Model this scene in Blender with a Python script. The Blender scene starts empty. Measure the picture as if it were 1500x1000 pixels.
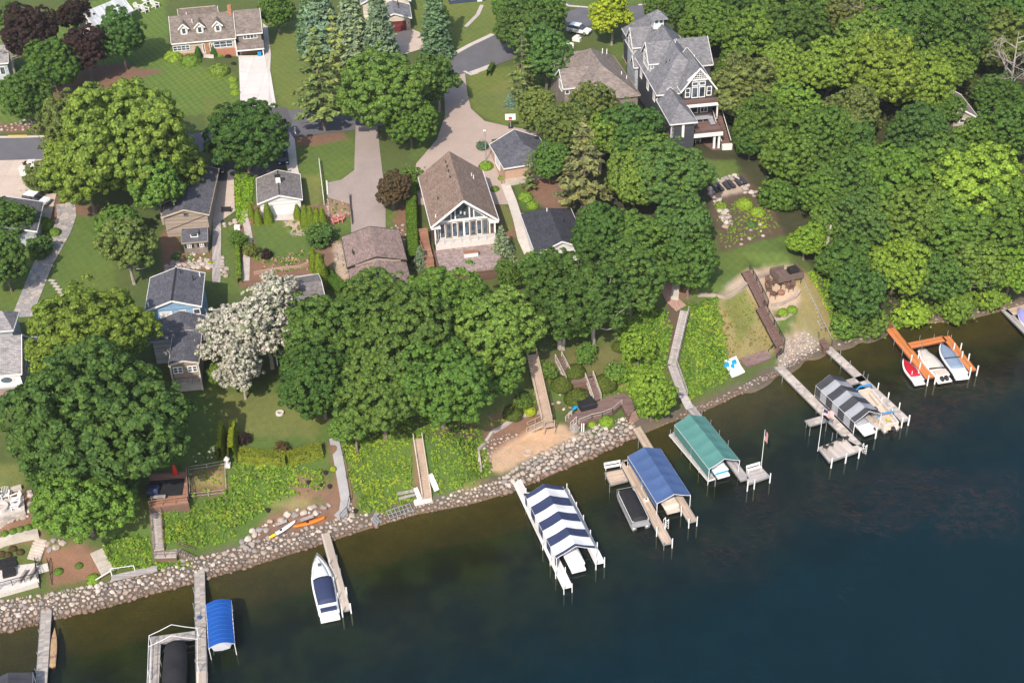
import bpy, bmesh, math, random
import numpy as np
from mathutils import Vector, Matrix
from mathutils.geometry import delaunay_2d_cdt
random.seed(7); RNG = np.random.default_rng(7)
R = math.radians
SC = bpy.context.scene; COL = SC.collection

# ------------------------------------------------------------------ camera (solved from the photograph's vanishing points)
FPX, CX, CY, HC = 2000.0, 750.0, 500.0, 120.0
_n = np.array([837 - CX, 3310 - CY, FPX]); UPC = -_n / np.linalg.norm(_n)       # world up in camera (x right, y down, z forward)
FWC = np.array([0, 0, 1.0]) - UPC[2] * UPC; FWC /= np.linalg.norm(FWC)          # world Y in camera
RTC = np.cross(FWC, UPC)                                                        # world X in camera
if RTC[0] < 0: RTC = -RTC
M_CW = np.array([RTC, FWC, UPC])                                                # camera -> world
CAM = np.array([0, 0, HC])
def ray(px, py): return M_CW @ np.array([px - CX, py - CY, FPX])
def P(px, py, z=0.0):
    d = ray(px, py); t = (z - HC) / d[2]
    return Vector((d[0] * t, d[1] * t, z))
def proj(p):
    q = M_CW.T @ (np.array(p, float) - CAM)
    return (CX + FPX * q[0] / q[2], CY + FPX * q[1] / q[2])
def pxm(p):                                   # pixels per metre at a world point
    return FPX / float((M_CW.T @ (np.array(p, float) - CAM))[2])

cam = bpy.data.cameras.new('camera'); co = bpy.data.objects.new('camera', cam); COL.objects.link(co)
cam.sensor_width = 36; cam.lens = FPX / 1500 * 36; cam.clip_start = 1; cam.clip_end = 6000
mr = Matrix(((M_CW[0][0], -M_CW[0][1], -M_CW[0][2]), (M_CW[1][0], -M_CW[1][1], -M_CW[1][2]), (M_CW[2][0], -M_CW[2][1], -M_CW[2][2])))
co.matrix_world = Matrix.Translation((0, 0, HC)) @ mr.to_4x4()
SC.camera = co

# ------------------------------------------------------------------ terrain
SHORE = [(-260, 985), (-100, 950), (0, 927), (76, 907), (149, 890), (220, 869), (285, 852), (375, 826), (420, 812), (468, 796), (534, 774), (614, 750),
         (660, 742), (707, 731), (750, 718), (790, 701), (862, 671), (930, 638), (975, 620), (1000, 611), (1040, 597), (1090, 573), (1140, 547), (1180, 524),
         (1215, 508), (1260, 498), (1310, 477), (1360, 472), (1420, 466), (1470, 453), (1500, 443), (1620, 405), (1800, 350)]
SHW = [P(x, y, 0) for x, y in SHORE]
TP = []                                                                        # (x, y, z) control points
def ctl(px, py, z): p = P(px, py, z); TP.append((p.x, p.y, z))
for i, p in enumerate(SHW):
    a = SHW[max(0, i - 1)]; b = SHW[min(len(SHW) - 1, i + 1)]
    t = (b - a).normalized(); n = Vector((t.y, -t.x, 0))                         # towards the lake
    TP.append((p.x, p.y, 0))
    for d, z in ((3, -.7), (9, -1.7), (20, -3.0), (45, -6.0)): TP.append((p.x + n.x * d, p.y + n.y * d, z))
for q in ((0, 92, 0, 88, 4), ):pass
CT = '''-100 905 1.3;0 880 1.3;75 872 1.3;150 858 1.2;232 838 1.2;285 822 1.2;375 794 1.2;468 770 1.2;530 757 1.1;610 737 .9;660 728 .9;707 716 .9;748 690 1.5;801 662 1.5;844 640 1.6;880 624 1.6;921 614 1.5
965 604 .8;1010 590 .8;1040 578 .8;1090 558 .8;1140 533 .8;1185 512 .8;1225 500 .7;1265 488 .8;1310 466 .8;1360 462 .8;1420 455 .8;1470 442 .8;1510 432 .8
-80 868 1.6;0 858 1.9;60 850 1.9;72 826 2.1;0 835 2.1;110 838 1.9;150 835 1.9;185 815 2.2;240 822 1.7;290 800 1.8;325 795 1.5;380 765 2.1;355 790 1.6;400 770 1.6;470 757 1.6;520 748 1.6;600 728 1.4;640 722 1.4
60 800 3.2;0 812 3.3;115 795 3.6;160 785 3.6;0 792 4.0;50 778 4.2;0 782 5.2;45 768 5.3;75 790 4.2;10 755 6.2;45 745 6.4;-60 760 6.2;100 770 4.8
10 735 7;38 730 7;35 710 7.1;0 690 7.3;100 700 6.8;-80 700 7.4;160 760 4.6;200 780 3.6;200 720 6.4
222 742 6;270 735 6;230 690 6.6;275 685 6.6;330 722 5;330 685 6.7;250 780 3.9;310 760 3.6;370 745 3.1;430 735 3.2;400 720 4.4;360 690 6;430 685 6.4;490 655 6.9;480 690 5.3;500 725 2.6;460 748 2
340 655 7.2;400 645 7.3;470 635 7.2;400 600 7.6;300 600 7.8;520 640 6.8;560 640 6.6;550 700 3.4;540 735 1.9;612 645 6.6;615 690 3.9;660 640 6;680 690 3.2;700 705 1.7;640 600 7.6;560 590 7.8;480 600 7.6
705 655 2.2;725 630 2.6;715 680 1.5;760 640 1.5;800 640 1.5;840 620 1.5;780 615 2.2;740 600 4;720 605 4.6;690 620 5.2;750 560 6.4;770 515 8.6;700 560 7.6;815 590 2.4;805 560 4.8;830 530 6.4;855 590 1.9;900 595 1.9;925 585 1.8;850 548 4.8;870 570 2.9;880 540 4.6;910 560 2.8;900 505 7
950 590 1.3;950 550 3.2;955 510 5.6;955 475 7.4;920 470 8.2;985 560 2.2;990 510 5.2;1000 450 8;985 420 9;960 400 9.4;1020 560 1.8;1040 520 3.8;1035 470 6.4;1020 440 8;1060 540 2
1090 530 1.4;1065 545 1.1;1110 525 1.4;1090 490 4;1080 460 5.8;1060 440 7.8;1100 430 7.6;1020 425 9.2;1060 415 9.2;1100 395 9.2;1150 372 9.6;1130 350 9.8;1080 370 9.6;1040 400 9.4
1140 405 7.4;1160 420 7;1125 425 6.8;1150 448 5.6;1135 470 4.4;1170 470 4;1130 500 2.2;1160 510 1.4;1190 480 3;1200 440 5.2;1180 405 7.6;1165 388 8.8;1215 470 2.8;1225 430 4.6;1240 480 1.8
1200 380 8;1260 440 4;1300 440 2.6;1290 400 5;1350 430 3;1420 420 3;1480 405 3.2;1560 380 3;1400 370 6;1300 340 9;1500 340 6.6
1060 300 11.4;1070 280 12;1085 265 12.2;1040 300 11.2;1110 320 10.6;1140 300 10.6;1050 245 13.2;1030 225 13.4;1100 240 12.8;1200 260 12;1300 250 12.4;1420 250 12;1500 250 11.6;1640 250 11
1000 330 10.8;960 330 10.8;900 400 9.8;860 420 9.8;800 420 9.6;860 340 10.6;800 370 10;745 380 9.4;690 400 8.6;735 330 10.6;770 290 11;700 320 10.6;620 390 9.4;600 340 10.6;550 370 10.2;540 300 11.4;540 230 12.2;620 240 12.2;680 190 12.4;740 230 12.2;760 185 12.5;640 300 10.8
470 420 8.6;400 420 8.8;440 390 9.4;400 330 10.4;450 330 10.4;410 300 10.8;350 330 10.2;320 380 9.6;260 380 9.6;260 330 10.6;330 280 11.2;250 470 8.8;260 570 8;280 500 8.4;200 440 8.8;340 450 8.6;180 500 8.6;60 560 7.8;0 560 7.8;0 620 7.6;130 600 7.6;60 470 9;110 400 9.6;100 330 10.6;30 330 11;30 280 11.8;30 215 12.4;200 300 11;430 180 12.6;470 215 12.3;390 250 12;300 210 12.3
690 90 13.2;640 110 13;720 130 12.8;850 30 14;950 10 14.2;870 120 13;960 130 13.2;1000 180 13;1080 150 13;1200 150 13.5;1300 150 13.5;1400 150 13.2;1500 150 12.8;1640 150 12
378 80 13.1;355 80 13.1;346 86 13.3;365 105 13;400 80 13.4;260 80 14;320 90 14;200 150 13.2;250 170 12.9;90 100 13;20 150 12.8;-80 215 12.4;-80 330 11;-80 500 9;-100 600 8;600 60 14;690 30 14.4;690 10 14.8;550 80 13.6;470 100 13.4;150 40 14;0 40 13.6;-100 100 13
0 -60 15;300 -60 16;600 -60 16;900 -60 16;1200 -60 16;1500 -60 15;1200 30 15;1400 30 15;1640 0 14;-150 -60 14.5'''
for ln in CT.split('\n'):
    for e in ln.split(';'):
        a, b, c = map(float, e.split()); ctl(a, b, c)
for x, y, z in ((-500, 200, 9), (-500, 600, 20), (0, 700, 22), (500, 700, 22), (500, 330, 10), (-500, 60, -8), (0, 40, -8), (500, 60, -8), (200, 120, -8), (-200, 70, -8), (260, 200, -3), (260, 260, 6)):
    TP.append((x, y, z))
tp = np.array(TP)
_v, _e, _f, *_o = delaunay_2d_cdt([Vector((a, b)) for a, b in tp[:, :2]], [], [], 0, 1e-4)
_ov = _o[0]
tv = np.array([(v.x, v.y, tp[_ov[i][0], 2]) for i, v in enumerate(_v)])
GX0, GY0, GS = -130.0, 66.0, 0.5
NX, NY = 541, 500
xs = GX0 + GS * np.arange(NX); ys = GY0 + GS * np.arange(NY)
ZG = np.full((NY, NX), -8.0)
for f in _f:
    t = tv[list(f)]
    i0 = max(0, int((t[:, 0].min() - GX0) / GS)); i1 = min(NX - 1, int((t[:, 0].max() - GX0) / GS) + 1)
    j0 = max(0, int((t[:, 1].min() - GY0) / GS)); j1 = min(NY - 1, int((t[:, 1].max() - GY0) / GS) + 1)
    if i1 < i0 or j1 < j0: continue
    X, Y = np.meshgrid(xs[i0:i1 + 1], ys[j0:j1 + 1])
    (x1, y1, z1), (x2, y2, z2), (x3, y3, z3) = t
    D = (y2 - y3) * (x1 - x3) + (x3 - x2) * (y1 - y3)
    if abs(D) < 1e-9: continue
    a = ((y2 - y3) * (X - x3) + (x3 - x2) * (Y - y3)) / D; b = ((y3 - y1) * (X - x3) + (x1 - x3) * (Y - y3)) / D; c = 1 - a - b
    m = (a > -1e-6) & (b > -1e-6) & (c > -1e-6)
    ZG[j0:j1 + 1, i0:i1 + 1][m] = (a * z1 + b * z2 + c * z3)[m]
def blur(A, n):
    for _ in range(n):
        B = np.pad(A, 1, mode='edge'); A = (B[1:-1, 1:-1] * 2 + B[:-2, 1:-1] + B[2:, 1:-1] + B[1:-1, :-2] + B[1:-1, 2:]) / 6
    return A
ZG = blur(ZG, 3)
def GZ(x, y):
    u = min(max((x - GX0) / GS, 0), NX - 1.001); v = min(max((y - GY0) / GS, 0), NY - 1.001)
    i, j = int(u), int(v); u -= i; v -= j
    return float((ZG[j, i] * (1 - u) + ZG[j, i + 1] * u) * (1 - v) + (ZG[j + 1, i] * (1 - u) + ZG[j + 1, i + 1] * u) * v)
def GZA(x, y):
    u = np.clip((x - GX0) / GS, 0, NX - 1.001); v = np.clip((y - GY0) / GS, 0, NY - 1.001)
    i = u.astype(int); j = v.astype(int); u = u - i; v = v - j
    return (ZG[j, i] * (1 - u) + ZG[j, i + 1] * u) * (1 - v) + (ZG[j + 1, i] * (1 - u) + ZG[j + 1, i + 1] * u) * v
def G(px, py, dz=0.0):                        # pixel -> terrain
    d = ray(px, py); d = d / np.linalg.norm(d)
    t = (HC - 18) / -d[2]
    while True:
        p = CAM + d * t
        if p[2] < GZ(p[0], p[1]) + dz or p[2] < -9: break
        t += .5
    a, b = t - .5, t
    for _ in range(14):
        m = (a + b) / 2; p = CAM + d * m
        if p[2] < GZ(p[0], p[1]) + dz: b = m
        else: a = m
    p = CAM + d * b
    return Vector(p)

# ------------------------------------------------------------------ materials
def nt(name):
    m = bpy.data.materials.new(name); m.use_nodes = True; t = m.node_tree
    b = t.nodes['Principled BSDF']
    return m, t, b
def N(t, typ, **kw):
    n = t.nodes.new(typ)
    for k, v in kw.items():
        if k.startswith('i_'):
            key = k[2:]; n.inputs[int(key) if key.isdigit() else key.replace('_', ' ')].default_value = v
        else: setattr(n, k, v)
    return n
def mixc(t, fac, a, b, typ='MIX'):
    n = t.nodes.new('ShaderNodeMix'); n.data_type = 'RGBA'; n.blend_type = typ
    for k, v in ((0, fac), (6, a), (7, b)):
        if hasattr(v, 'is_output'): t.links.new(v, n.inputs[k])
        elif k == 0: n.inputs[0].default_value = v
        else: n.inputs[k].default_value = (*v, 1) if len(v) == 3 else v
    return n.outputs[2]
def mrange(t, v, a, b, c=0., d=1.):
    n = N(t, 'ShaderNodeMapRange'); n.inputs[1].default_value = a; n.inputs[2].default_value = b; n.inputs[3].default_value = c; n.inputs[4].default_value = d
    t.links.new(v, n.inputs[0]); return n.outputs[0]
def noise(t, vec, scale, detail=4, rough=.6):
    n = N(t, 'ShaderNodeTexNoise'); n.inputs['Scale'].default_value = scale; n.inputs['Detail'].default_value = detail; n.inputs['Roughness'].default_value = rough
    if vec is not None: t.links.new(vec, n.inputs['Vector'])
    return n.outputs['Fac']
def surf(name, c, rough=.7, var=.25, ns=1.2, fine=9., tex=None, tw=.9, th=.2, mortar=.02, mcol=None, spec=.3, metal=0, bump=.0):
    """plain weathered surface: base colour broken by two noises; tex='brick' lays courses in the faces' metre UVs"""
    m, t, b = nt(name)
    co = N(t, 'ShaderNodeTexCoord'); ge = N(t, 'ShaderNodeNewGeometry')
    f1 = noise(t, ge.outputs['Position'], ns, 5, .65); f2 = noise(t, ge.outputs['Position'], fine, 3, .6)
    col = mixc(t, mrange(t, f1, .3, .7), tuple(x * (1 - var) for x in c), tuple(min(1, x * (1 + var)) for x in c))
    col = mixc(t, mrange(t, f2, .3, .7, 0, .35 + var * .6), col, tuple(x * .55 for x in c))
    if tex == 'brick':
        br = N(t, 'ShaderNodeTexBrick'); br.inputs['Scale'].default_value = 1; br.inputs['Brick Width'].default_value = tw; br.inputs['Row Height'].default_value = th
        br.inputs['Mortar Size'].default_value = mortar; br.inputs['Color1'].default_value = (.72, .72, .72, 1); br.inputs['Color2'].default_value = (1.2, 1.2, 1.2, 1)
        if tw == th: br.offset = 0; br.inputs['Color1'].default_value = (.93, .93, .93, 1); br.inputs['Color2'].default_value = (1.06, 1.05, 1.04, 1)
        k = mcol if mcol else (.45, .45, .45); br.inputs['Mortar'].default_value = (*k, 1); br.inputs['Mortar Smooth'].default_value = .3
        t.links.new(co.outputs['UV'], br.inputs['Vector'])
        col = mixc(t, 1.0, col, br.outputs['Color'], 'MULTIPLY')
    t.links.new(col, b.inputs['Base Color']); b.inputs['Roughness'].default_value = rough; b.inputs['Specular IOR Level'].default_value = spec; b.inputs['Metallic'].default_value = metal
    if bump:
        bp = N(t, 'ShaderNodeBump'); bp.inputs['Strength'].default_value = bump; bp.inputs['Distance'].default_value = .05
        t.links.new(f1 if 'canvas' in name or 'fabric' in name else f2, bp.inputs['Height']); t.links.new(bp.outputs[0], b.inputs['Normal'])
    return m
def stones_mat(name, cols, scale=1.4, gap=.05, gcol=(.09, .08, .07)):
    """irregular flat stones (voronoi cells) with dark joints"""
    m, t, b = nt(name); ge = N(t, 'ShaderNodeNewGeometry')
    v = N(t, 'ShaderNodeTexVoronoi'); v.inputs['Scale'].default_value = scale; t.links.new(ge.outputs['Position'], v.inputs['Vector'])
    e = N(t, 'ShaderNodeTexVoronoi', feature='DISTANCE_TO_EDGE'); e.inputs['Scale'].default_value = scale; t.links.new(ge.outputs['Position'], e.inputs['Vector'])
    r = N(t, 'ShaderNodeValToRGB'); r.color_ramp.interpolation = 'CONSTANT'
    sep = N(t, 'ShaderNodeSeparateColor'); t.links.new(v.outputs['Color'], sep.inputs[0]); t.links.new(sep.outputs[0], r.inputs[0])
    while len(r.color_ramp.elements) < len(cols): r.color_ramp.elements.new(.5)
    for i, c in enumerate(cols): r.color_ramp.elements[i].position = i / len(cols); r.color_ramp.elements[i].color = (*c, 1)
    col = mixc(t, mrange(t, noise(t, ge.outputs['Position'], 5), .3, .7, 0, .4), r.outputs[0], (.12, .11, .1))
    col = mixc(t, mrange(t, e.outputs['Distance'], 0, gap, 1, 0), col, gcol)
    t.links.new(col, b.inputs['Base Color']); b.inputs['Roughness'].default_value = .85
    return m
def leaf_mat(name, trans=.3, pale=False, wild=False):
    m, t, b = nt(name); oi = N(t, 'ShaderNodeObjectInfo'); ge = N(t, 'ShaderNodeNewGeometry')
    rnd = ge.outputs['Random Per Island']
    c1 = mixc(t, mrange(t, rnd, 0, 1, 0, 1), (.7, .7, .7), (1.35, 1.33, 1.3)) if pale else mixc(t, mrange(t, rnd, 0, 1, 0, 1), (.92, 1.0, .80), (2.62, 2.62, 1.75))
    if pale: c1 = mixc(t, mrange(t, rnd, .70, .72), c1, (.34, .46, .24))
    col = mixc(t, 1.0, oi.outputs['Color'], c1, 'MULTIPLY')
    big = noise(t, ge.outputs['Position'], .5, 5, .7)
    col = mixc(t, mrange(t, big, .38, .62, 0, .75), col, mixc(t, 1.0, col, (1.08, 1.03, .95) if pale else (1.22, 1.10, .80), 'MULTIPLY'))
    if wild:
        w = noise(t, ge.outputs['Position'], .55, 5, .75); col = mixc(t, mrange(t, w, .36, .5), mixc(t, 1., col, (.58, .68, .68), 'MULTIPLY'), col); col = mixc(t, mrange(t, w, .52, .66), col, mixc(t, 1., col, (1.55, 1.22, .95), 'MULTIPLY'))
        col = mixc(t, mrange(t, rnd, .90, .91, 0, .8), col, (.24, .18, .08))
    t.links.new(col, b.inputs['Base Color']); b.inputs['Roughness'].default_value = .7; b.inputs['Specular IOR Level'].default_value = .1
    tr = N(t, 'ShaderNodeBsdfTranslucent'); t.links.new(mixc(t, 1.0, col, (1.1, 1.25, .5), 'MULTIPLY'), tr.inputs['Color'])
    mx = N(t, 'ShaderNodeMixShader'); mx.inputs[0].default_value = trans
    t.links.new(b.outputs[0], mx.inputs[1]); t.links.new(tr.outputs[0], mx.inputs[2])
    t.links.new(mx.outputs[0], t.nodes['Material Output'].inputs['Surface'])
    return m
def glass_mat(name, c=(.02, .03, .04)):
    m, t, b = nt(name); ge = N(t, 'ShaderNodeNewGeometry')
    t.links.new(mixc(t, mrange(t, noise(t, ge.outputs['Position'], .9, 2), .4, .6), c, tuple(min(1, x * 3 + .02) for x in c)), b.inputs['Base Color'])
    b.inputs['Roughness'].default_value = .08; b.inputs['Specular IOR Level'].default_value = .8
    return m
MT = {}
def mats():
    W = surf
    MT['white'] = W('white_paint', (.72, .71, .68), .5, .06, .8)
    MT['whitemetal'] = W('white_metal', (.68, .68, .67), .35, .05)
    MT['alu'] = W('aluminium', (.42, .43, .43), .4, .12, 2, metal=.5)
    MT['trim'] = W('white_trim', (.70, .69, .66), .5, .05)
    MT['dark'] = W('dark_metal', (.03, .028, .027), .5, .2)
    MT['black'] = W('black_fabric', (.018, .018, .02), .75, .35, 2.2, bump=.35)
    MT['roof_brown'] = W('brown_shingles', (.245, .172, .132), .9, .22, .9, 6, 'brick', .5, .22, .02)
    MT['roof_cape'] = W('taupe_shingles', (.20, .165, .142), .9, .22, .9, 6, 'brick', .5, .22, .02)
    MT['roof_garage'] = W('rosy_brown_shingles', (.27, .192, .166), .9, .22, .9, 6, 'brick', .5, .22, .02)
    MT['roof_taupe'] = W('taupe_cedar_shingles', (.23, .19, .165), .9, .22, .9, 6, 'brick', .5, .22, .02)
    MT['roof_gray'] = W('gray_shingles', (.19, .188, .198), .9, .22, .9, 6, 'brick', .5, .22, .02)
    MT['roof_slate'] = W('slate_shingles', (.105, .105, .122), .9, .22, .9, 6, 'brick', .5, .22, .02)
    MT['roof_dark'] = W('charcoal_shingles', (.05, .051, .062), .9, .22, .9, 6, 'brick', .5, .22, .02)
    MT['roof_old'] = W('weathered_gray_shingles', (.205, .185, .178), .9, .3, .9, 4, 'brick', .4, .24, .03)
    MT['roof_pale'] = W('pale_gray_shingles', (.27, .255, .26), .9, .22, .9, 6, 'brick', .5, .22, .02)
    MT['roof_white'] = W('pale_metal_roof', (.55, .57, .58), .4, .06, .6, 6, 'brick', .45, 30, .03)
    MT['sid_blue'] = W('blue_clapboard', (.22, .36, .52), .6, .08, .8, 6, 'brick', 30, .16, .02, (.6, .6, .6))
    MT['sid_white'] = W('white_clapboard', (.72, .71, .69), .6, .04, .8, 6, 'brick', 30, .16, .012, (.75, .75, .75))
    MT['sid_tan'] = W('tan_clapboard', (.36, .29, .23), .6, .08, .8, 6, 'brick', 30, .16, .02, (.6, .6, .6))
    MT['sid_beige'] = W('beige_clapboard', (.50, .40, .31), .6, .06, .8, 6, 'brick', 30, .16, .015, (.7, .7, .7))
    MT['sid_graybrown'] = W('graybrown_shakes', (.25, .21, .185), .7, .1, .8, 6, 'brick', .4, .2, .02, (.6, .6, .6))
    MT['sid_dark'] = W('charcoal_clapboard', (.06, .063, .075), .7, .12, .8, 6, 'brick', 30, .16, .02, (.5, .5, .5))
    MT['sid_navy'] = W('navy_clapboard', (.045, .065, .115), .6, .1, .8, 6, 'brick', 30, .16, .02, (.6, .6, .6))
    MT['sid_cream'] = W('cream_clapboard', (.62, .55, .45), .6, .05, .8, 6, 'brick', 30, .16, .012, (.75, .75, .75))
    MT['sid_gray'] = W('pale_gray_clapboard', (.40, .42, .45), .6, .06, .8, 6, 'brick', 30, .16, .015, (.7, .7, .7))
    MT['sid_brown'] = W('brown_boards', (.15, .09, .065), .7, .15, .8, 6, 'brick', 30, .16, .02, (.5, .5, .5))
    MT['brick'] = W('red_brick', (.36, .16, .10), .85, .15, 1.5, 6, 'brick', .3, .1, .012, (1.2, 1.2, 1.1))
    MT['stonewall'] = stones_mat('fieldstone_wall', [(.42, .36, .31), (.5, .44, .38), (.34, .30, .28), (.46, .38, .33)], 2.2)
    MT['concrete'] = W('concrete', (.50, .455, .41), .9, .08, .35, 5, 'brick', 3, 3, .02, (.7, .7, .7))
    MT['concrete_white'] = W('pale_concrete', (.60, .56, .525), .9, .06, .35, 5, 'brick', 3, 3, .03, (.72, .7, .7))
    MT['asphalt'] = W('gray_asphalt', (.115, .112, .122), .9, .14, .35, 7)
    MT['asphalt_old'] = W('old_rosy_asphalt', (.285, .235, .208), .9, .12, .3, 6)
    MT['concrete_tan'] = W('tan_concrete', (.47, .385, .32), .9, .08, .35, 5, 'brick', 3, 3, .02, (.75, .72, .7))
    MT['tanwall'] = W('tan_wall_stone', (.35, .285, .23), .9, .18, 1, 6)
    MT['asphalt_warm'] = W('chip_seal', (.375, .295, .25), .9, .09, .3, 6)
    MT['asphalt_dark'] = W('dark_asphalt', (.09, .085, .088), .9, .14, .35, 7)
    MT['pavers'] = W('clay_pavers', (.40, .255, .20), .9, .1, .6, 6, 'brick', .3, .3, .03)
    MT['pavers_gray'] = stones_mat('rosy_terrace_pavers', [(.28, .20, .18), (.33, .25, .23), (.24, .17, .155), (.36, .27, .24)], 2.4, .03)
    MT['flag'] = stones_mat('flagstone', [(.33, .30, .28), (.40, .35, .31), (.29, .275, .27), (.44, .38, .33), (.25, .25, .26)], 1.1, .05, (.14, .13, .11))
    MT['stepstone'] = W('step_stone', (.42, .37, .33), .9, .15, 1, 6)
    MT['sand'] = W('beach_sand', (.52, .36, .255), .95, .07, .8, 5)
    MT['wood_gray'] = W('gray_deck_boards', (.36, .325, .295), .85, .12, .8, 8, 'brick', .3, 3, .012, (.7, .7, .7))
    MT['wood_tan'] = W('tan_deck_boards', (.50, .385, .29), .85, .12, .8, 8, 'brick', 4, .14, .012, (.6, .6, .6))
    MT['wood_beige'] = W('beige_dock_panel', (.50, .43, .355), .85, .06, .8, 8, 'brick', 4, .3, .012, (.75, .75, .75))
    MT['wood_stair'] = W('weathered_stair_wood', (.40, .305, .235), .85, .15, .8, 8)
    MT['wood_silver'] = W('silver_dock_boards', (.40, .365, .35), .85, .12, .8, 8, 'brick', 4, .15, .015, (.55, .55, .55))
    MT['wood_greige'] = W('greige_dock_panels', (.46, .405, .36), .85, .08, .8, 8, 'brick', .5, 4, .012, (.75, .75, .75)); MT['ramp_gray'] = W('gray_ramp_boards', (.27, .265, .27), .85, .1, .8, 8)
    MT['wood_red'] = W('rosy_brown_composite', (.19, .125, .112), .8, .1, .8, 8, 'brick', 4, .15, .012, (.6, .6, .6))
    MT['wood_brown'] = W('brown_composite', (.17, .105, .088), .8, .1, .8, 8, 'brick', 4, .15, .012, (.6, .6, .6))
    MT['tram_wood'] = W('dark_tram_boards', (.15, .105, .088), .8, .12, .8, 8)
    MT['wood_cedar'] = W('cedar_boards', (.34, .18, .115), .8, .15, .8, 8, 'brick', 4, .14, .015, (.55, .55, .55))
    MT['wood_orange'] = W('orange_stained_boards', (.58, .20, .062), .75, .07, .8, 8, 'brick', 4, .15, .01, (.65, .65, .65))
    MT['wood_dkorange'] = W('dark_stained_boards', (.22, .075, .04), .8, .12, .8, 8, 'brick', 4, .15, .01, (.65, .65, .65))
    MT['dockwhite'] = W('white_dock_panel', (.74, .73, .71), .6, .04, .8, 8, 'brick', 4, .3, .008, (.8, .8, .8))
    MT['timber'] = W('weathered_timber', (.46, .41, .35), .9, .15, .8, 7)
    MT['bark'] = W('tree_bark', (.16, .125, .10), .95, .35, 1.4, 6, bump=.5)
    MT['bark_pale'] = W('pale_bark', (.32, .28, .24), .95, .3, 1.4, 6, bump=.5)
    MT['rock'] = None
    MT['navy'] = W('navy_canvas', (.030, .042, .098), .7, .12, .8, bump=.35)
    MT['canvas_white'] = W('white_canvas', (.74, .74, .73), .6, .03, .8, bump=.35)
    MT['canvas_blue'] = W('slate_blue_canvas', (.058, .105, .235), .65, .1, .5, bump=.35)
    MT['canvas_royal'] = W('royal_blue_canvas', (.008, .078, .33), .6, .08, .6, bump=.35)
    MT['canvas_green'] = W('teal_green_canvas', (.075, .205, .185), .65, .07, .5, bump=.35)
    MT['canvas_char'] = W('charcoal_canvas', (.045, .046, .054), .7, .1, .6, bump=.35)
    MT['canvas_gray'] = W('light_gray_canvas', (.30, .31, .335), .7, .06, .6, bump=.35)
    MT['red'] = W('red_canvas', (.42, .012, .025), .6, .1, 1.2, bump=.35)
    MT['gel'] = W('white_gelcoat', (.72, .72, .71), .18, .03, .5, spec=.5)
    MT['cream'] = W('cream_canvas', (.55, .50, .44), .7, .14, 1.2, bump=.35)
    MT['bluegray'] = W('blue_gray_canvas', (.20, .26, .35), .7, .12, 1.0, bump=.35)
    MT['purple'] = W('lavender_cover', (.30, .28, .62), .6, .1, 1.)
    MT['orange'] = W('orange_plastic', (.75, .17, .015), .4, .05)
    MT['yellow'] = W('yellow_plastic', (.72, .50, .03), .4, .05)
    MT['blue'] = W('blue_plastic', (.02, .22, .52), .4, .05)
    MT['cyan'] = W('bright_blue_plastic', (.01, .30, .62), .4, .05)
    MT['redplastic'] = W('red_plastic', (.5, .03, .02), .5, .05)
    MT['cloth_pink'] = W('salmon_plastic', (.62, .22, .18), .5, .05)
    MT['maroon'] = W('dark_red_door', (.16, .032, .028), .6, .06, tex='brick', tw=30, th=.5, mortar=.02)
    MT['door_tan'] = W('cedar_door', (.42, .20, .09), .6, .08, tex='brick', tw=1.2, th=.5, mortar=.03)
    MT['stuccotan'] = W('tan_garage_wall', (.46, .30, .215), .85, .06)
    MT['glass'] = glass_mat('window_glass')
    MT['glass_tint'] = glass_mat('tinted_glass', (.012, .014, .018))
    MT['glass_pale'] = glass_mat('curtained_glass', (.5, .48, .42))
    MT['carwhite'] = W('white_car_paint', (.70, .72, .74), .15, .02, spec=.6)
    MT['carblack'] = W('dark_car_paint', (.012, .016, .025), .15, .1, spec=.6)
    MT['rubber'] = W('tyre_rubber', (.02, .02, .02), .8, .1)
    MT['driftwood'] = W('tan_wood', (.38, .25, .14), .8, .2, 2)
    MT['seat'] = W('beige_vinyl', (.56, .48, .40), .5, .08)
    MT['yellowcurb'] = W('yellow_curb_paint', (.65, .42, .04), .8, .1)
    MT['mulch'] = W('bark_mulch', (.19, .115, .085), .95, .3, 1.5, 7)
    MT['leaf'] = leaf_mat('leaves', .42); MT['weedleaf'] = leaf_mat('wild_leaves', .36, wild=True); MT['needle'] = leaf_mat('needles', .1); MT['flower'] = leaf_mat('petals', .2, True)
    m, t, b = nt('field_rock'); oi = N(t, 'ShaderNodeObjectInfo'); ge = N(t, 'ShaderNodeNewGeometry')
    r = N(t, 'ShaderNodeValToRGB')
    for _ in range(3): r.color_ramp.elements.new(.5)
    for i, c in enumerate([(.32, .265, .225), (.41, .35, .30), (.22, .20, .185), (.35, .27, .215), (.46, .41, .36)]):
        r.color_ramp.elements[i].position = i / 5; r.color_ramp.elements[i].color = (*c, 1)
    r.color_ramp.interpolation = 'CONSTANT'
    ad = N(t, 'ShaderNodeMath', operation='ADD'); t.links.new(oi.outputs['Random'], ad.inputs[0]); t.links.new(ge.outputs['Random Per Island'], ad.inputs[1])
    fr = N(t, 'ShaderNodeMath', operation='FRACT'); t.links.new(ad.outputs[0], fr.inputs[0]); t.links.new(fr.outputs[0], r.inputs[0])
    col = mixc(t, mrange(t, noise(t, ge.outputs['Position'], 3.5), .35, .7, 0, .6), r.outputs[0], (.2, .165, .145))
    sp = N(t, 'ShaderNodeSeparateXYZ'); t.links.new(ge.outputs['Position'], sp.inputs[0])
    col = mixc(t, mrange(t, sp.outputs[2], .05, .62, .9, 0), col, (.12, .058, .032))           # algae-stained band at the waterline
    t.links.new(col, b.inputs['Base Color']); b.inputs['Roughness'].default_value = .9
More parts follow.
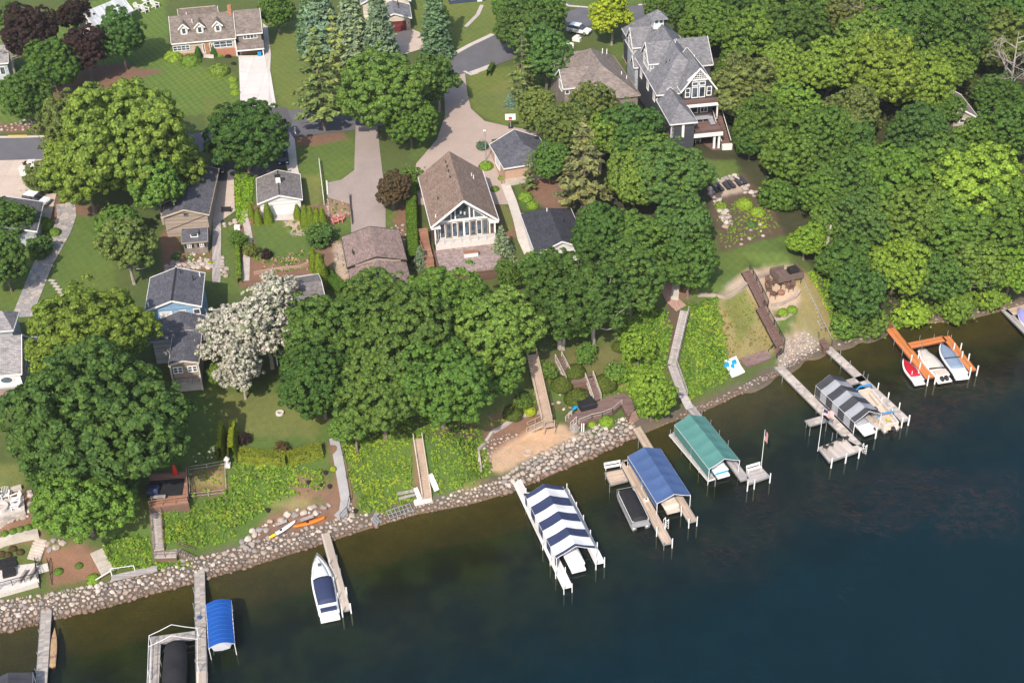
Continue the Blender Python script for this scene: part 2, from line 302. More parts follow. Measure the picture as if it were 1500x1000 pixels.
    bp = N(t, 'ShaderNodeBump'); bp.inputs['Strength'].default_value = .6; t.links.new(noise(t, ge.outputs['Position'], 6), bp.inputs['Height']); t.links.new(bp.outputs[0], b.inputs['Normal'])
    MT['rock'] = m
mats()

# ------------------------------------------------------------------ mesh collector and object helpers
class MB:
    def __init__(s): s.v = []; s.f = []; s.m = []; s.mats = []; s.cur = 0
    def use(s, name):
        if name not in s.mats: s.mats.append(name)
        s.cur = s.mats.index(name); return s
    def poly(s, pts, flip=False):
        i = len(s.v); s.v += [tuple(p) for p in pts]; idx = list(range(i, i + len(pts)))
        s.f.append(idx[::-1] if flip else idx); s.m.append(s.cur); return s
    def faces(s, pts, fs):
        i = len(s.v); s.v += [tuple(p) for p in pts]
        for f in fs: s.f.append([i + k for k in f]); s.m.append(s.cur)
        return s
    def box(s, x0, x1, y0, y1, z0, z1):
        return s.faces([(x0, y0, z0), (x1, y0, z0), (x1, y1, z0), (x0, y1, z0), (x0, y0, z1), (x1, y0, z1), (x1, y1, z1), (x0, y1, z1)],
                       [(0, 3, 2, 1), (4, 5, 6, 7), (0, 1, 5, 4), (1, 2, 6, 5), (2, 3, 7, 6), (3, 0, 4, 7)])
    def bar(s, a, b, w, h=None, up=(0, 0, 1)):
        """rectangular bar from a to b, w wide, h tall, centred"""
        h = h or w; a = Vector(a); b = Vector(b); d = (b - a)
        if d.length < 1e-6: return s
        d.normalize(); u = Vector(up)
        if abs(d.dot(u)) > .98: u = Vector((0, 1, 0))
        x = d.cross(u).normalized(); y = x.cross(d).normalized()
        pts = [p + x * (i * w / 2) + y * (j * h / 2) for p in (a, b) for i, j in ((-1, -1), (1, -1), (1, 1), (-1, 1))]
        return s.faces(pts, [(0, 1, 2, 3), (7, 6, 5, 4), (0, 4, 5, 1), (1, 5, 6, 2), (2, 6, 7, 3), (3, 7, 4, 0)])
    def tube(s, pts, rad, n=6, cap=True):
        pts = [Vector(p) for p in pts]; rr = rad if isinstance(rad, (list, tuple)) else [rad] * len(pts)
        rings = []; i0 = len(s.v)
        for k, p in enumerate(pts):
            d = (pts[min(k + 1, len(pts) - 1)] - pts[max(k - 1, 0)]).normalized()
            u = Vector((0, 0, 1)) if abs(d.z) < .95 else Vector((1, 0, 0))
            x = d.cross(u).normalized(); y = d.cross(x).normalized()
            for a in range(n):
                an = 2 * math.pi * a / n; s.v.append(tuple(p + (x * math.cos(an) + y * math.sin(an)) * rr[k]))
        for k in range(len(pts) - 1):
            for a in range(n):
                b = (a + 1) % n; s.f.append([i0 + k * n + a, i0 + k * n + b, i0 + (k + 1) * n + b, i0 + (k + 1) * n + a]); s.m.append(s.cur)
        if cap:
            s.f.append([i0 + a for a in range(n)][::-1]); s.m.append(s.cur); s.f.append([i0 + (len(pts) - 1) * n + a for a in range(n)]); s.m.append(s.cur)
        return s
    def prism(s, pts, z0, z1):
        """vertical prism over an xy outline (counter-clockwise)"""
        n = len(pts); a = [(p[0], p[1], z0) for p in pts]; b = [(p[0], p[1], z1) for p in pts]
        return s.faces(a + b, [list(range(n))[::-1], list(range(n, 2 * n))] + [(i, (i + 1) % n, n + (i + 1) % n, n + i) for i in range(n)])
    def loft(s, rings, closed=True, caps=True):
        n = len(rings[0]); i0 = len(s.v)
        for r in rings: s.v += [tuple(p) for p in r]
        for k in range(len(rings) - 1):
            for a in range(n if closed else n - 1):
                b = (a + 1) % n; s.f.append([i0 + k * n + a, i0 + k * n + b, i0 + (k + 1) * n + b, i0 + (k + 1) * n + a]); s.m.append(s.cur)
        if caps:
            s.f.append([i0 + a for a in range(n)][::-1]); s.m.append(s.cur); s.f.append([i0 + (len(rings) - 1) * n + a for a in range(n)]); s.m.append(s.cur)
        return s
    def build(s, name, parent=None, smooth=False, fix=True):
        me = bpy.data.meshes.new(name); me.from_pydata(s.v, [], s.f)
        for k in s.mats: me.materials.append(MT[k])
        me.polygons.foreach_set('material_index', s.m)
        if fix:
            bm = bmesh.new(); bm.from_mesh(me); bmesh.ops.recalc_face_normals(bm, faces=bm.faces); bm.to_mesh(me); bm.free()
        uv = me.uv_layers.new(name='UVMap'); data = np.zeros((len(me.loops), 2), np.float32)
        vs = me.vertices
        for p in me.polygons:
            n = p.normal
            if abs(n.z) > .995: u = Vector((1, 0, 0)); v = Vector((0, 1, 0))
            else: u = Vector((-n.y, n.x, 0)).normalized(); v = n.cross(u)
            for li in p.loop_indices:
                c = vs[me.loops[li].vertex_index].co; data[li] = (c.dot(u), c.dot(v))
        uv.data.foreach_set('uv', data.ravel())
        if smooth: me.polygons.foreach_set('use_smooth', [True] * len(me.polygons))
        o = bpy.data.objects.new(name, me); COL.objects.link(o)
        if parent: o.parent = parent
        return o
def tag(o, label=None, cat=None, group=None, kind=None):
    if label: o['label'] = label
    if cat: o['category'] = cat
    if group: o['group'] = group
    if kind: o['kind'] = kind
    return o
def thing(name, label, cat, loc=(0, 0, 0), rz=0., group=None):
    o = bpy.data.objects.new(name, None); o.empty_display_size = .3; COL.objects.link(o); o.location = loc; o.rotation_euler = (0, 0, rz)
    return tag(o, label, cat, group)
def copy_tree(o, parent=None):
    c = o.copy(); COL.objects.link(c)
    if parent: c.parent = parent; c.matrix_parent_inverse = o.matrix_parent_inverse
    for ch in [x for x in o.children]: copy_tree(ch, c)
    return c
def from_np(name, verts, faces4, mat, parent=None):
    me = bpy.data.meshes.new(name); nv = len(verts); nf = len(faces4)
    me.vertices.add(nv); me.vertices.foreach_set('co', np.asarray(verts, np.float32).ravel())
    k = faces4.shape[1]
    me.loops.add(nf * k); me.loops.foreach_set('vertex_index', faces4.astype(np.int32).ravel())
    me.polygons.add(nf); me.polygons.foreach_set('loop_start', np.arange(0, nf * k, k, dtype=np.int32)); me.polygons.foreach_set('loop_total', np.full(nf, k, np.int32))
    me.update(calc_edges=True); me.materials.append(MT[mat])
    return me
def obj(name, me, parent=None, color=None):
    o = bpy.data.objects.new(name, me); COL.objects.link(o)
    if parent: o.parent = parent
    if color: o.color = (*color, 1)
    return o
# ------------------------------------------------------------------ ground sheet with its soil / grass / mulch zones
def inpoly(px, py, poly):
    c = np.zeros(px.shape, bool); n = len(poly)
    for i in range(n):
        x1, y1 = poly[i]; x2, y2 = poly[i - 1]
        if y1 == y2: continue
        c ^= ((y1 > py) != (y2 > py)) & (px < (x2 - x1) * (py - y1) / (y2 - y1) + x1)
    return c
def pts(s): 
    v = list(map(float, s.replace(',', ' ').split())); return list(zip(v[::2], v[1::2]))
LAWN = (.092, .142, .036, .25); LAWN2 = (.120, .158, .042, .25); DRY = (.150, .172, .055, .1); BANK = (.082, .135, .030, 0); MULCH = (.20, .118, .085, 0); SOIL = (.11, .078, .058, 0)
WOODS = (.055, .058, .030, 0); SANDC = (.55, .375, .265, 0); DGRASS = (.245, .205, .095, 0); GRAVEL = (.36, .285, .235, 0); RBED = (.125, .10, .085, 0); TERR = (.43, .335, .275, 0)  # RBED: stone bed, darkened to paint in the shade between shore rocks
BEDC = (.19, .14, .075, 0)
ZONES = [
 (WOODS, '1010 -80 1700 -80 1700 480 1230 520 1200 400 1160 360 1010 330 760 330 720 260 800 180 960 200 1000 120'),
 ((.088, .145, .034, .7), '-60 60 60 20 240 -20 250 85 345 110 352 150 350 160 120 190 -60 190'),
 (LAWN2, '380 30 450 30 450 165 408 158'), (LAWN2, '560 -30 760 -30 760 80 640 75 600 60'), (LAWN2, '680 105 760 95 800 130 770 185 730 183 690 160'), (DRY, '715 130 750 115 770 150 735 165'),
 (MULCH, '70 100 180 95 240 105 170 125 110 165 70 150'), (MULCH, '-60 180 70 180 70 195 -60 195'),
 (LAWN2, '300 140 345 150 340 180 300 185'), (LAWN, '424 215 520 200 525 262 465 285 440 255'), (MULCH, '420 190 500 190 510 205 440 215'), (DRY, '440 255 470 255 472 330 446 330'),
 (LAWN, '610 165 655 160 620 225 600 235'),
 (LAWN, '-60 330 60 330 80 310 110 305 160 320 170 420 100 470 -60 470'), (MULCH, '80 285 110 300 82 330 92 360 75 355'), (MULCH, '108 298 152 300 150 316 110 314'),
 (MULCH, '235 340 265 330 265 380 238 400'), (MULCH, '240 375 312 365 312 395 245 400'), (LAWN, '322 330 358 320 358 430 322 430'), (BANK, '345 255 378 265 372 320 350 330'),
 (MULCH, '370 300 380 300 480 300 500 330 480 420 350 420 345 330'), (LAWN, '366 335 385 322 460 322 466 345 458 372 440 384 415 388 375 380'), (TERR, '416 323 446 323 446 342 428 343'),
 (LAWN, '484 318 515 312 515 340 503 352 484 352'), (MULCH, '478 290 513 286 513 318 480 325'), (TERR, '486 355 503 355 512 420 498 420'), (MULCH, '575 300 610 290 612 395 580 345'), (LAWN, '563 310 577 305 577 335 564 335'), (LAWN, '592 345 604 345 606 390 598 385'),
 (MULCH, '700 215 735 235 745 300 770 330 745 360 730 330 715 270'), (BANK, '748 265 765 262 792 300 775 312 760 305'), (MULCH, '760 255 830 260 830 310 795 305 768 275'), (BANK, '700 230 725 232 727 262 712 265'), (DRY, '733 290 745 300 752 340 735 340'),
 (DRY, '-60 680 40 680 40 715 -60 720'), (LAWN, '210 560 500 560 520 645 470 650 330 665 225 690'), (DRY, '300 575 420 575 480 610 460 640 360 640 310 620'), (LAWN, '225 590 320 580 330 660 225 690'),
 (MULCH, '-60 720 50 720 60 765 -60 790'), (MULCH, '-60 770 60 765 60 790 -60 812'), (MULCH, '60 800 120 795 150 810 155 845 75 860'), (BANK, '150 770 345 770 345 800 285 812 160 835'),
 (BANK, '225 735 345 655 480 660 480 740 400 765 350 790 230 800'), (MULCH, '375 772 400 748 470 738 490 700 482 650 500 645 525 750 470 770 370 800'), (MULCH, '420 690 470 690 480 725 440 740'), (DGRASS, '395 735 440 728 470 735 430 748'),
 (BANK, '496 650 720 640 720 700 640 725 560 752 525 745'), (MULCH, '600 640 606 640 625 735 612 735'), (DGRASS, '670 715 715 700 722 712 660 735'), (SOIL, '640 630 690 625 700 645 650 645'),
 (MULCH, '700 660 715 620 740 600 760 608 800 590 805 630 760 640 720 670 715 690'), (SANDC, '716 690 718 668 745 645 770 634 800 622 832 625 845 640 800 662 755 682 735 694'),
 ((.115, .115, .045, 0), '780 520 930 500 930 600 860 600 800 600'), (BANK, '800 545 850 540 870 560 930 540 930 590 860 588 805 585'), (DGRASS, '905 545 925 540 928 570 905 570'), (BANK, '860 610 915 598 922 605 880 620'),
 (BANK, '920 450 990 460 985 560 960 610 930 610'), (BANK, '1000 450 1055 435 1065 540 1060 560 1005 585'), (SOIL, '972 395 990 395 1000 470 980 560 975 450'), (MULCH, '970 390 1000 395 1010 440 985 440'),
 (LAWN, '1005 430 1010 405 1060 370 1150 342 1170 365 1150 390 1095 395 1060 425 1020 430'), (TERR, '1050 435 1095 395 1150 388 1175 395 1180 440 1160 480 1120 470 1095 412 1060 445'),
 (DGRASS, '1052 440 1095 415 1145 500 1130 520 1065 535'), (DGRASS, '1165 395 1190 400 1230 490 1200 505 1160 500 1170 440'), (BANK, '1130 455 1170 450 1168 475 1140 482'), (GRAVEL, '1140 520 1150 495 1180 485 1205 500 1185 515 1140 545'),
 (SOIL, '1030 260 1090 255 1130 300 1150 340 1060 370 1045 320'), (LAWN, '1015 232 1080 235 1085 258 1040 268 1010 250'), (TERR, '1040 270 1085 262 1092 280 1050 292'),
 (MULCH, '960 195 1010 215 1010 240 960 230'), (LAWN, '880 60 925 55 930 80 905 90'), (LAWN, '810 -20 1010 -20 1010 5 815 10'), ((.26, .18, .13, 0), '480 292 511 289 513 312 481 318'), (MULCH, '277 691 329 682 331 722 280 728'), (DGRASS, '285 700 326 694 326 712 287 716'), (SOIL, '640 625 690 612 700 630 655 645'), (DRY, '1060 440 1090 425 1110 470 1080 500')]
def ext(a, lo, hi):
    return np.concatenate([np.array(lo, float), a, np.array(hi, float)])
def grid_mesh(name, X, Y, Z, mat):
    ny, nx = X.shape
    idx = np.arange(nx * ny).reshape(ny, nx)
    f = np.stack([idx[:-1, :-1], idx[:-1, 1:], idx[1:, 1:], idx[1:, :-1]], -1).reshape(-1, 4)
    return from_np(name, np.stack([X, Y, Z], -1).reshape(-1, 3), f, mat)
def project_all(X, Y, Z):
    d = np.stack([X, Y, Z - HC], -1) @ M_CW
    w = np.maximum(d[..., 2], 1)
    return CX + FPX * d[..., 0] / w, CY + FPX * d[..., 1] / w
def vnoise(X, Y, s, seed):
    r = np.random.default_rng(seed); n = r.random((128, 128)); u = X / s; v = Y / s
    i = np.floor(u).astype(int); j = np.floor(v).astype(int); u = u - i; v = v - j; u = u * u * (3 - 2 * u); v = v * v * (3 - 2 * v)
    g = lambda a, b: n[np.mod(b, 128), np.mod(a, 128)]
    return (g(i, j) * (1 - u) + g(i + 1, j) * u) * (1 - v) + (g(i, j + 1) * (1 - u) + g(i + 1, j + 1) * u) * v
def make_ground():
    ex, ey = ext(xs, [-2500, -900, -400, -200], [200, 400, 900, 2500]), ext(ys, [-1500, -400, 0, 40], [340, 400, 600, 1200, 3000])
    X, Y = np.meshgrid(ex, ey); Z = GZA(X, Y)
    far = np.maximum(0, Y - 316) * .03; Z = Z + far
    PX, PY = project_all(X, Y, Z)
    wob = 3.0
    wx = PX + wob * (vnoise(X, Y, 1.7, 3) - .5) * 2; wy = PY + wob * .6 * (vnoise(X, Y, 1.7, 4) - .5) * 2
    C = np.zeros(X.shape + (4,)); C[...] = (.085, .115, .036, .1)
    for c, s in ZONES: C[inpoly(wx, wy, pts(s))] = c
    under = Z < 0.02; C[under] = BEDC
    olive = np.clip((-Z - .9) / .9, 0, 1) * np.clip((vnoise(X, Y, 3.2, 9) * .65 + vnoise(X, Y, 1.1, 10) * .35 - .36) * 4, 0, 1)
    C[under & (Z < -1.2)] = (.120, .140, .055, 0)
    for k, v in enumerate((.035, .036, .018)): C[..., k] = np.where(under, C[..., k] * (1 - olive) + v * olive, C[..., k])
    shore = (Z > 0.02) & (Z < np.where(PX > 960, .62, 1.25)) & (PX > -400); C[shore & (C[..., 0] != SANDC[0])] = RBED
    for k in range(4): C[..., k] = blur(C[..., k], 1)
    me = grid_mesh('ground', X, Y, Z, 'asphalt')
    at = me.color_attributes.new('zone', 'FLOAT_COLOR', 'POINT'); at.data.foreach_set('color', C.reshape(-1).astype(np.float32))
    m, t, b = nt('ground_cover'); a = N(t, 'ShaderNodeAttribute', attribute_name='zone'); ge = N(t, 'ShaderNodeNewGeometry')
    pos = ge.outputs['Position']
    big = noise(t, pos, .12, 4, .6); mid = noise(t, pos, .9, 5, .7); fine = noise(t, pos, 5., 4, .75)
    col = mixc(t, mrange(t, big, .35, .65, 0, .55), a.outputs['Color'], mixc(t, 1., a.outputs['Color'], (1.35, 1.12, .95), 'MULTIPLY'))
    col = mixc(t, mrange(t, mid, .3, .7, 0, .6), col, mixc(t, 1., col, (.62, .70, .62), 'MULTIPLY'))
    col = mixc(t, mrange(t, fine, .3, .7, 0, .6), col, mixc(t, 1., col, (.5, .55, .5), 'MULTIPLY'))
    for rot, sc in ((R(38), .55), (R(-32), .55)):
        mp = N(t, 'ShaderNodeMapping'); mp.inputs['Rotation'].default_value = (0, 0, rot); t.links.new(pos, mp.inputs['Vector'])
        wv = N(t, 'ShaderNodeTexWave'); wv.inputs['Scale'].default_value = sc / 2; wv.inputs['Distortion'].default_value = .6; t.links.new(mp.outputs[0], wv.inputs['Vector'])
        ml = N(t, 'ShaderNodeMath', operation='MULTIPLY'); t.links.new(wv.outputs['Fac'], ml.inputs[0]); t.links.new(a.outputs['Alpha'], ml.inputs[1])
        col = mixc(t, mrange(t, ml.outputs[0], 0, 1, 0, .85), col, mixc(t, 1., col, (1.45, 1.3, 1.2), 'MULTIPLY'))
    t.links.new(col, b.inputs['Base Color']); b.inputs['Roughness'].default_value = .95; b.inputs['Specular IOR Level'].default_value = .15
    bp = N(t, 'ShaderNodeBump'); bp.inputs['Strength'].default_value = .5; bp.inputs['Distance'].default_value = .15; t.links.new(fine, bp.inputs['Height']); t.links.new(bp.outputs[0], b.inputs['Normal'])
    me.materials[0] = m
    tag(obj('ground', me), kind='structure')
    for p in me.polygons: pass
    me.polygons.foreach_set('use_smooth', np.ones(len(me.polygons), bool))
make_ground()

WEEDS = ['1230 520 1300 510 1330 560 1320 620 1260 640 1215 560', '1335 520 1400 470 1500 460 1500 560 1420 590 1380 640 1300 630', '900 690 960 700 1000 800 980 830 870 760', '1060 700 1130 690 1180 740 1140 800 1080 790', '1180 690 1330 680 1420 730 1300 780 1180 760', '1340 690 1500 680 1500 780 1380 790', '1000 770 1120 760 1130 860 1020 860', '660 820 760 800 740 870 680 880', '540 890 640 880 600 960 550 950']
def make_water():
    gx = np.arange(-130, 141, 1.0); gy = np.arange(66, 260, 1.0)
    ex, ey = ext(gx, [-2500, -900, -300], [300, 900, 2500]), ext(gy, [-1500, -300, 0], [330])
    X, Y = np.meshgrid(ex, ey); D = np.maximum(0, -GZA(X, Y)); PX, PY = project_all(X, Y, X * 0)
    wx = PX + 22 * (vnoise(X, Y, 4, 5) - .5); wy = PY + 22 * (vnoise(X, Y, 4, 6) - .5)
    Wd = np.zeros(X.shape)
    for k, s in enumerate(WEEDS): Wd[inpoly(wx, wy, pts(s))] = (1. if k < 2 else .36 if k < 6 else .2)
    Wd = blur(Wd, 2)
    me = grid_mesh('water', X, Y, X * 0, 'asphalt')
    at = me.color_attributes.new('depth', 'FLOAT_COLOR', 'POINT'); C = np.stack([D / 8, Wd, D * 0, D * 0 + 1], -1); at.data.foreach_set('color', C.reshape(-1).astype(np.float32))
    m, t, b = nt('lake_water'); t.nodes.remove(b); out = t.nodes['Material Output']
    a = N(t, 'ShaderNodeAttribute', attribute_name='depth'); sp = N(t, 'ShaderNodeSeparateColor'); t.links.new(a.outputs['Color'], sp.inputs[0])
    ge = N(t, 'ShaderNodeNewGeometry'); pos = ge.outputs['Position']
    n1 = noise(t, pos, .16, 5, .6); n2 = noise(t, pos, .8, 6, .75)
    dn = N(t, 'ShaderNodeMath', operation='MULTIPLY_ADD'); t.links.new(mrange(t, n1, .25, .75, -.09, .09), dn.inputs[0]); dn.inputs[1].default_value = 1; t.links.new(sp.outputs[0], dn.inputs[2])
    opa = mrange(t, dn.outputs[0], 0.0, .62, .02, .98)
    weed = N(t, 'ShaderNodeMath', operation='MULTIPLY'); t.links.new(sp.outputs[1], weed.inputs[0]); t.links.new(mrange(t, n2, .42, .66), weed.inputs[1])
    body = mixc(t, mrange(t, n1, .3, .7), (.0008, .0118, .0165), (.0014, .0140, .0186))
    body = mixc(t, mrange(t, sp.outputs[0], .10, .55), (.012, .016, .008), body)
    body = mixc(t, weed.outputs[0], body, (.050, .026, .018))
    df = N(t, 'ShaderNodeBsdfDiffuse'); t.links.new(body, df.inputs['Color'])
    tr = N(t, 'ShaderNodeBsdfTransparent'); tr.inputs['Color'].default_value = (.62, .68, .47, 1)
    mx = N(t, 'ShaderNodeMixShader'); t.links.new(opa, mx.inputs[0]); t.links.new(tr.outputs[0], mx.inputs[1]); t.links.new(df.outputs[0], mx.inputs[2])
    gl = N(t, 'ShaderNodeBsdfGlossy'); gl.inputs['Roughness'].default_value = .06
    bp = N(t, 'ShaderNodeBump'); bp.inputs['Strength'].default_value = .34; bp.inputs['Distance'].default_value = .08
    mp = N(t, 'ShaderNodeMapping'); mp.inputs['Scale'].default_value = (1, 2.4, 1); mp.inputs['Rotation'].default_value = (0, 0, R(20)); t.links.new(pos, mp.inputs['Vector'])
    t.links.new(noise(t, mp.outputs[0], 1.1, 4, .6), bp.inputs['Height']); t.links.new(bp.outputs[0], gl.inputs['Normal'])
    fr = N(t, 'ShaderNodeFresnel'); fr.inputs['IOR'].default_value = 1.33; t.links.new(bp.outputs[0], fr.inputs['Normal'])
    m2 = N(t, 'ShaderNodeMixShader'); t.links.new(fr.outputs[0], m2.inputs[0]); t.links.new(mx.outputs[0], m2.inputs[1]); t.links.new(gl.outputs[0], m2.inputs[2])
    t.links.new(m2.outputs[0], out.inputs['Surface'])
    me.materials[0] = m; tag(obj('water', me), kind='structure')
make_water()

# ------------------------------------------------------------------ sheets laid over the ground (roads, drives, patios, paths)
def resample(poly, step):
    out = []
    for i, a in enumerate(poly):
        b = poly[(i + 1) % len(poly)]; n = max(1, int((Vector(b[:2]) - Vector(a[:2])).length / step))
        for k in range(n): out.append((a[0] + (b[0] - a[0]) * k / n, a[1] + (b[1] - a[1]) * k / n))
    return out
def sheet(name, poly_px, mat, dz=.06, kind='structure', label=None, cat=None, thick=0., step=1.0, z=None, world=False, group=None):
    pw = poly_px if world else [(G(x, y).x, G(x, y).y) for x, y in (pts(poly_px) if isinstance(poly_px, str) else poly_px)]
    ring = resample(pw, step); pa = np.array(ring)
    x0, y0 = pa.min(0); x1, y1 = pa.max(0)
    gx, gy = np.meshgrid(np.arange(x0 + step / 2, x1, step), np.arange(y0 + step / 2, y1, step)); gx = gx.ravel(); gy = gy.ravel()
    ins = inpoly(gx, gy, ring)
    inn = [(a, b) for a, b in zip(gx[ins], gy[ins]) if np.min((pa[:, 0] - a) ** 2 + (pa[:, 1] - b) ** 2) > (step * .3) ** 2]
    allp = [Vector(p) for p in ring + inn]; n = len(ring)
    v, e, f, *_ = delaunay_2d_cdt(allp, [(i, (i + 1) % n) for i in range(n)], [], 1, 1e-4)
    mb = MB().use(mat)
    mb.v = [(p.x, p.y, (z if z is not None else GZ(p.x, p.y)) + dz) for p in v]
    for q in f: mb.f.append(list(q)); mb.m.append(0)
    if thick:
        for i in range(n):
            a = mb.v[i] if False else None
        for i in range(n):
            p, q = ring[i], ring[(i + 1) % n]
            zp = (z if z is not None else GZ(*p)) + dz; zq = (z if z is not None else GZ(*q)) + dz
            mb.poly([(p[0], p[1], zp - thick), (q[0], q[1], zq - thick), (q[0], q[1], zq), (p[0], p[1], zp)])
    o = mb.build(name)
    return tag(o, label, cat, group, kind if kind == 'structure' else None)
def strip(name, line_px, wid, mat, dz=.06, **k):
    L = [G(x, y) for x, y in pts(line_px)]
    left, right = [], []
    for i, p in enumerate(L):
        d = (L[min(i + 1, len(L) - 1)] - L[max(i - 1, 0)]); d.z = 0; d.normalize(); nn = Vector((-d.y, d.x, 0)) * wid / 2
        left.append((p.x + nn.x, p.y + nn.y)); right.append((p.x - nn.x, p.y - nn.y))
    return sheet(name, left + right[::-1], mat, dz, world=True, **k)
def kerb(line_px, wid=.5, h=.13):
    L = [G(x, y) for x, y in pts(line_px)]; L2 = []
    for a, b in zip(L, L[1:]):
        n = max(1, int((b - a).length / 2)); L2 += [a.lerp(b, k / n) for k in range(n)]
    L2.append(L[-1]); mb = MB().use('concrete'); rings = []
    for i, p in enumerate(L2):
        d = (L2[min(i + 1, len(L2) - 1)] - L2[max(i - 1, 0)]); d.z = 0; d.normalize(); nn = Vector((-d.y, d.x, 0)) * wid / 2; z = GZ(p.x, p.y)
        rings.append([(p.x - nn.x, p.y - nn.y, z - .2), (p.x + nn.x, p.y + nn.y, z - .2), (p.x + nn.x, p.y + nn.y, z + h), (p.x - nn.x, p.y - nn.y, z + h)])
    mb.loft(rings); return tag(mb.build('kerb'), kind='structure')

sheet('road', '-90 205 70 202 130 206 290 196 300 192 400 166 440 160 480 168 560 150 640 95 690 68 725 52 790 30 850 12 800 -8 815 -5 830 8 890 12 1000 2 1000 25 900 36 830 42 760 84 700 105 650 128 600 180 490 195 420 202 400 215 300 222 200 236 60 240 -90 240', 'asphalt', .07)
kerb('-90 203 70 200 135 204'); kerb('640 93 690 66 722 51', 1.0); kerb('700 107 690 110 680 105'); kerb('816 -4 832 9 880 13'); kerb('935 8 1000 1'); kerb('690 108 720 97', 1.3)
sheet('curb_marking', '12 199.2 40 198.8 40 201 12 201.4', 'yellowcurb', .16)
sheet('driveway', '-70 238 62 234 66 245 32 252 32 262 40 275 55 284 83 284 80 296 72 330 -70 330', 'concrete_tan', .09)
sheet('driveway', '349 82 375 82 392 82 405 158 370 162 352 150 350 90', 'concrete_white', .09)
sheet('driveway', '390 158 420 158 428 180 418 190 420 245 370 262 360 240 380 200', 'asphalt_dark', .10)
sheet('driveway', '425 195 432 205 436 245 440 262 425 262 418 240', 'concrete', .11)
sheet('driveway', '521 185 553 185 556 215 560 250 565 290 565 345 515 350 513 300 480 290 480 268 500 264 519 250', 'asphalt_old', .09)
sheet('driveway', '650 118 681 108 685 140 690 160 710 178 745 186 800 195 760 200 720 205 725 240 745 300 600 300 610 240 640 205 652 170', 'asphalt_warm', .09)
sheet('driveway', '575 52 600 42 619 50 625 70 580 85', 'concrete_tan', .10)
sheet('driveway', '316 266 343 263 344 310 316 330 312 322', 'concrete_tan', .10)
sheet('driveway', '316 240 344 240 344 264 316 267', 'asphalt_dark', .10)
sheet('path', '312 322 324 322 324 378 323 415 311 415 311 370', 'wood_gray', .12)
strip('path', '96 298 98 318 90 340 76 365 62 390 52 415 42 440 32 465', 3.0, 'flag', .09)
strip('path', '362 305 358 318 362 332 365 350 361 380 360 412', 1.1, 'stepstone', .09)
sheet('path', '715 218 733 215 740 240 748 272 740 282 733 262', 'pavers', .10)
strip('path', '740 270 750 295 758 320 765 350 775 372', 1.5, 'concrete', .12)
sheet('path', '914 40 925 38 926 62 918 68 910 55', 'pavers', .1); sheet('path', '914 68 924 70 924 92 932 108 926 112 912 84', 'pavers', .1)
sheet('path', '385 35 392 40 397 80 393 150 409 158 400 160 388 84', 'concrete', .095)
strip('path', '706 8 700 22 690 32 682 40', .8, 'stepstone', .08)
strip('path', '990 398 990 420 988 440', 1.1, 'timber', .1)
strip('path', '980 395 975 420 985 440 998 452', 2.0, 'pavers', .08)
sheet('path', '340 280 368 274 372 300 366 306 355 290', 'pavers', .08) if False else None
sheet('path', '398 318 432 316 432 323 400 324', 'concrete', .1)

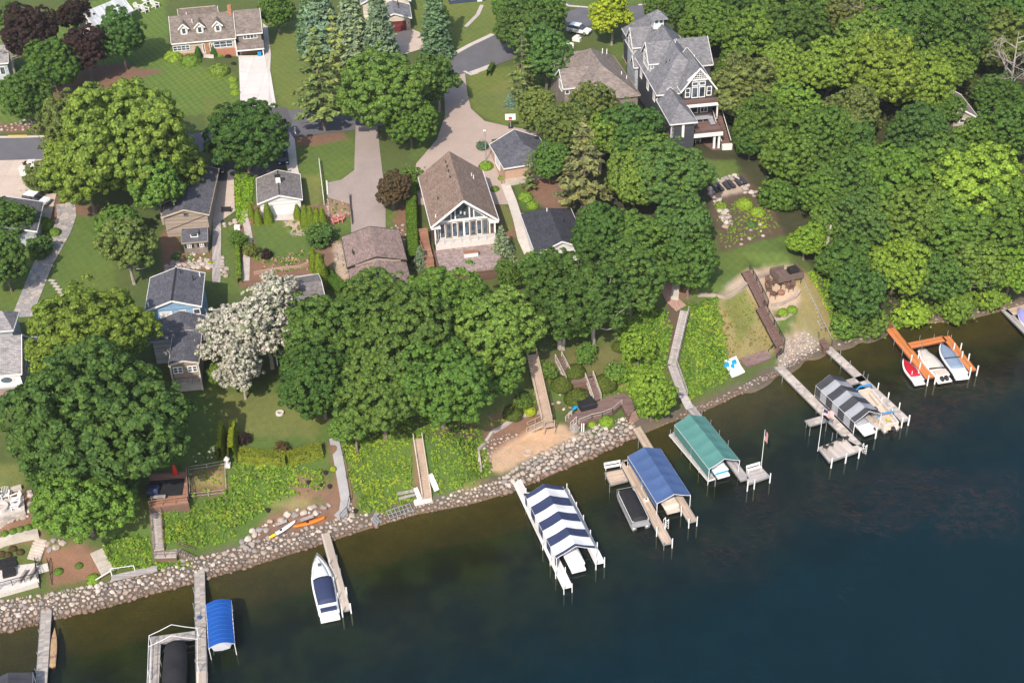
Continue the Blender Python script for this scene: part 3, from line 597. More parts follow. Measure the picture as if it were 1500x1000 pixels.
# ------------------------------------------------------------------ foliage
def quads(c, n, size, rng, asp=1.5):
    """leaf diamonds: centres c, normals n"""
    k = len(c); n = n / np.linalg.norm(n, axis=1, keepdims=True)
    a = rng.normal(size=(k, 3)); a -= (a * n).sum(1, keepdims=True) * n; a /= np.linalg.norm(a, axis=1, keepdims=True); b = np.cross(n, a)
    s = (size * (.65 + .7 * rng.random(k)))[:, None] if np.ndim(size) else (size * (.65 + .7 * rng.random(k)))[:, None]
    v = np.stack([c - a * s * asp * .5, c + b * s * .5, c + a * s * asp * .5, c - b * s * .5], 1).reshape(-1, 3)
    return v
def quad_mesh(name, v, mat):
    f = np.arange(len(v)).reshape(-1, 4); return from_np(name, v, f, mat)
def unit(rng, k):
    d = rng.normal(size=(k, 3)); return d / np.linalg.norm(d, axis=1, keepdims=True)
def crown_mesh(seed, a=7., b=6., lobes=14, lr=(.30, .46), cr=.75, dens=1.0, leaf=.34, low=-.55, per=75, gap=0.):
    """a broad-leaved crown: overlapping lobes, each carrying leaf clumps on its outer surface. Centre at 0, half-width a, half-height b"""
    rng = np.random.default_rng(seed); L = []
    while len(L) < lobes:
        d = unit(rng, 1)[0]
        if d[2] < low: continue
        r = rng.uniform(*lr); c = d * np.array([1, 1, b / a]) * (1 - r * .95) * rng.uniform(.74, 1.10)
        if all(np.linalg.norm(c - q[0]) > .38 * (r + q[1]) for q in L) or rng.random() < .08: L.append((c, r))
    L.append((np.array([0, 0, .1]), .55))
    C, Nn = [], []
    for c, r in L:
        k = int(4 * math.pi * (r * a) ** 2 / (cr * cr * .9) * dens); d = unit(rng, k); p = c + d * r * (1 + .06 * rng.normal(size=(k, 1)))
        ok = p[:, 2] > low * b / a - .1
        for c2, r2 in L:
            if c2 is not c: ok &= np.linalg.norm(p - c2, axis=1) > r2 * .9
        if gap: ok &= rng.random(k) > gap
        C.append(p[ok] * a); Nn.append(d[ok])
    C = np.concatenate(C); Nn = np.concatenate(Nn); o = rng.permutation(len(C)); C, Nn = C[o], Nn[o]; keep = np.zeros((0, 3)); idx = []
    for i in range(len(C)):                                   # florets keep a little apart, so crevices open between them
        if len(keep) == 0 or ((keep - C[i]) ** 2).sum(1).min() > (cr * .98) ** 2: keep = np.concatenate([keep, C[i:i + 1]]); idx.append(i)
    C, Nn = C[idx], Nn[idx]; k = len(C)
    rr = cr * (.62 + .62 * rng.random(k)); C = C + Nn * (rng.normal(size=(k, 1)) * .42 * cr)
    cnt = (per * (rr / cr) ** 1.6).astype(int); li = np.repeat(np.arange(k), cnt); m = len(li)
    d = unit(rng, m) + Nn[li] * .85 + np.array([0, 0, .25]); d /= np.linalg.norm(d, axis=1, keepdims=True)
    pos = C[li] + d * rr[li][:, None] * np.array([1, 1, .8]) * (.62 + .42 * rng.random((m, 1)))
    nrm = d + unit(rng, m) * .5 + np.array([0, 0, .15])
    kf = int(m * .16); fi = rng.integers(0, k, kf); fp = C[fi] * (rng.random((kf, 1)) * .35 + .5) + rng.normal(size=(kf, 3)) * .5
    pos = np.concatenate([pos, fp]); nrm = np.concatenate([nrm, unit(rng, kf) + np.array([0, 0, .6])])
    return quads(pos, nrm, leaf, rng), L
def tree_trunk(L, a, b, h, seed, trunk_r=.32, mat='bark'):
    """trunk from 0 up to the crown centre at height h, with limbs into the lobes"""
    rng = np.random.default_rng(seed); mb = MB().use(mat); j = lambda s: rng.uniform(-s, s)
    fork = max(h - b * .75, h * .35)
    mb.tube([(0, 0, -.6), (0, 0, .25), (j(.15), j(.15), fork * .5), (j(.3), j(.3), fork), (j(.5), j(.5), h + b * .3)], [trunk_r * 1.6, trunk_r * 1.15, trunk_r, trunk_r * .8, trunk_r * .25], 8)
    for c, r in L[:18 if mat == 'bark_pale' else 9]:
        q = 1.3 if mat == 'bark_pale' else 1.0; e = Vector((c[0] * a * q, c[1] * a * q, h + c[2] * a * q)); s = Vector((0, 0, fork * rng.uniform(.85, 1.05))); m = s.lerp(e, .5) + Vector((j(.4), j(.4), -.3))
        mb.tube([s, m, e], [trunk_r * .5, trunk_r * .34, trunk_r * .1], 5)
    return mb
PROTO = {}
def proto(key, seed, a, b, h, mat='leaf', bark='bark', tr=.32, **k):
    v, L = crown_mesh(seed, a, b, **k); PROTO[key] = (quad_mesh('crown', v, mat), a, b, h, lambda: tree_trunk(L, a, b, h, seed, tr, bark))
proto('oak0', 11, 7.2, 5.6, 8.2, lobes=22, lr=(.18, .40), cr=.70, per=78, leaf=.27)
proto('oak1', 12, 7.2, 6.0, 8.4, lobes=26, lr=(.16, .36), cr=.66, per=74, leaf=.27)
proto('oak2', 13, 7.2, 5.2, 8.0, lobes=20, lr=(.20, .42), cr=.76, per=84, leaf=.27)
proto('maple0', 21, 4.6, 4.9, 6.8, lobes=17, lr=(.20, .42), cr=.56, leaf=.235, per=70, tr=.24)
proto('maple1', 22, 4.6, 4.5, 6.4, lobes=20, lr=(.18, .38), cr=.54, leaf=.235, per=68, tr=.24)
proto('maple2', 23, 4.6, 5.4, 7.2, lobes=16, lr=(.22, .44), cr=.60, leaf=.235, per=74, tr=.24)
proto('loose0', 31, 5.0, 5.0, 7.4, lobes=26, lr=(.13, .30), cr=.55, leaf=.25, per=58, dens=1, tr=.26, bark='bark_pale')
proto('loose1', 32, 5.0, 5.6, 7.8, lobes=28, lr=(.12, .28), cr=.53, leaf=.25, per=56, dens=1, tr=.26, bark='bark_pale')
proto('wispy0', 35, 5.0, 5.2, 7.4, mat='flower', lobes=34, lr=(.10, .24), cr=.48, leaf=.24, per=44, dens=.85, gap=.38, tr=.26, bark='bark_pale')
proto('wispy1', 36, 5.0, 5.8, 7.6, mat='flower', lobes=34, lr=(.10, .22), cr=.46, leaf=.24, per=44, dens=.85, gap=.2, tr=.26, bark='bark_pale')
proto('bush0', 41, 1.5, 1.3, 1.2, lobes=10, lr=(.3, .48), cr=.3, leaf=.17, per=40, tr=.06, low=-.8)
proto('bush1', 42, 1.5, 1.1, 1.0, lobes=12, lr=(.28, .42), cr=.3, leaf=.17, per=40, tr=.06, low=-.8)
def conifer_mesh(seed, h=14., r=3.1, whorls=30, br=15, droop=.25, gap=0., leaf=.36, bare=.08):
    rng = np.random.default_rng(seed); Pn, Nn = [], []
    for w in range(whorls):
        f = w / (whorls - 1); z = h * (bare + (1 - bare) * f); rad = r * (1 - f) ** .85 * rng.uniform(.85, 1.1) + .12
        nb = max(5, int(br * (.45 + .55 * (1 - f))))
        for i in range(nb):
            if rng.random() < gap: continue
            an = 2 * math.pi * (i + rng.random()) / nb; R_ = rad * rng.uniform(.72, 1.12); k = max(5, int(R_ / .11))
            t = np.sqrt(rng.random(k)); wd = .34 * (1 - .5 * t) * min(1, R_)
            lat = rng.normal(size=k) * wd
            x = t * R_; zz = z - droop * t * t * R_ + .12 * R_ * np.maximum(0, t - .75) * 2 + rng.normal(size=k) * .06
            ca, sa = math.cos(an), math.sin(an)
            Pn.append(np.stack([x * ca - lat * sa, x * sa + lat * ca, zz], 1)); Nn.append(np.stack([ca * .35 + 0 * t, sa * .35 + 0 * t, 1 + 0 * t], 1) + rng.normal(size=(k, 3)) * .35)
    return quads(np.concatenate(Pn), np.concatenate(Nn), leaf, rng, 2.)
def conifer(key, seed, h, r, **k):
    v = conifer_mesh(seed, h, r, **k)
    def tk():
        mb = MB().use('bark'); mb.tube([(0, 0, -.6), (0, 0, h * .5), (0, 0, h * .97)], [r * .085, r * .06, .03], 7)
        if k.get('gap', 0) > .2:
            rng = np.random.default_rng(seed + 1)
            for i in range(26):
                z = h * (.12 + .8 * i / 26); an = i * 2.4; q = r * (1 - i / 30) * .8
                mb.tube([(0, 0, z), (q * math.cos(an), q * math.sin(an), z - .1)], [.06, .02], 4)
        return mb
    PROTO[key] = (quad_mesh('crown', v, 'needle'), r, h, h, tk)
conifer('spruce0', 51, 14, 3.2, whorls=34, br=17); conifer('spruce1', 52, 14, 3.0, whorls=30, br=15, droop=.35)
conifer('pine0', 53, 14, 3.6, whorls=17, br=10, droop=.05, gap=.25, leaf=.42, bare=.2); conifer('pine1', 54, 12, 2.6, whorls=14, br=8, droop=.0, gap=.4, leaf=.36, bare=.15)
conifer('smallspruce', 55, 4, 1.5, whorls=22, br=13, leaf=.17, bare=.02, droop=.1)
def dome_mesh(seed, n, rz=.75, leaf=.11, cone=False):
    """clipped shrub of unit radius: tight skin of leaves over a twiggy inside; cone=True gives an upright arborvitae of height 1"""
    rng = np.random.default_rng(seed)
    if cone:
        f = 1 - np.sqrt(1 - rng.random(n) * .98); an = rng.random(n) * 2 * math.pi; r = .5 * np.minimum(1, (1 - f) ** .75 * 1.25) * (.9 + .18 * rng.random(n)) * (1 + .07 * np.sin(an * 5 + f * 9))
        p = np.stack([r * np.cos(an), r * np.sin(an), f], 1); nn = np.stack([np.cos(an), np.sin(an), .25 + 0 * an], 1)
    else:
        d = unit(rng, n); d[:, 2] = np.abs(d[:, 2]) - .15; d /= np.linalg.norm(d, axis=1, keepdims=True); p = d * np.array([1, 1, rz]) * (.93 + .1 * rng.random((n, 1))); p[:, 2] = np.maximum(p[:, 2], 0); nn = d
    return quads(p, nn + unit(rng, n) * .45, leaf, rng)
PROTO['mound'] = (quad_mesh('foliage', dome_mesh(61, 3800), 'leaf'), 1, .75, 0, None)
PROTO['mound1'] = (quad_mesh('foliage', dome_mesh(63, 1500, .8, .2), 'leaf'), 1, .8, 0, None)
PROTO['column'] = (quad_mesh('foliage', dome_mesh(62, 3600, leaf=.06, cone=True) , 'leaf'), .5, 1, 0, None)
def tree(px, py, rpx, kind, col, label, hs=None, group=None, name=None, cat='tree', zc=None, sxy=1.0):
    """px,py: where the crown's middle shows; rpx: its half-width there"""
    me, a, b, h, tk = PROTO[kind]; conif = kind in ('spruce0', 'spruce1', 'pine0', 'pine1', 'smallspruce')
    p = G(px, py + rpx * .6); s = 1.
    for _ in range(4):
        s = rpx / pxm((p.x, p.y, p.z + 4)) / a
        sz = hs if hs else s
        c = (h * .42 if conif else h) * sz
        q = P(px, py, GZ(p.x, p.y) + c); p = Vector((q.x, q.y, GZ(q.x, q.y)))
    rz = random.random() * 6.28
    t = thing(name or ('spruce_tree' if 'spruce' in kind else 'pine_tree' if 'pine' in kind else 'shrub' if 'bush' in kind else 'tree'), label, cat, (p.x, p.y, p.z - .05), rz, group)
    sxy = random.uniform(.93, 1.07); t.scale = (s * sxy, s / sxy, sz * random.uniform(.94, 1.07))
    if tk:
        if kind not in TRUNKS: TRUNKS[kind] = tk().build('trunk'); o = TRUNKS[kind]
        else: o = TRUNKS[kind].copy(); COL.objects.link(o)
        o.parent = t
    j = random.uniform(.86, 1.14); k = random.uniform(.92, 1.09); q = random.uniform(.9, 1.12); col = col if 'wispy' in kind else (col[0] * j * k, col[1] * j, col[2] * j * q)
    cr = obj('crown', me, t, col); cr.location = (0, 0, 0 if conif else h)
    return t
TRUNKS = {}
def shrub(px, py, rpx, kind, col, label, hz=None, group=None, name='shrub', cat='shrub'):
    """clipped mound or column standing at its base pixel"""
    me, a, b, h, tk = PROTO[kind]; p = G(px, py); s = rpx / pxm(p) / a
    o = obj(name, me, None, col); o.location = (p.x, p.y, p.z - .05); o.rotation_euler = (0, 0, random.random() * 6.28); o.scale = (s, s, hz if hz else s)
    return tag(o, label, cat, group)
TC = dict(dark=(0.046, 0.087, 0.029), mid=(0.063, 0.111, 0.033), green=(0.079, 0.133, 0.036), ygreen=(0.103, 0.147, 0.038), lime=(0.128, 0.185, 0.036), yellow=(0.170, 0.205, 0.025), purple=(0.026, 0.016, 0.021), olive=(0.089, 0.114, 0.046),
          bluesp=(0.080, 0.122, 0.112), grnsp=(0.052, 0.088, 0.062), greysp=(0.086, 0.116, 0.095), white=(0.500, 0.475, 0.435), pine=(0.068, 0.090, 0.042), bronze=(0.058, 0.046, 0.032), tanpine=(0.085, 0.090, 0.050), vivid=(0.107, 0.173, 0.034), bluegreen=(0.052, 0.100, 0.037))
TREES = '''135 500 88 oak0 ygreen|light green crown of the left clump nearest the pale gray roofed house
100 590 66 oak2 mid|mid green tree filling the left edge of the big clump beside the white pergola
140 610 118 oak1 dark|huge dark green tree on the left lawn, widest crown of the left clump
192 565 44 maple1 mid|tree of the left clump that touches the porch of the blue house
120 725 72 oak2 green|green tree at the foot of the left clump above the brown mulch slope
172 690 42 maple0 dark|dark narrow tree between the big left clump and the wooden deck
88 690 46 oak1 dark|dark tree behind the white chairs of the gray fire pit patio
180 195 95 oak1 ygreen|broad yellow green tree in front of the striped lawn of the long dormered house
105 195 48 loose1 olive|olive tree on the street side of the broad yellow green tree
235 235 58 oak2 ygreen|yellow green tree leaning over the dark roof of the tan gabled house
125 250 62 oak0 ygreen|bright yellow green tree with gray forked trunk beside the flagstone path head
228 268 44 loose1 green|green tree with gray dead twigs against the dark roof of the tan gabled house
65 262 24 bush0 olive|olive bushy tree behind the white stone drive pillars
357 193 60 oak2 dark|round dark maple at the head of the narrow drive with the parked dark car
184 358 44 loose1 olive|olive tree with long bare trunk left of the small gray shed
180 322 26 maple1 mid|small green tree just behind the olive long trunk tree
165 330 26 bush1 green|green bush tree below the forked trunk tree on the left
175 50 36 maple2 bluegreen|upright green maple on the lawn below the white metal roof
45 52 40 maple2 purple|large purple leaved tree at the top left
125 72 36 maple1 purple|purple leaved tree left of the upright green maple
108 20 26 maple0 purple|purple leaved tree touching the white metal roof
75 92 38 maple1 mid|rounded green tree under the purple trees
35 135 38 maple2 dark|dark green tree beside the road at the left edge
58 78 24 maple0 green|small green tree between the purple trees and the left roof
14 20 20 maple0 mid|small green tree in the top left corner
4 318 38 oak2 dark|dark tree hanging over the gray roof beside the white car
4 380 36 maple2 dark|dark tree left of the flagstone path
58 362 18 bush0 dark|dark bushy tree at the bend of the flagstone path
565 135 66 oak0 mid|large green tree at the head of the straight asphalt drive
600 175 40 oak1 mid|lower green limb tree standing over the drive edge lawn
640 112 38 loose0 bluegreen|loose dark tree with pale split trunk where the wide drive meets the road
405 15 26 maple0 mid|green tree behind the garage end of the dormered house
640 20 17 maple1 dark|dark tree behind the blue green spruce beside the navy house
770 35 46 oak1 dark|tall dark tree right of the navy house lawn
800 75 40 maple2 bluegreen|dark green tree left of the taupe cedar roof
790 25 38 maple1 dark|dark tree at the top beside the road bend
745 20 24 maple0 mid|green tree at the top edge above the lawn with the basketball hoop
765 100 26 pine1 pine|thin olive pine behind the basketball hoop
897 20 33 loose0 yellow|bright yellow tree beside the road above the big gray house
470 22 33 spruce0 bluesp|tall blue spruce behind the road left of its neighbours
448 36 20 spruce1 grnsp|narrow green spruce left of the blue spruce
515 30 30 spruce1 greysp|gray green spruce left of the dark red garage door
555 40 32 spruce0 greysp|silvery spruce against the drive of the dark red garage door
637 30 27 spruce1 grnsp|green spruce on the lawn beside the navy house
468 128 42 pine0 pine|feathery olive pine at the road below the spruces
492 90 28 pine1 olive|thin olive pine right of the spruces
430 500 34 loose0 dark|dark tree at the foot of the white leaved tree
495 490 72 oak0 dark|dark oak in front of the rosy brown garage
470 560 58 oak1 dark|dark oak at the lawn side of the front oak row
545 440 58 oak2 mid|oak directly below the rosy brown garage roof
590 500 80 oak1 mid|large oak in the middle of the front oak row
560 585 72 oak0 mid|oak hanging down over the head of the wooden bank stairs
655 455 72 oak2 green|oak below the stone terrace of the glass gabled house
645 560 72 oak1 mid|oak between the bank stairs and the sand beach
720 480 72 oak0 green|bright oak left of the long straight beach stairs
720 560 48 maple1 mid|green tree beside the lower end of the oak row above the beach
520 630 36 maple0 green|small green tree at the bank edge right of the gray ramp path
820 430 66 loose0 dark|oak with pale bare branches showing, below the charcoal roof
790 395 30 loose1 mid|tree hiding the lakeward wall of the charcoal roofed house
870 480 56 loose1 dark|dark oak with bare twigs above the round clipped shrubs
825 490 44 loose0 mid|loose oak at the head of the straight beach stairs
745 400 22 maple0 mid|small tree at the terrace corner below the silver spruce
875 340 44 maple0 bluegreen|dense green tree right of the charcoal roof
925 400 50 maple2 bluegreen|tall dense tree behind the brick path to the gray stairs
930 350 48 oak2 mid|green tree in the middle of the slope below the gray house
1000 326 48 oak1 bluegreen|dense tree at the edge of the terraced garden above the lawn
1010 385 40 maple2 mid|tree standing over the two wooden lawn chairs
985 255 58 oak0 bluegreen|large dense tree below the porch of the big gray house
925 190 48 oak2 bluegreen|dense tree in front of the taupe cedar roof
930 265 44 oak1 ygreen|yellow green oak in the middle of the tree slope
855 255 44 pine0 tanpine|tan olive pine between the two dark garage roofs
830 180 42 loose0 olive|olive oak right of the dark garage roof
870 155 38 loose1 olive|olive oak at the eave of the taupe cedar roof
785 160 28 maple0 olive|olive green tree beside the basketball hoop
805 235 28 maple1 mid|dark small tree overhanging the tan garage wall
880 205 34 loose0 ygreen|yellow green loose tree above the tan olive pine
960 225 36 maple1 mid|green tree at the left wall of the big gray house
775 255 14 pine1 pine|thin young pine in front of the tan garage wall
955 575 36 maple0 vivid|bright green bushy tree on the shore beside the slate blue canopy
935 520 28 maple1 vivid|bright green young tree on the bank left of the gray stairs
1078 108 32 maple2 mid|green tree touching the lattice gable of the gray house
1090 150 28 loose1 green|pale green tree leaning on the porch deck of the gray house
1040 40 44 oak1 mid|green tree at the top above the gray house roof
1010 15 34 maple1 dark|dark tree on the road behind the gray house
1105 50 46 oak2 green|round green woodland tree at the top right of the gray house roof
1165 45 50 oak0 dark|dark woodland tree at the top beside the gray leafless thicket
1100 120 52 loose0 olive|large olive woodland tree right of the gray house
1150 100 44 oak1 ygreen|yellow green woodland tree behind the large olive one
1120 180 46 oak2 mid|dense green tree right of the gray house porch
1165 160 42 loose1 green|loose green woodland tree over the ravine edge
1100 200 28 maple1 dark|dark tree beside the brown porch steps of the gray house
1155 225 40 maple2 mid|tall tree with two bare trunks at the terraced garden edge
1200 200 46 oak1 mid|green woodland tree behind the two bare trunks
1140 285 26 bush0 mid|dark bush tree at the right of the charcoal loungers
1215 100 52 oak0 ygreen|yellow green woodland tree on the crest of the wood
1265 60 46 oak2 green|green woodland tree under the gray leafless thicket
1290 110 54 loose0 ygreen|loose yellow green tree in the heart of the wood
1345 120 50 oak1 ygreen|yellow green tree left of the beige stone gable in the wood
1330 50 52 oak0 mid|green tree at the top of the wood, right of the leafless thicket
1395 55 50 loose1 dark|dark tree at the top left of the bare pale snag
1462 135 34 oak2 dark|dark tree under the bare pale snag
1480 60 46 loose0 olive|grayish olive tree behind the bare pale snag
1250 165 42 loose1 olive|olive tree above the dark gap in the wood
1245 195 34 maple1 bluegreen|blue green tree left of the dark gap in the wood
1345 192 44 oak2 bluegreen|dense green tree below the beige stone gable
1424 206 33 loose0 green|small loose tree right of the beige stone gable below the snag
1480 190 44 oak1 mid|green tree on the right edge below the bare pale snag
1240 265 52 oak1 mid|dense green tree above the long bare trunk
1300 265 58 oak0 green|broad light green tree on the slope of the wood
1370 250 40 maple2 mid|green tree left of the brightest lime tree
1430 275 72 oak2 lime|brightest lime tree near the right edge of the wood
1490 290 40 oak0 ygreen|yellow green tree on the right edge beside the brightest lime one
1205 280 36 maple2 mid|tree whose bare trunk stands above the tram rails
1255 335 50 oak2 bluegreen|dark tree right of the long bare trunk
1320 345 58 oak1 green|broad green tree on the lower slope of the wood
1390 340 58 oak0 mid|green tree under the brightest lime tree
1470 350 56 loose0 green|grayish loose tree on the right edge of the lower wood
1235 385 40 maple1 dark|dark tree at the edge of the dry slope beside the tram rails
1310 405 50 oak0 lime|bright lime tree above the land end of the orange dock
1255 440 40 maple2 bluegreen|dark shore tree left of the orange dock
1370 415 46 oak2 mid|green shore tree right of the orange dock
1425 400 44 loose1 green|shore tree with bare fallen trunk at its foot
1480 405 40 oak1 vivid|bright shore tree at the right edge by the small corner dock
1180 350 26 maple1 vivid|bright small tree beside the wooden tram car
1160 290 20 bush0 dark|dark bush at the upper edge of the wood beside the garden
1210 330 30 maple0 mid|small dark understory tree behind the tram car tree
1335 455 26 bush1 lime|lime bush hanging over the water behind the orange dock
1400 448 28 bush0 green|green bush over the water right of the orange dock
1445 432 24 bush1 vivid|bright bush over the water left of the corner dock
1235 478 20 bush0 green|green bush at the water beside the tram landing
1275 470 26 bush1 mid|dark green bush on the shore left of the orange dock's head
575 275 27 maple1 bronze|bronze leaved round tree beside the straight asphalt drive
603 262 20 bush1 mid|green bush tree between the bronze tree and the brown roof
735 360 20 smallspruce greysp|silver spruce at the right corner of the rosy stone terrace
616 378 13 smallspruce greysp|small pale spruce right of the rosy brown garage
747 147 9 smallspruce bluesp|small blue spruce behind the basketball hoop
706 213 9 bush1 bluesp|small round blue spruce bush beside the light pole
470 345 20 bush0 bluegreen|dark green bush tree behind the tall garden arborvitae
367 365 12 bush1 olive|olive round shrub beside the curving garden path
350 352 13 bush0 mid|green shrub on the strip lawn left of the garden path
390 372 9 bush1 purple|small purple shrub at the edge of the garden lawn
318 548 15 bush0 green|round green shrub at the foot of the porch of the blue house
358 642 10 bush1 purple|dark purple shrub beside the paired clipped hedges
412 657 12 bush1 bronze|grayish purple round shrub on the lake lawn edge
338 490 50 wispy0 white|white leaved tree left half, in front of the blue house
388 470 56 wispy1 white|white leaved tree right half, hiding the chimneyed roof
352 538 38 wispy1 white|lowest drooping crown of the white leaved clump
402 428 34 wispy0 white|top crown of the white leaved clump beside the garden
1020 -8 40 oak0 mid|green tree at the top edge left of the leafless thicket
1075 8 40 oak2 dark|dark green tree at the top edge above the large olive one
1130 -2 44 oak1 mid|green tree at the top edge, second left of the leafless thicket
1190 -6 46 oak0 green|green tree at the top edge just left of the leafless thicket
1300 4 46 oak2 mid|green tree at the top edge just right of the leafless thicket
1360 -4 46 loose0 dark|dark tree at the top edge halfway between thicket and bare snag
1420 6 44 oak1 mid|green tree at the top edge left of the bare pale snag
1485 12 46 oak0 dark|dark tree in the top right corner behind the bare pale snag
1235 20 36 oak1 olive|olive tree behind the leafless thicket at the top edge
1390 100 36 loose1 green|grayish green tree above the beige stone gable
1392 166 24 maple0 mid|small green tree covering the left half of the beige stone gable
965 8 22 maple1 mid|green tree at the top edge right of the bright yellow one
1265 -30 46 oak2 mid|green tree cut by the top edge behind the thicket
1335 -32 46 oak0 mid|green tree cut by the top edge right of the thicket
1400 -34 46 oak1 dark|dark tree cut by the top edge, middle of the right part
1470 -34 46 oak2 mid|green tree cut by the top edge near the right corner
1200 -40 46 oak1 mid|green tree cut by the top edge left of the thicket
1130 -40 46 oak0 dark|dark tree cut by the top edge above the wood's left part
1060 -36 40 oak2 mid|green tree cut by the top edge over the far road end
900 540 16 bush1 green|leafy shrub above the right round clipped shrubs
800 545 14 bush0 green|leafy shrub right of the middle of the straight beach stairs
765 585 14 bush1 mid|leafy shrub left of the straight beach stairs
858 520 16 bush0 mid|leafy shrub at the head of the brown walkways
915 545 14 bush1 vivid|bright leafy shrub on the bank left of the shore tree
1000 150 1 bush0 mid|skip'''
def plant_all():
    for ln in TREES.split('\n'):
        a, lab = ln.split('|'); x, y, r, k, c = a.split()
        if lab == 'skip': continue
        g = 'woodland trees on the right slope' if float(x) > 1060 and float(y) < 480 else None
        tree(float(x), float(y), float(r), k, TC[c], lab, group=g, cat='shrub' if 'bush' in k else 'tree')
plant_all()
# clipped mounds, columns and hedges
for x, y, r, lab in ((845, 583, 20, 'largest round clipped shrub, between the two brown walkways'), (822, 563, 18, 'round clipped shrub right of the long straight beach stairs'), (842, 545, 16, 'round clipped shrub beside the upper brown walkway'),
                     (885, 563, 19, 'round clipped shrub right of the lower brown walkway'), (907, 508, 12, 'round clipped shrub highest on the bank under the oaks'), (750, 606, 16, 'round clipped shrub left of the yellow flowering shrub')):
    shrub(x, y, r, 'mound', (.052, .070, .020), lab, group='round clipped shrubs')
for x, y, r, hz, lab in ((369, 318, 5, 3.2, 'arborvitae column left of the white gabled garage'), (379, 328, 6, 3.2, 'arborvitae column at the left corner of the white gabled garage'), (394, 326, 7, 4.2, 'arborvitae column in front of the white garage wall'), (437, 320, 6, 3.0, 'arborvitae column at the right corner of the white garage wall'),
                         (449, 333, 8, 4.6, 'first tall arborvitae of the row right of the white garage'), (457, 335, 8, 4.6, 'second tall arborvitae of the row right of the white garage'), (466, 335, 8, 4.4, 'third tall arborvitae of the row right of the white garage'), (474, 334, 7, 4.2, 'last tall arborvitae of the row beside the wire fence'),
                         (472, 418, 11, 6.6, 'tallest arborvitae right of the garden lawn'), (461, 395, 7, 4.6, 'arborvitae left of the tallest one at the garden lawn')):
    shrub(x, y, r, 'column', (.105, .145, .024), lab, hz, 'arborvitae columns')
for x, y, r, hz, lab in ((291, 84, 5, 2.6, 'dark upright shrub left of the front door of the dormered house'), (314, 82, 6, 3.2, 'dark upright shrub right of the front door of the dormered house')):
    shrub(x, y, r, 'column', (.035, .085, .025), lab, hz)
for x, y, r, k, c, lab in ((255, 85, 14, 'mound1', 'lime', 'bright lime shrub at the left corner of the dormered house'), (321, 106, 15, 'mound1', 'ygreen', 'orange green clipped shrub in front of the dormered house'), (322, 82, 6, 'mound1', 'ygreen', 'small yellow shrub under the front window of the dormered house'),
                           (334, 84, 5, 'mound1', 'purple', 'small purple shrub beside the garage drive, upper one'), (342, 94, 4, 'mound1', 'purple', 'small purple shrub beside the garage drive, lower one'), (280, 92, 15, 'mound1', 'green', 'green shrub bed left of the stone front steps'),
                           (341, 118, 7, 'mound1', 'lime', 'lime hedge shrub at the drive edge, uppermost'), (343, 127, 7, 'mound1', 'lime', 'lime hedge shrub at the drive edge, middle one'), (345, 137, 7, 'mound1', 'lime', 'lime hedge shrub at the drive edge, lowest'),
                           (776, 602, 10, 'mound1', 'yellow', 'bright yellow flowering shrub left of the beach stairs'), (712, 245, 11, 'mound1', 'vivid', 'bright green ground shrub at the light pole'), (770, 290, 11, 'mound1', 'vivid', 'bright green shrub between the two dark garage roofs'), (780, 302, 9, 'mound1', 'vivid', 'bright green shrub above the charcoal roof'),
                           (1056, 303, 10, 'mound1', 'ygreen', 'yellow green shrub left under the charcoal loungers'), (1090, 300, 13, 'mound1', 'lime', 'wide yellow green shrub under the dark panels'), (1110, 312, 11, 'mound1', 'lime', 'yellow green shrub right under the dark panels'),
                           (1117, 326, 3, 'mound1', 'yellow', 'tiny yellow flower clump, upper one in the terraced garden'), (1120, 332, 3, 'mound1', 'yellow', 'tiny yellow flower clump, lower one in the terraced garden'), (1100, 330, 8, 'mound1', 'bluegreen', 'blue green perennial in the terraced garden bed'),
                           (86, 837, 7, 'mound1', 'green', 'small round green shrub on the mulch slope left'), (116, 828, 6, 'mound1', 'mid', 'small round dark shrub on the mulch slope'), (137, 848, 10, 'mound1', 'vivid', 'bright green bush at the foot of the mulch slope'), (62, 330, 14, 'mound1', 'vivid', 'bright green shrub at the wall of the left gray roofed house'), (80, 342, 10, 'mound1', 'green', 'green shrub beside the flagstone path bend'),
                           (435, 660, 6, 'mound1', 'green', 'small green shrub at the lake lawn edge'), 
                           (488, 686, 5, 'mound1', 'yellow', 'pale yellow plant beside the gray ramp path'), (1147, 458, 8, 'mound1', 'vivid', 'green shrub below the stepped stone row, left one'), (1160, 454, 8, 'mound1', 'vivid', 'green shrub below the stepped stone row, right one'), (308, 386, 5, 'mound1', 'yellow', 'yellow shrub at the corner of the small gray shed'), (258, 376, 7, 'mound1', 'bluegreen', 'dark green shrub left of the small gray shed'),
                           (735, 262, 6, 'mound1', 'vivid', 'green shrub below the light pole beside the brick path'), (725, 278, 7, 'mound1', 'green', 'green shrub beside the right eave of the brown roof'), (452, 330, 5, 'mound1', 'bluesp', 'blue gray shrub in the island bed of the garden lawn'), (423, 335, 5, 'mound1', 'green', 'green shrub in the island bed of the garden lawn'),
                           (540, 745, 5, 'mound1', 'green', 'low green tuft beside the stacked dock frames'), (888, 618, 12, 'mound1', 'vivid', 'bright green ground plant between the curved deck and the rocks'), (868, 622, 7, 'mound1', 'lime', 'lime plant at the left end under the curved deck')):
    shrub(x, y, r, k, TC[c], lab)
for i, x in enumerate((7, 19, 30, 41, 52)):
    shrub(x, 781 - i * 3, 6, 'mound1', TC['green'], 'small clipped bush of the row above the timber wall', group='row of clipped bushes above the timber wall')
for i, (x, y) in enumerate(((3, 811), (12, 812), (19, 803), (30, 808))):
    shrub(x, y, 6, 'mound1', TC['bronze'], 'dark low shrub in the bed between timber wall and lounge patio', group='dark low shrubs behind the lounge patio')
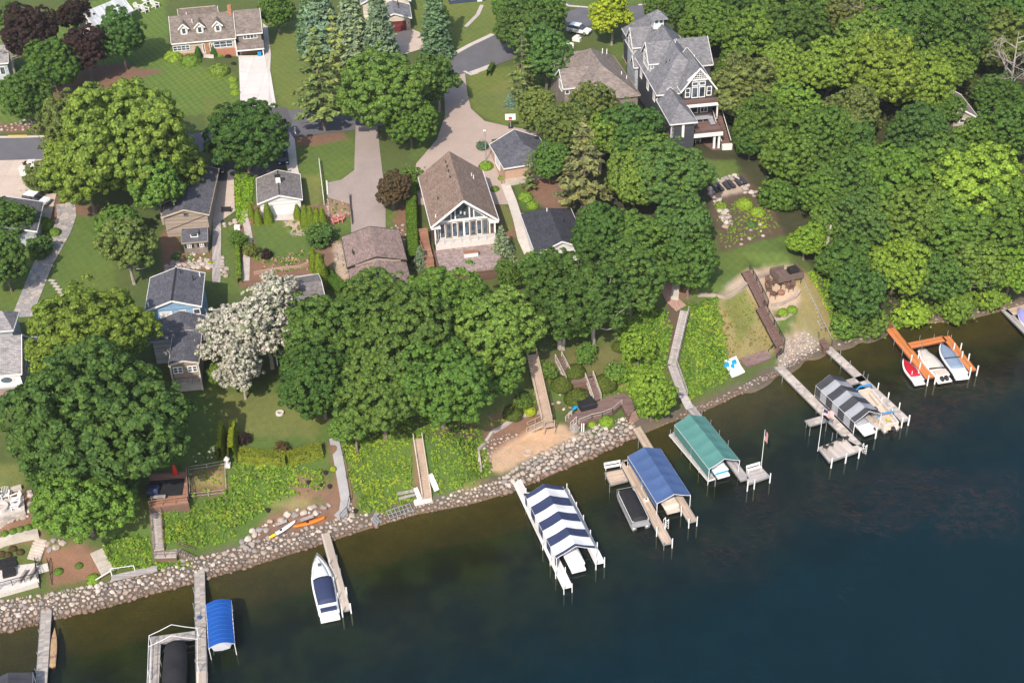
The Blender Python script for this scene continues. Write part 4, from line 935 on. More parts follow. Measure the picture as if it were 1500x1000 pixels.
def hedge(name, a, b, wid, h, col, lab, taper=.75):
    A = G(*a); B = G(*b); d = (B - A); L = d.length; d.normalize(); nn = Vector((-d.y, d.x, 0)); n = int(L * h * 260) + 1500; rng = np.random.default_rng(int(L * 100))
    t = rng.random(n) * L; k = rng.integers(0, 3, n); u = rng.random(n); s = np.where(k == 0, -1, 1)
    lat = np.where(k == 2, (u - .5) * wid * taper, s * wid / 2 * (1 - (1 - taper) * u)); z = np.where(k == 2, h, u * h) + rng.normal(size=n) * .04
    lat = lat + rng.normal(size=n) * .05
    nrm = np.stack([np.where(k == 2, 0, s) * nn.x, np.where(k == 2, 0, s) * nn.y, np.where(k == 2, 1., .3)], 1) + unit(rng, n) * .45
    base = np.stack([A.x + d.x * t + nn.x * lat, A.y + d.y * t + nn.y * lat], 1)
    p = np.concatenate([base, (GZA(base[:, 0], base[:, 1]) + z)[:, None]], 1)
    o = obj(name, quad_mesh(name, quads(p, nrm, .16, rng), 'leaf'), None, col); return tag(o, lab, 'hedge')
hedge('hedge', (324, 677), (328, 640), .9, 2.6, (.13, .155, .02), 'tall clipped yellow green hedge, left one of the pair on the lake lawn', .4)
hedge('hedge', (341, 677), (344, 637), 1.3, 2.6, (.13, .155, .02), 'tall clipped yellow green hedge, right one of the pair on the lake lawn', .4)
hedge('hedge', (352, 671), (420, 677), 1.5, 1.3, (.105, .125, .024), 'long clipped yellow green hedge along the bank top, left half', .8)
hedge('hedge', (422, 677), (472, 664), 1.5, 1.3, (.105, .125, .024), 'long clipped yellow green hedge along the bank top, right half', .8)
hedge('hedge', (607, 392), (603, 290), 2.0, 2.2, (.065, .115, .022), 'long green hedge along the left wall of the glass gabled house', .7)
hedge('hedge', (505, 433), (475, 405), 1.8, 1.6, (.05, .10, .022), 'dark hedge left of the rosy brown garage', .7)
hedge('hedge', (722, 100), (716, 112), .8, 1.2, (.05, .09, .022), 'small dark hedge at the drive mouth beside the road', .7)
hedge('hedge', (352, 415), (347, 345), .7, 1.0, (.09, .14, .025), 'low hedge along the strip lawn beside the garden path', .7)

# ground cover on the bank: leaf tufts nobody could count
def cover(name, poly, dens, h, size, col, seed, lab=None, mat='weedleaf', clump=.55):
    pp = pts(poly); pw = [(G(x, y).x, G(x, y).y) for x, y in pp]; a = np.array(pw); x0, y0 = a.min(0); x1, y1 = a.max(0); rng = np.random.default_rng(seed)
    n = int((x1 - x0) * (y1 - y0) * dens / 14); X = rng.uniform(x0, x1, n); Y = rng.uniform(y0, y1, n); ok = inpoly(X, Y, pw); X, Y = X[ok], Y[ok]
    hh = h * (.35 + 1.3 * vnoise(X, Y, 1.8, seed + 1) * rng.random(len(X))) ; k = 14
    c = np.repeat(np.stack([X, Y, GZA(X, Y)], 1), k, 0); H = np.repeat(hh, k); m = len(c); d = unit(rng, m); d[:, 2] = np.abs(d[:, 2])
    p = c + d * np.stack([H * clump * 1.2, H * clump * 1.2, H], 1) * (.6 + .4 * rng.random((m, 1)))
    o = obj(name, quad_mesh(name, quads(p, d + unit(rng, m) * .5 + np.array([0, 0, .4]), size, rng, 1.9), mat), None, col); return tag(o, lab, None, None, 'stuff')
cover('ground_cover', '238 795 228 752 280 740 335 720 345 668 420 680 470 690 478 715 400 735 365 760 340 790 290 800', 132, .55, 0.18, (0.098, 0.165, 0.032), 1)
cover('ground_cover', '150 805 175 780 222 790 235 822 285 822 280 832 215 835 165 832', 132, .6, 0.16, (0.105, 0.178, 0.032), 2)
cover('ground_cover', '500 655 520 640 600 645 608 735 560 755 530 748', 132, .55, 0.16, (0.115, 0.178, 0.032), 3)
cover('ground_cover', '630 655 700 625 712 650 720 695 690 712 640 725', 132, .5, 0.16, (0.105, 0.172, 0.032), 4)
cover('ground_cover', '905 480 930 455 975 458 985 480 968 560 985 600 960 615 935 610 915 560', 132, .75, 0.20, (0.098, 0.172, 0.032), 5)
cover('ground_cover', '1012 450 1050 435 1062 500 1070 552 1030 575 1008 588 996 545', 132, .75, 0.19, (0.101, 0.172, 0.032), 6)
cover('ground_cover', '1180 395 1215 400 1245 490 1225 500 1205 440', 110, .6, 0.16, (0.112, 0.198, 0.025), 7)
cover('ground_cover', '1220 490 1260 470 1330 455 1480 430 1480 445 1360 462 1270 490 1230 500', 132, .7, 0.18, (0.105, 0.185, 0.028), 8)
cover('ground_cover', '680 620 760 600 790 560 800 590 770 605 720 625', 98, .45, 0.16, (0.119, 0.198, 0.025), 9)
cover('ground_cover', '810 600 840 585 860 600 905 555 930 560 930 595 860 590', 66, .35, 0.14, (.10, .16, .03), 10)
cover('ground_cover', '279 693 328 685 330 720 282 727', 33, .4, 0.16, (0.119, 0.198, 0.034), 21)
cover('ground_cover', '345 255 372 258 370 300 356 330 346 320', 132, .6, 0.16, (0.126, 0.224, 0.025), 11)
cover('ground_cover', '1085 510 1060 535 1056 460 1095 425 1120 470 1140 505', 91, .26, 0.10, (.14, .13, .055), 12)
cover('ground_cover', '500 650 525 625 600 610 690 600 700 620 640 650 560 650', 88, .45, 0.16, (0.098, 0.172, 0.025), 14)
cover('ground_cover', '1045 320 1085 290 1125 305 1145 335 1100 350 1060 365', 48, .4, 0.14, (0.105, 0.172, 0.034), 15)
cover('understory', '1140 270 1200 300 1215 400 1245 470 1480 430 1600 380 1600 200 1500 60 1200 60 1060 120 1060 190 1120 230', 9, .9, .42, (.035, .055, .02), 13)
for i, (poly, c) in enumerate((('283 665 318 650 320 670 285 680', (.72, .70, .64)), ('352 655 366 652 366 664 352 664', (.72, .6, .55)), ('432 656 457 652 455 664 435 666', (.62, .2, .12)), ('366 320 378 318 378 328 364 329', (.75, .3, .2)), ('270 375 306 368 306 382 272 388', (.74, .72, .66)), ('380 378 460 365 470 395 400 400', (.5, .3, .3)), ('372 370 450 380 440 400 375 400', (.45, .38, .12)), ('418 324 445 324 445 341 430 342', (.40, .40, .42)), ('485 296 508 293 509 309 486 313', (.5, .42, .2)))):
    cover('flower_bed', poly, 14, .4, .16, c, 80 + i, mat='flower'); cover('flower_foliage', poly, 16, .35, .22, (.07, .13, .03), 90 + i)
# bare dead trees
def snag(px, py, h, lab, seed, col='bark_pale', spread=1.):
    rng = np.random.default_rng(seed); p = G(px, py); t = thing('dead_tree', lab, 'dead tree', p); mb = MB().use(col)
    mb.tube([(0, 0, -.4), (.2, 0, h * .5), (-.1, .2, h)], [.3, .2, .04], 7)
    def br(s, d, L, r, lv):
        m = s + d * L * .5 + Vector((rng.normal() * .2, rng.normal() * .2, .1)) * L * .3; e = s + d * L + Vector((0, 0, L * .15))
        mb.tube([s, m, e], [r, r * .7, r * .25], 5)
        if lv:
            for _ in range(4):
                dd = (d + Vector(rng.normal(size=3)) * .65).normalized(); br(s.lerp(e, rng.uniform(.35, .95)), dd, L * .55, r * .5, lv - 1)
    for i in range(11):
        z = h * (.3 + .68 * i / 11); a = rng.uniform(0, 6.28); br(Vector((.1, 0, z)), Vector((math.cos(a), math.sin(a), .35)).normalized(), h * .34 * spread * (1.15 - i / 16), .11, 2)
    mb.build('branches', t); return t
snag(1470, 165, 15, 'bare pale snag with spreading branches at the top right of the wood', 3)
snag(1245, 62, 10, 'gray leafless thicket tree at the top of the wood', 4, spread=1.2)
snag(1258, 58, 9, 'second gray leafless tree beside the thicket at the top of the wood', 5, spread=1.2)
snag(22, 112, 9, 'gray leafless tree in front of the left roof by the road', 6)
snag(1460, 415, 6, 'bare fallen gray tree leaning over the shore at the right edge', 7)
snag(690, 14, 1, 'x', 8) if False else None
def bare_trunk(px0, py0, h, r, lab):
    p = G(px0, py0); t = thing('dead_tree', lab, 'dead tree', p); MB().use('bark_pale').tube([(0, 0, -.5), (.1, 0, h * .4), (.25, .1, h)], [r * 1.3, r, r * .7], 8).build('trunk', t, True)
    return t
bare_trunk(1207, 388, 7, .3, 'long pale bare trunk above the tram rails'); bare_trunk(1141, 285, 4.5, .22, 'pale bare trunk left of a pair at the garden edge'); bare_trunk(1153, 292, 5, .24, 'pale bare trunk right of a pair at the garden edge')
class House:
    def __init__(s, A, B, ze, z0):
        s.A = P(*A, ze); s.B = P(*B, ze); s.z0 = z0; s.ze = ze - z0
        d = s.B - s.A; s.W = d.length; s.rz = math.atan2(d.y, d.x); s.u = d.normalized(); s.n = Vector((-s.u.y, s.u.x, 0))
    def loc(s, px, py, z):                    # pixel at local height z -> local x, y
        p = P(px, py, z + s.z0) - s.A; return (p.dot(s.u), p.dot(s.n))
    def w(s, x, y, z): q = s.A + s.u * x + s.n * y; return (q.x, q.y, z + s.z0)
    def pix(s, x, y, z): return proj(s.w(x, y, z))
    def sz(s, x, y, py):                      # local height at which local (x, y) shows at image row py
        a, b = -5., 20.
        for _ in range(40):
            m = (a + b) / 2
            if s.pix(x, y, m)[1] > py: a = m
            else: b = m
        return (a + b) / 2
    def make(s, name, label, cat='house'):
        s.t = thing(name, label, cat, (s.A.x, s.A.y, s.z0), s.rz); s.parts = {}; return s
    def mb(s, part, mat):
        m = s.parts.setdefault(part, MB()); m.use(mat); return m
    def done(s):
        for k, m in s.parts.items():
            o = m.build(k.split('#')[0], s.t)
        return s
    def roof(s, x0, x1, y0, y1, ze, zr, axis, roof, wall, oh=.35, hipf=0., hipb=0., zb=-1.2, part='', trim='trim', th=.16, r=None):
        """roof edges at the rectangle, walls set in by oh; hipf / hipb: how far the ridge stops short of the low / high end"""
        R_ = s.mb('roof' + part, roof); Wl = s.mb('wall' + part, wall); T = s.mb('trim' + part, trim) if trim else None
        sw = (lambda a, b, z: (a, b, z)) if axis == 'x' else (lambda a, b, z: (b, a, z))     # a along the ridge, b across
        a0, a1, b0, b1 = (x0, x1, y0, y1) if axis == 'x' else (y0, y1, x0, x1)
        bm = r if r is not None else (b0 + b1) / 2
        def slab(p): R_.faces([sw(*q) for q in p] + [sw(q[0], q[1], q[2] - th) for q in p], [tuple(range(len(p))), tuple(range(2 * len(p) - 1, len(p) - 1, -1))] + [(i, (i + 1) % len(p), len(p) + (i + 1) % len(p), len(p) + i) for i in range(len(p))])
        c0, c1 = a0 + hipf, a1 - hipb
        slab([(a0, b0, ze), (a1, b0, ze), (c1, bm, zr), (c0, bm, zr)]); slab([(a1, b1, ze), (a0, b1, ze), (c0, bm, zr), (c1, bm, zr)])
        if hipf: slab([(a0, b1, ze), (a0, b0, ze), (c0, bm, zr)])
        if hipb: slab([(a1, b0, ze), (a1, b1, ze), (c1, bm, zr)])
        i0, i1, j0, j1 = a0 + (oh), a1 - (oh), b0 + oh, b1 - oh
        sl0 = (zr - ze) / (bm - b0); sl1 = (zr - ze) / (b1 - bm); g = th + .03; e0 = ze + sl0 * oh - g; e1 = ze + sl1 * oh - g; zt = zr - g
        for a, hp in ((i0, hipf), (i1, hipb)):
            Wl.poly([sw(a, j0, zb), sw(a, j1, zb), sw(a, j1, e1)] + ([] if hp else [sw(a, bm, zt)]) + [sw(a, j0, e0)])
        Wl.poly([sw(i0, j0, zb), sw(i1, j0, zb), sw(i1, j0, e0), sw(i0, j0, e0)]); Wl.poly([sw(i0, j1, zb), sw(i1, j1, zb), sw(i1, j1, e1), sw(i0, j1, e1)])
        if T:
            k = .035; up = (0, 0, 1)
            T.bar(sw(a0, b0 - k, ze - .09), sw(a1, b0 - k, ze - .09), .07, .22); T.bar(sw(a0, b1 + k, ze - .09), sw(a1, b1 + k, ze - .09), .07, .22)
            for a, hp, d in ((a0, hipf, -k), (a1, hipb, k)):
                if hp: T.bar(sw(a + d, b0, ze - .09), sw(a + d, b1, ze - .09), .07, .22)
                else:
                    T.bar(sw(a + d, b0 - .05, ze - .08), sw(a + d, bm, zr - .08), .07, .26); T.bar(sw(a + d, b1 + .05, ze - .08), sw(a + d, bm, zr - .08), .07, .26)
        return s
    def win(s, side, p, q, z, w, hh, nx=1, ny=1, frame='white', pane='glass', name='window', ft=.11, shutters=None):
        """window centred at p along the wall; q is the wall's own coordinate; side S faces the lake, N the street, W left, E right"""
        o = {'S': (1, -1), 'N': (1, 1), 'W': (0, -1), 'E': (0, 1)}[side]; sg = o[1]
        def bx(m, a0, a1, z0, z1, d0, d1):
            lo, hi = sorted((q + sg * d0, q + sg * d1))
            m.box(p + a0, p + a1, lo, hi, z + z0, z + z1) if o[0] else m.box(lo, hi, p + a0, p + a1, z + z0, z + z1)
        f = MB().use(frame); W2, H2 = w / 2, hh / 2
        bx(f, -W2, W2, H2 - ft, H2, -.02, .09); bx(f, -W2, W2, -H2, -H2 + ft, -.02, .11); bx(f, -W2, -W2 + ft, -H2 + ft, H2 - ft, -.02, .09); bx(f, W2 - ft, W2, -H2 + ft, H2 - ft, -.02, .09)
        for i in range(1, nx): a = -W2 + w * i / nx; bx(f, a - .05, a + .05, -H2 + ft, H2 - ft, -.02, .075)
        for i in range(1, ny): c = -H2 + hh * i / ny; bx(f, -W2 + ft, W2 - ft, c - .035, c + .035, -.02, .065)
        fo = f.build(name, s.t)
        g = MB().use(pane); bx(g, -W2 + ft, W2 - ft, -H2 + ft, H2 - ft, -.02, .03); g.build('pane', fo)
        if shutters:
            for d in (-1, 1):
                m = MB().use(shutters); c = d * (W2 + .2); bx(m, c - .17, c + .17, -H2, H2, -.02, .06); m.build('shutter', s.t)
        return fo
    def box(s, part, mat, *a): s.mb(part, mat).box(*a); return s
    def vents(s, pts_, mat='white'):
        for x, y, z in pts_: m = MB().use(mat); m.tube([(x, y, z - .5), (x, y, z + .45)], .09, 6); m.build('vent_pipe', s.t)

# --- long dormered house at the top left
h = House((251, 64.6), (345.4, 56.1), 17, 14).make('dormered_house', 'long taupe roofed house with three white dormers above the pale concrete drive')
W = h.W; hd = 4.3; zr = 6.8
h.roof(0, W, 0, 8.6, 3, zr, 'x', 'roof_cape', 'sid_beige')
h.roof(1.6, 9.2, 6.6, 11.5, 5.2, zr + .25, 'x', 'roof_cape', 'sid_beige', r=6.9, part='#rear')
h.roof(W - .1, W + 5.1, .7, 8.4, 3.35, 6.75, 'x', 'roof_cape', 'sid_graybrown', part='#garage')
h.box('brick_facing', 'brick', .36, 4.2, .28, .34, -1.2, .75).box('brick_facing#2', 'brick', 6.9, W - .36, .28, .34, -1.2, 1.0)
pr = h.mb('roof#pent', 'roof_cape'); pr.faces([(W - .1, -.9, .85), (W + 5.1, -.9, .85), (W + 5.1, 1.04, 1.75), (W - .1, 1.04, 1.75), (W - .1, -.9, .7), (W + 5.1, -.9, .7), (W + 5.1, 1.04, 1.5), (W - .1, 1.04, 1.5)], [(0, 1, 2, 3), (7, 6, 5, 4), (0, 4, 5, 1), (1, 5, 6, 2), (2, 6, 7, 3), (3, 7, 4, 0)])
h.mb('trim', 'white').box(W - .1, W + 5.1, -.98, -.91, .62, .86).box(W + 4.7, W + 4.9, -.7, -.5, -1.5, .7).box(W - .35, W - .12, .1, .3, -1.2, 2.9)
d = MB().use('door_tan'); d.box(W + .75, W + 3.9, .98, 1.04, -1.2, .75); d.build('garage_door', h.t)
h.win('S', 1.7, .34, 1.85, 3.2, 1.1, 4, 2); h.win('S', 3.9, .34, 1.85, 1.2, 1.1, 2, 2) if False else None
h.win('S', 9.6, .34, 1.9, 3.6, 1.3, 3, 2); h.win('S', W + 2.7, 1.05, 2.75, 2.7, 1.1, 4, 1); h.win('S', 5.85, .34, 1.45, .45, 1.9, 1, 1); h.win('S', 7.2, .34, 1.45, .45, 1.9, 1, 1)
d = MB().use('door_tan'); d.box(6.15, 6.95, .27, .36, .2, 2.35); dd = d.build('door', h.t); MB().use('dark').box(6.85, 6.9, .2, .26, 1.2, 1.35).build('handle', dd)
st = h.mb('front_steps', 'concrete')
for i in range(5): st.box(5.6, 7.5, -.2 - .38 * i, .26 if i == 0 else .18 - .38 * i, -1.0, .15 - .17 * i)
for x in (2.6, 5.6, 9.0):
    y = 1.35; zb = 3 + (zr - 3) * y / hd
    dm = MB().use('sid_cream'); dm.poly([(x - .7, y, zb - .2), (x + .7, y, zb - .2), (x + .7, y, zb + 1.35), (x, y, zb + 2.0), (x - .7, y, zb + 1.35)])
    for sx in (-.7, .7): dm.poly([(x + sx, y, zb - .3), (x + sx, 3.2, zb + 1.35), (x + sx, y, zb + 1.35)])
    do = dm.build('dormer', h.t); r = MB().use('roof_cape')
    yb = 1.35 + 2.1 * 1.12
    for sx in (-1, 1):
        r.faces([(x + sx * 1.0, y - .25, zb + 1.12), (x + sx * 1.0, y + 1.55, zb + 1.12), (x, yb + .4, zb + 2.1), (x, y - .25, zb + 2.1), (x + sx * 1.0, y - .25, zb + 1.0), (x + sx * 1.0, y + 1.55, zb + 1.0), (x, yb + .4, zb + 1.95), (x, y - .25, zb + 1.95)], [(0, 1, 2, 3), (4, 5, 6, 7), (0, 3, 7, 4), (0, 1, 5, 4)])
    r.build('dormer_roof', do); f = MB().use('white')
    for sx in (-1, 1): f.bar((x + sx * 1.05, y - .29, zb + 1.02), (x, y - .29, zb + 2.06), .07, .22); f.box(x + sx * .42 - .1, x + sx * .42 + .1, y - .08, y - .005, zb - .1, zb + 1.3)
    f.box(x - .52, x + .52, y - .08, y - .005, zb + 1.1, zb + 1.32); f.box(x - .52, x + .52, y - .1, y - .005, zb - .12, zb + .08); f.build('frame', do)
    MB().use('glass').box(x - .33, x + .33, y - .05, y - .003, zb + .08, zb + 1.1).build('pane', do)
MB().use('brick').box(W - .95, W - .25, 3.6, 4.6, 5.6, 8.0).build('chimney', h.t); h.vents([(4.3, 3, 5.9), (3.3, 5, 6.6)]); h.done()

# --- glass gabled house in the middle
h = House((631, 333), (730.6, 322), 15, 9).make('gabled_lake_house', 'brown roofed house with a glazed gable above a rosy stone terrace')
W = h.W; D = 16.2
R_ = h.mb('roof', 'roof_brown'); hw = W / 2
for x, s_ in ((0, 1), (W, -1)):
    p = [(x, 0, 6), (x, D, 6), (hw, D, 10), (hw, 0, 10)]
    R_.faces(p + [(a, b, c - .2) for a, b, c in p], [(0, 1, 2, 3), (7, 6, 5, 4), (0, 4, 5, 1), (1, 5, 6, 2), (2, 6, 7, 3), (3, 7, 4, 0)])
Wl = h.mb('wall', 'sid_brown'); k = .45
Wl.poly([(k, 0.9, -2), (k, D - k, -2), (k, D - k, 6.1), (k, .9, 6.1)]); Wl.poly([(W - k, 0.9, -2), (W - k, D - k, -2), (W - k, D - k, 6.1), (W - k, .9, 6.1)]); Wl.poly([(k, D - k, -2), (W - k, D - k, -2), (W - k, D - k, 6.1), (hw, D - k, 9.6), (k, D - k, 6.1)])
Wl.poly([(k, 1.5, -2), (W - k, 1.5, -2), (W - k, 1.5, 6.1), (hw, 1.5, 9.6), (k, 1.5, 6.1)])
T = h.mb('trim', 'white')
for s_ in (0, 1):
    x = -.04 if s_ == 0 else W + .04; T.bar((x, 0, 5.9), (x, D, 5.9), .1, .2)
    T.bar((s_ * W, -.05, 5.88), (hw, -.05, 9.9), .08, .3)
    T.box(*((.02, 1.5) if s_ == 0 else (W - 1.5, W - .02)), -.08, 1.44, 5.55, 5.78)
    x0 = .5 if s_ == 0 else W - .75
    T.box(x0, x0 + .25, .1, .35, 2.9, 5.6); T.box(x0 + (.6 if s_ == 0 else -.6), x0 + (.6 if s_ == 0 else -.6) + .2, 1.35, 1.48, 2.9, 5.6)
T.bar((1.9, 1.38, 6.15), (hw, 1.38, 9.0), .1, .22); T.bar((W - 1.9, 1.38, 6.15), (hw, 1.38, 9.0), .1, .22)
T.box(1.5, W - 1.5, 1.3, 1.46, 5.75, 6.1)
for x in (hw - 1.9, hw - 1.25, hw + .95, hw + 1.6): T.box(x - .1, x + .1, 1.32, 1.46, 6.1, 6.1 + (hw - abs(x - hw) - 1.9) * .9 + .25)
T.box(hw - .15, hw + .15, 1.3, 1.46, 2.9, 5.75)
g = MB().use('glass'); g.poly([(1.9, 1.44, 6.1), (W - 1.9, 1.44, 6.1), (hw, 1.44, 9.0)]); g.build('gable_glass', h.t)
lf = MB().use('cream').tube([(hw - .4, 1.2, 7.1), (hw - .4, 1.2, 7.5)], .16, 6); lf.tube([(hw + .2, 1.2, 6.9), (hw + .2, 1.2, 7.3)], .16, 6); lf.build('lantern', h.t)
for i in range(8):
    x = 1.9 + i * (W - 3.8) / 7
    if abs(x - hw) > .2: h.win('S', x, 1.5, 4.25, .86, 2.6, 1, 1, frame='sid_tan' if i % 2 else 'white', name='window')
B_ = MB().use('concrete_white'); B_.box(.55, W - .55, -.05, 1.48, 2.55, 2.85); B_.box(.55, W - .55, -.12, -.052, 1.95, 2.9); bo = B_.build('balcony', h.t)
r = MB().use('alu'); r.bar((.6, -.06, 3.8), (W - .6, -.06, 3.8), .05)
for i in range(8): x = .65 + i * (W - 1.3) / 7; r.bar((x, -.06, 2.9), (x, -.06, 3.8), .05)
r.build('railing', bo)
tr = MB().use('pavers_gray'); tr.box(.45, W - .5, -6.8, -.13, 1.55, 1.95); tr.use('sid_brown').box(W - .49, W - .2, -6.9, .9, -2.5, 2.2); tr.box(.15, .44, -6.9, .9, -2.5, 1.7); tr.box(.45, W - .5, -6.78, -6.6, -2.5, 1.5); tr.build('stone_terrace', h.t)
f = MB().use('trim'); f.box(4.5, 6.6, -3.2, -2.3, 2.3, 2.95); f.use('wood_cedar').box(4.45, 6.65, -3.25, -2.25, 2.96, 3.05); fo = f.build('fire_table', None); fo.matrix_world = Matrix.Translation((h.A.x, h.A.y, 9 - .35)) @ Matrix.Rotation(h.rz, 4, 'Z'); tag(fo, 'white and brown fire table on the rosy stone terrace', 'fire table')
s_ = MB().use('wood_cedar'); s_.box(-1.6, -.1, -2.6, 2.2, 1.5, 1.7)
for i in range(9): s_.box(-1.5, -.1, 2.2 + i * .32, 2.5 + i * .32, 1.2, 1.72 + .16 * i)
s_.bar((-1.6, -2.6, 2.6), (-1.6, 2.2, 2.6), .08); s_.bar((-1.6, -2.6, 2.6), (-.1, -2.6, 2.6), .08)
for y in (-2.6, -1.4, -.2, 1., 2.2): s_.bar((-1.6, y, -1.5), (-1.6, y, 2.6), .1)
s_.box(-1.55, -.1, -2.55, -2.5, -1.5, 1.5); s_.build('side_stairs', h.t)
h.vents([(hw - .9, 13.6, 9.3), (hw - .9, 12.1, 9.3), (hw - .9, 10.6, 9.3), (hw - .9, 8.6, 9.3), (1.9, 5.6, 7.5)], 'dark'); h.vents([(8.2, 10.5, 7.9), (8.0, 11.2, 7.9), (1, 1.5, 6.8)], 'white'); h.done()

# --- garages and small houses round it
h = House((738, 247), (795, 238), 14.8, 12.2).make('tan_garage', 'tan garage with dark hipped roof beside the wide brick drive', 'garage')
h.roof(0, 8.6, 0, 8.8, 2.6, 4.7, 'y', 'roof_slate', 'stuccotan', hipf=3.2); h.box('plinth', 'timber', .2, 8.4, .18, .34, -1, .35)
h.win('W', 5.2, .35, 1.2, 3.0, 2.1, 1, 1, pane='white', name='garage_door'); h.win('S', 7.3, .35, 1.4, .9, 1.9, pane='white', name='door'); h.done()
h = House((785, 374), (862, 365), 13, 10).make('charcoal_roofed_house', 'low house with charcoal roof and white gutter under the oaks')
bl = h.loc(765, 313, 3); h.roof(0, h.W, 0, bl[1], 3, 4.9, 'y', 'roof_dark', 'sid_white', hipb=2.5); h.vents([(3.6, bl[1] - 3, 4.8)], 'white'); h.vents([(5.6, 6.5, 4.4), (6.2, 4.3, 4.2), (6.5, 2, 4.1)], 'dark')
h.win('S', 3, .35, 1.6, 1.0, 1.2, pane='glass_tint'); h.done()
h = House((508.5, 392), (596, 381), 13.4, 10.2).make('brown_garage', 'rosy brown double roofed garage at the end of the straight asphalt drive', 'garage')
za = h.sz(h.W / 2, 0, 376); h.roof(0, h.W, 0, 8.9, 3.2, za, 'y', 'roof_garage', 'sid_brown', trim='dark'); h.roof(.15, h.W - .1, -7.5, .3, 2.75, za - .45, 'y', 'roof_garage', 'sid_brown', part='#front', trim='dark')
h.mb('trim', 'sid_tan').bar((1.2, -.1, 3.35), (h.W / 2, -.1, za - .35), .06, .3); h.parts['trim'].bar((h.W - .9, -.1, 3.25), (h.W / 2, -.1, za - .35), .06, .3)
h.vents([(1.2, 3.2, 3.8), (1.3, 2.7, 3.8)], 'dark'); h.done()
h = House((377, 299), (443, 292), 13.4, 10.8).make('white_garage', 'white gabled garage with weathered gray roof and square chimney cap above the garden lawn', 'garage')
za = h.sz(h.W / 2, 0, 286); h.roof(0, h.W, 0, 8.5, 2.6, za, 'y', 'roof_old', 'sid_white')
MB().use('white').box(3.2, 3.95, 4.2, 4.95, 2.9, 4.7).build('chimney', h.t); MB().use('dark').box(3.1, 4.05, 4.15, 5.0, 4.72, 4.9).build('chimney_cap', h.t); MB().use('dark').box(3.5, 3.65, .2, 4.1, za + .0, za + .05).box(3.5, 3.65, 5.1, 8.3, za, za + .05).build('ridge_cap', h.t)
h.win('E', 3, h.W - .35, 1.3, 1.0, 1.0); h.done()
h = House((236, 318.5), (306, 314.5), 14, 10.6).make('tan_gabled_house', 'tan gabled house with long dark roof shaded by the yellow green trees')
za = h.sz(h.W / 2, 0, 307); h.roof(0, h.W, 0, 15, 3.4, za, 'y', 'roof_slate', 'sid_tan', trim='sid_beige'); h.win('S', h.W / 2 + .1, .35, 3.5, .8, .7, frame='sid_tan', pane='glass_tint', ft=.06); h.vents([(1.8, 2.5, 4.6)]); h.mb('trim', 'dark').bar((.5, .3, .8), (7, .3, 3.2), .05, .07); h.done()
h = House((266, 356), (304, 353), 11.9, 9.75).make('garden_shed', 'small gray shed with dark roof, tiny dormer and shuttered windows', 'shed')
zr = h.sz(h.W / 2, 2.1, 335.5); h.roof(0, h.W, 0, 4.2, 2.15, zr, 'x', 'roof_slate', 'sid_graybrown', trim='sid_tan', oh=.2)
for x in (1.05, 2.95): h.win('S', x, .2, 1.45, .7, .72, 2, 2, shutters='dark', ft=.08)
x = h.W / 2; d = MB().use('white').box(x - .6, x + .6, .75, 1.5, 2.3, 3.25); do = d.build('dormer', h.t); MB().use('glass').box(x - .45, x + .45, .72, .748, 2.75, 3.1).build('pane', do)
r = MB().use('roof_slate'); r.faces([(x - .7, .65, 3.28), (x + .7, .65, 3.28), (x + .7, 2.1, zr + .06), (x - .7, 2.1, zr + .06), (x - .7, .65, 3.2), (x + .7, .65, 3.2), (x + .7, 2.1, zr - .1), (x - .7, 2.1, zr - .1)], [(0, 1, 2, 3), (7, 6, 5, 4), (0, 4, 5, 1), (1, 5, 6, 2), (2, 6, 7, 3), (3, 7, 4, 0)]); r.build('dormer_roof', do); h.done()

# --- blue house with its lakeward wing
h = House((212, 456), (295, 448.5), 14.5, 9).make('blue_house', 'blue two storey house with slate gray roofs and a glazed porch toward the lake')
za = h.sz(h.W / 2, 0, 440.5); h.roof(0, h.W, 0, 8.7, 5.5, za, 'y', 'roof_slate', 'sid_blue')
h.win('S', 2.75, .35, 4.45, 1.75, .95, 2, 1, pane='glass_pale'); h.win('S', 5.1, .35, 4.45, .9, 1.0, pane='glass_tint'); h.win('S', 7.0, .35, 4.5, 1.0, .95, pane='glass_tint')
h.mb('ridge_cap', 'dark').box(h.W / 2 - .12, h.W / 2 + .12, 0, 8.7, za + .01, za + .07); h.vents([(.5, .9, 5.9), (7.2, 7.6, 6.0)]); h.vents([(4.6, 7.5, 6.9), (6.4, 6.2, 6.4)], 'dark')
ex = [h.loc(247, 535, 3.6), h.loc(291, 531, 3.6)]; x0, yf = ex[0]; x1 = ex[1][0]
zp = h.sz((x0 + x1) / 2, yf, 528)
h.roof(x0, x1, yf, -3.6, 3.6, zp, 'y', 'roof_slate', 'sid_tan', part='#porch', trim='sid_cream'); h.roof(.6, 9.0, -4.4, .3, 3.3, 4.9, 'y', 'roof_slate', 'sid_gray', part='#wing', trim='sid_gray', hipf=2.0)
wy = yf + .35; xm = (x0 + x1) / 2
for i, dx in enumerate((-1.42, -.72, .72, 1.42)): h.win('S', xm + dx * .9, wy, 2.45, .66, 1.0, 1, 2)
b = MB().use('wood_gray').box(x0 + .2, x1 - .2, yf - .9, wy - .05, .95, 1.1); bo = b.build('balcony', h.t); r = MB().use('sid_brown')
r.bar((x0 + .2, yf - .85, 1.9), (x1 - .2, yf - .85, 1.9), .06)
for i in range(16): x = x0 + .2 + i * (x1 - x0 - .4) / 15; r.bar((x, yf - .85, 1.1), (x, yf - .85, 1.9), .035)
r.build('railing', bo); h.box('porch_post', 'sid_cream', x0 + .05, x0 + .25, yf - .1, yf + .2, -1, 3.5).box('porch_post#2', 'sid_cream', x1 - .25, x1 - .05, yf - .1, yf + .2, -1, 3.5)
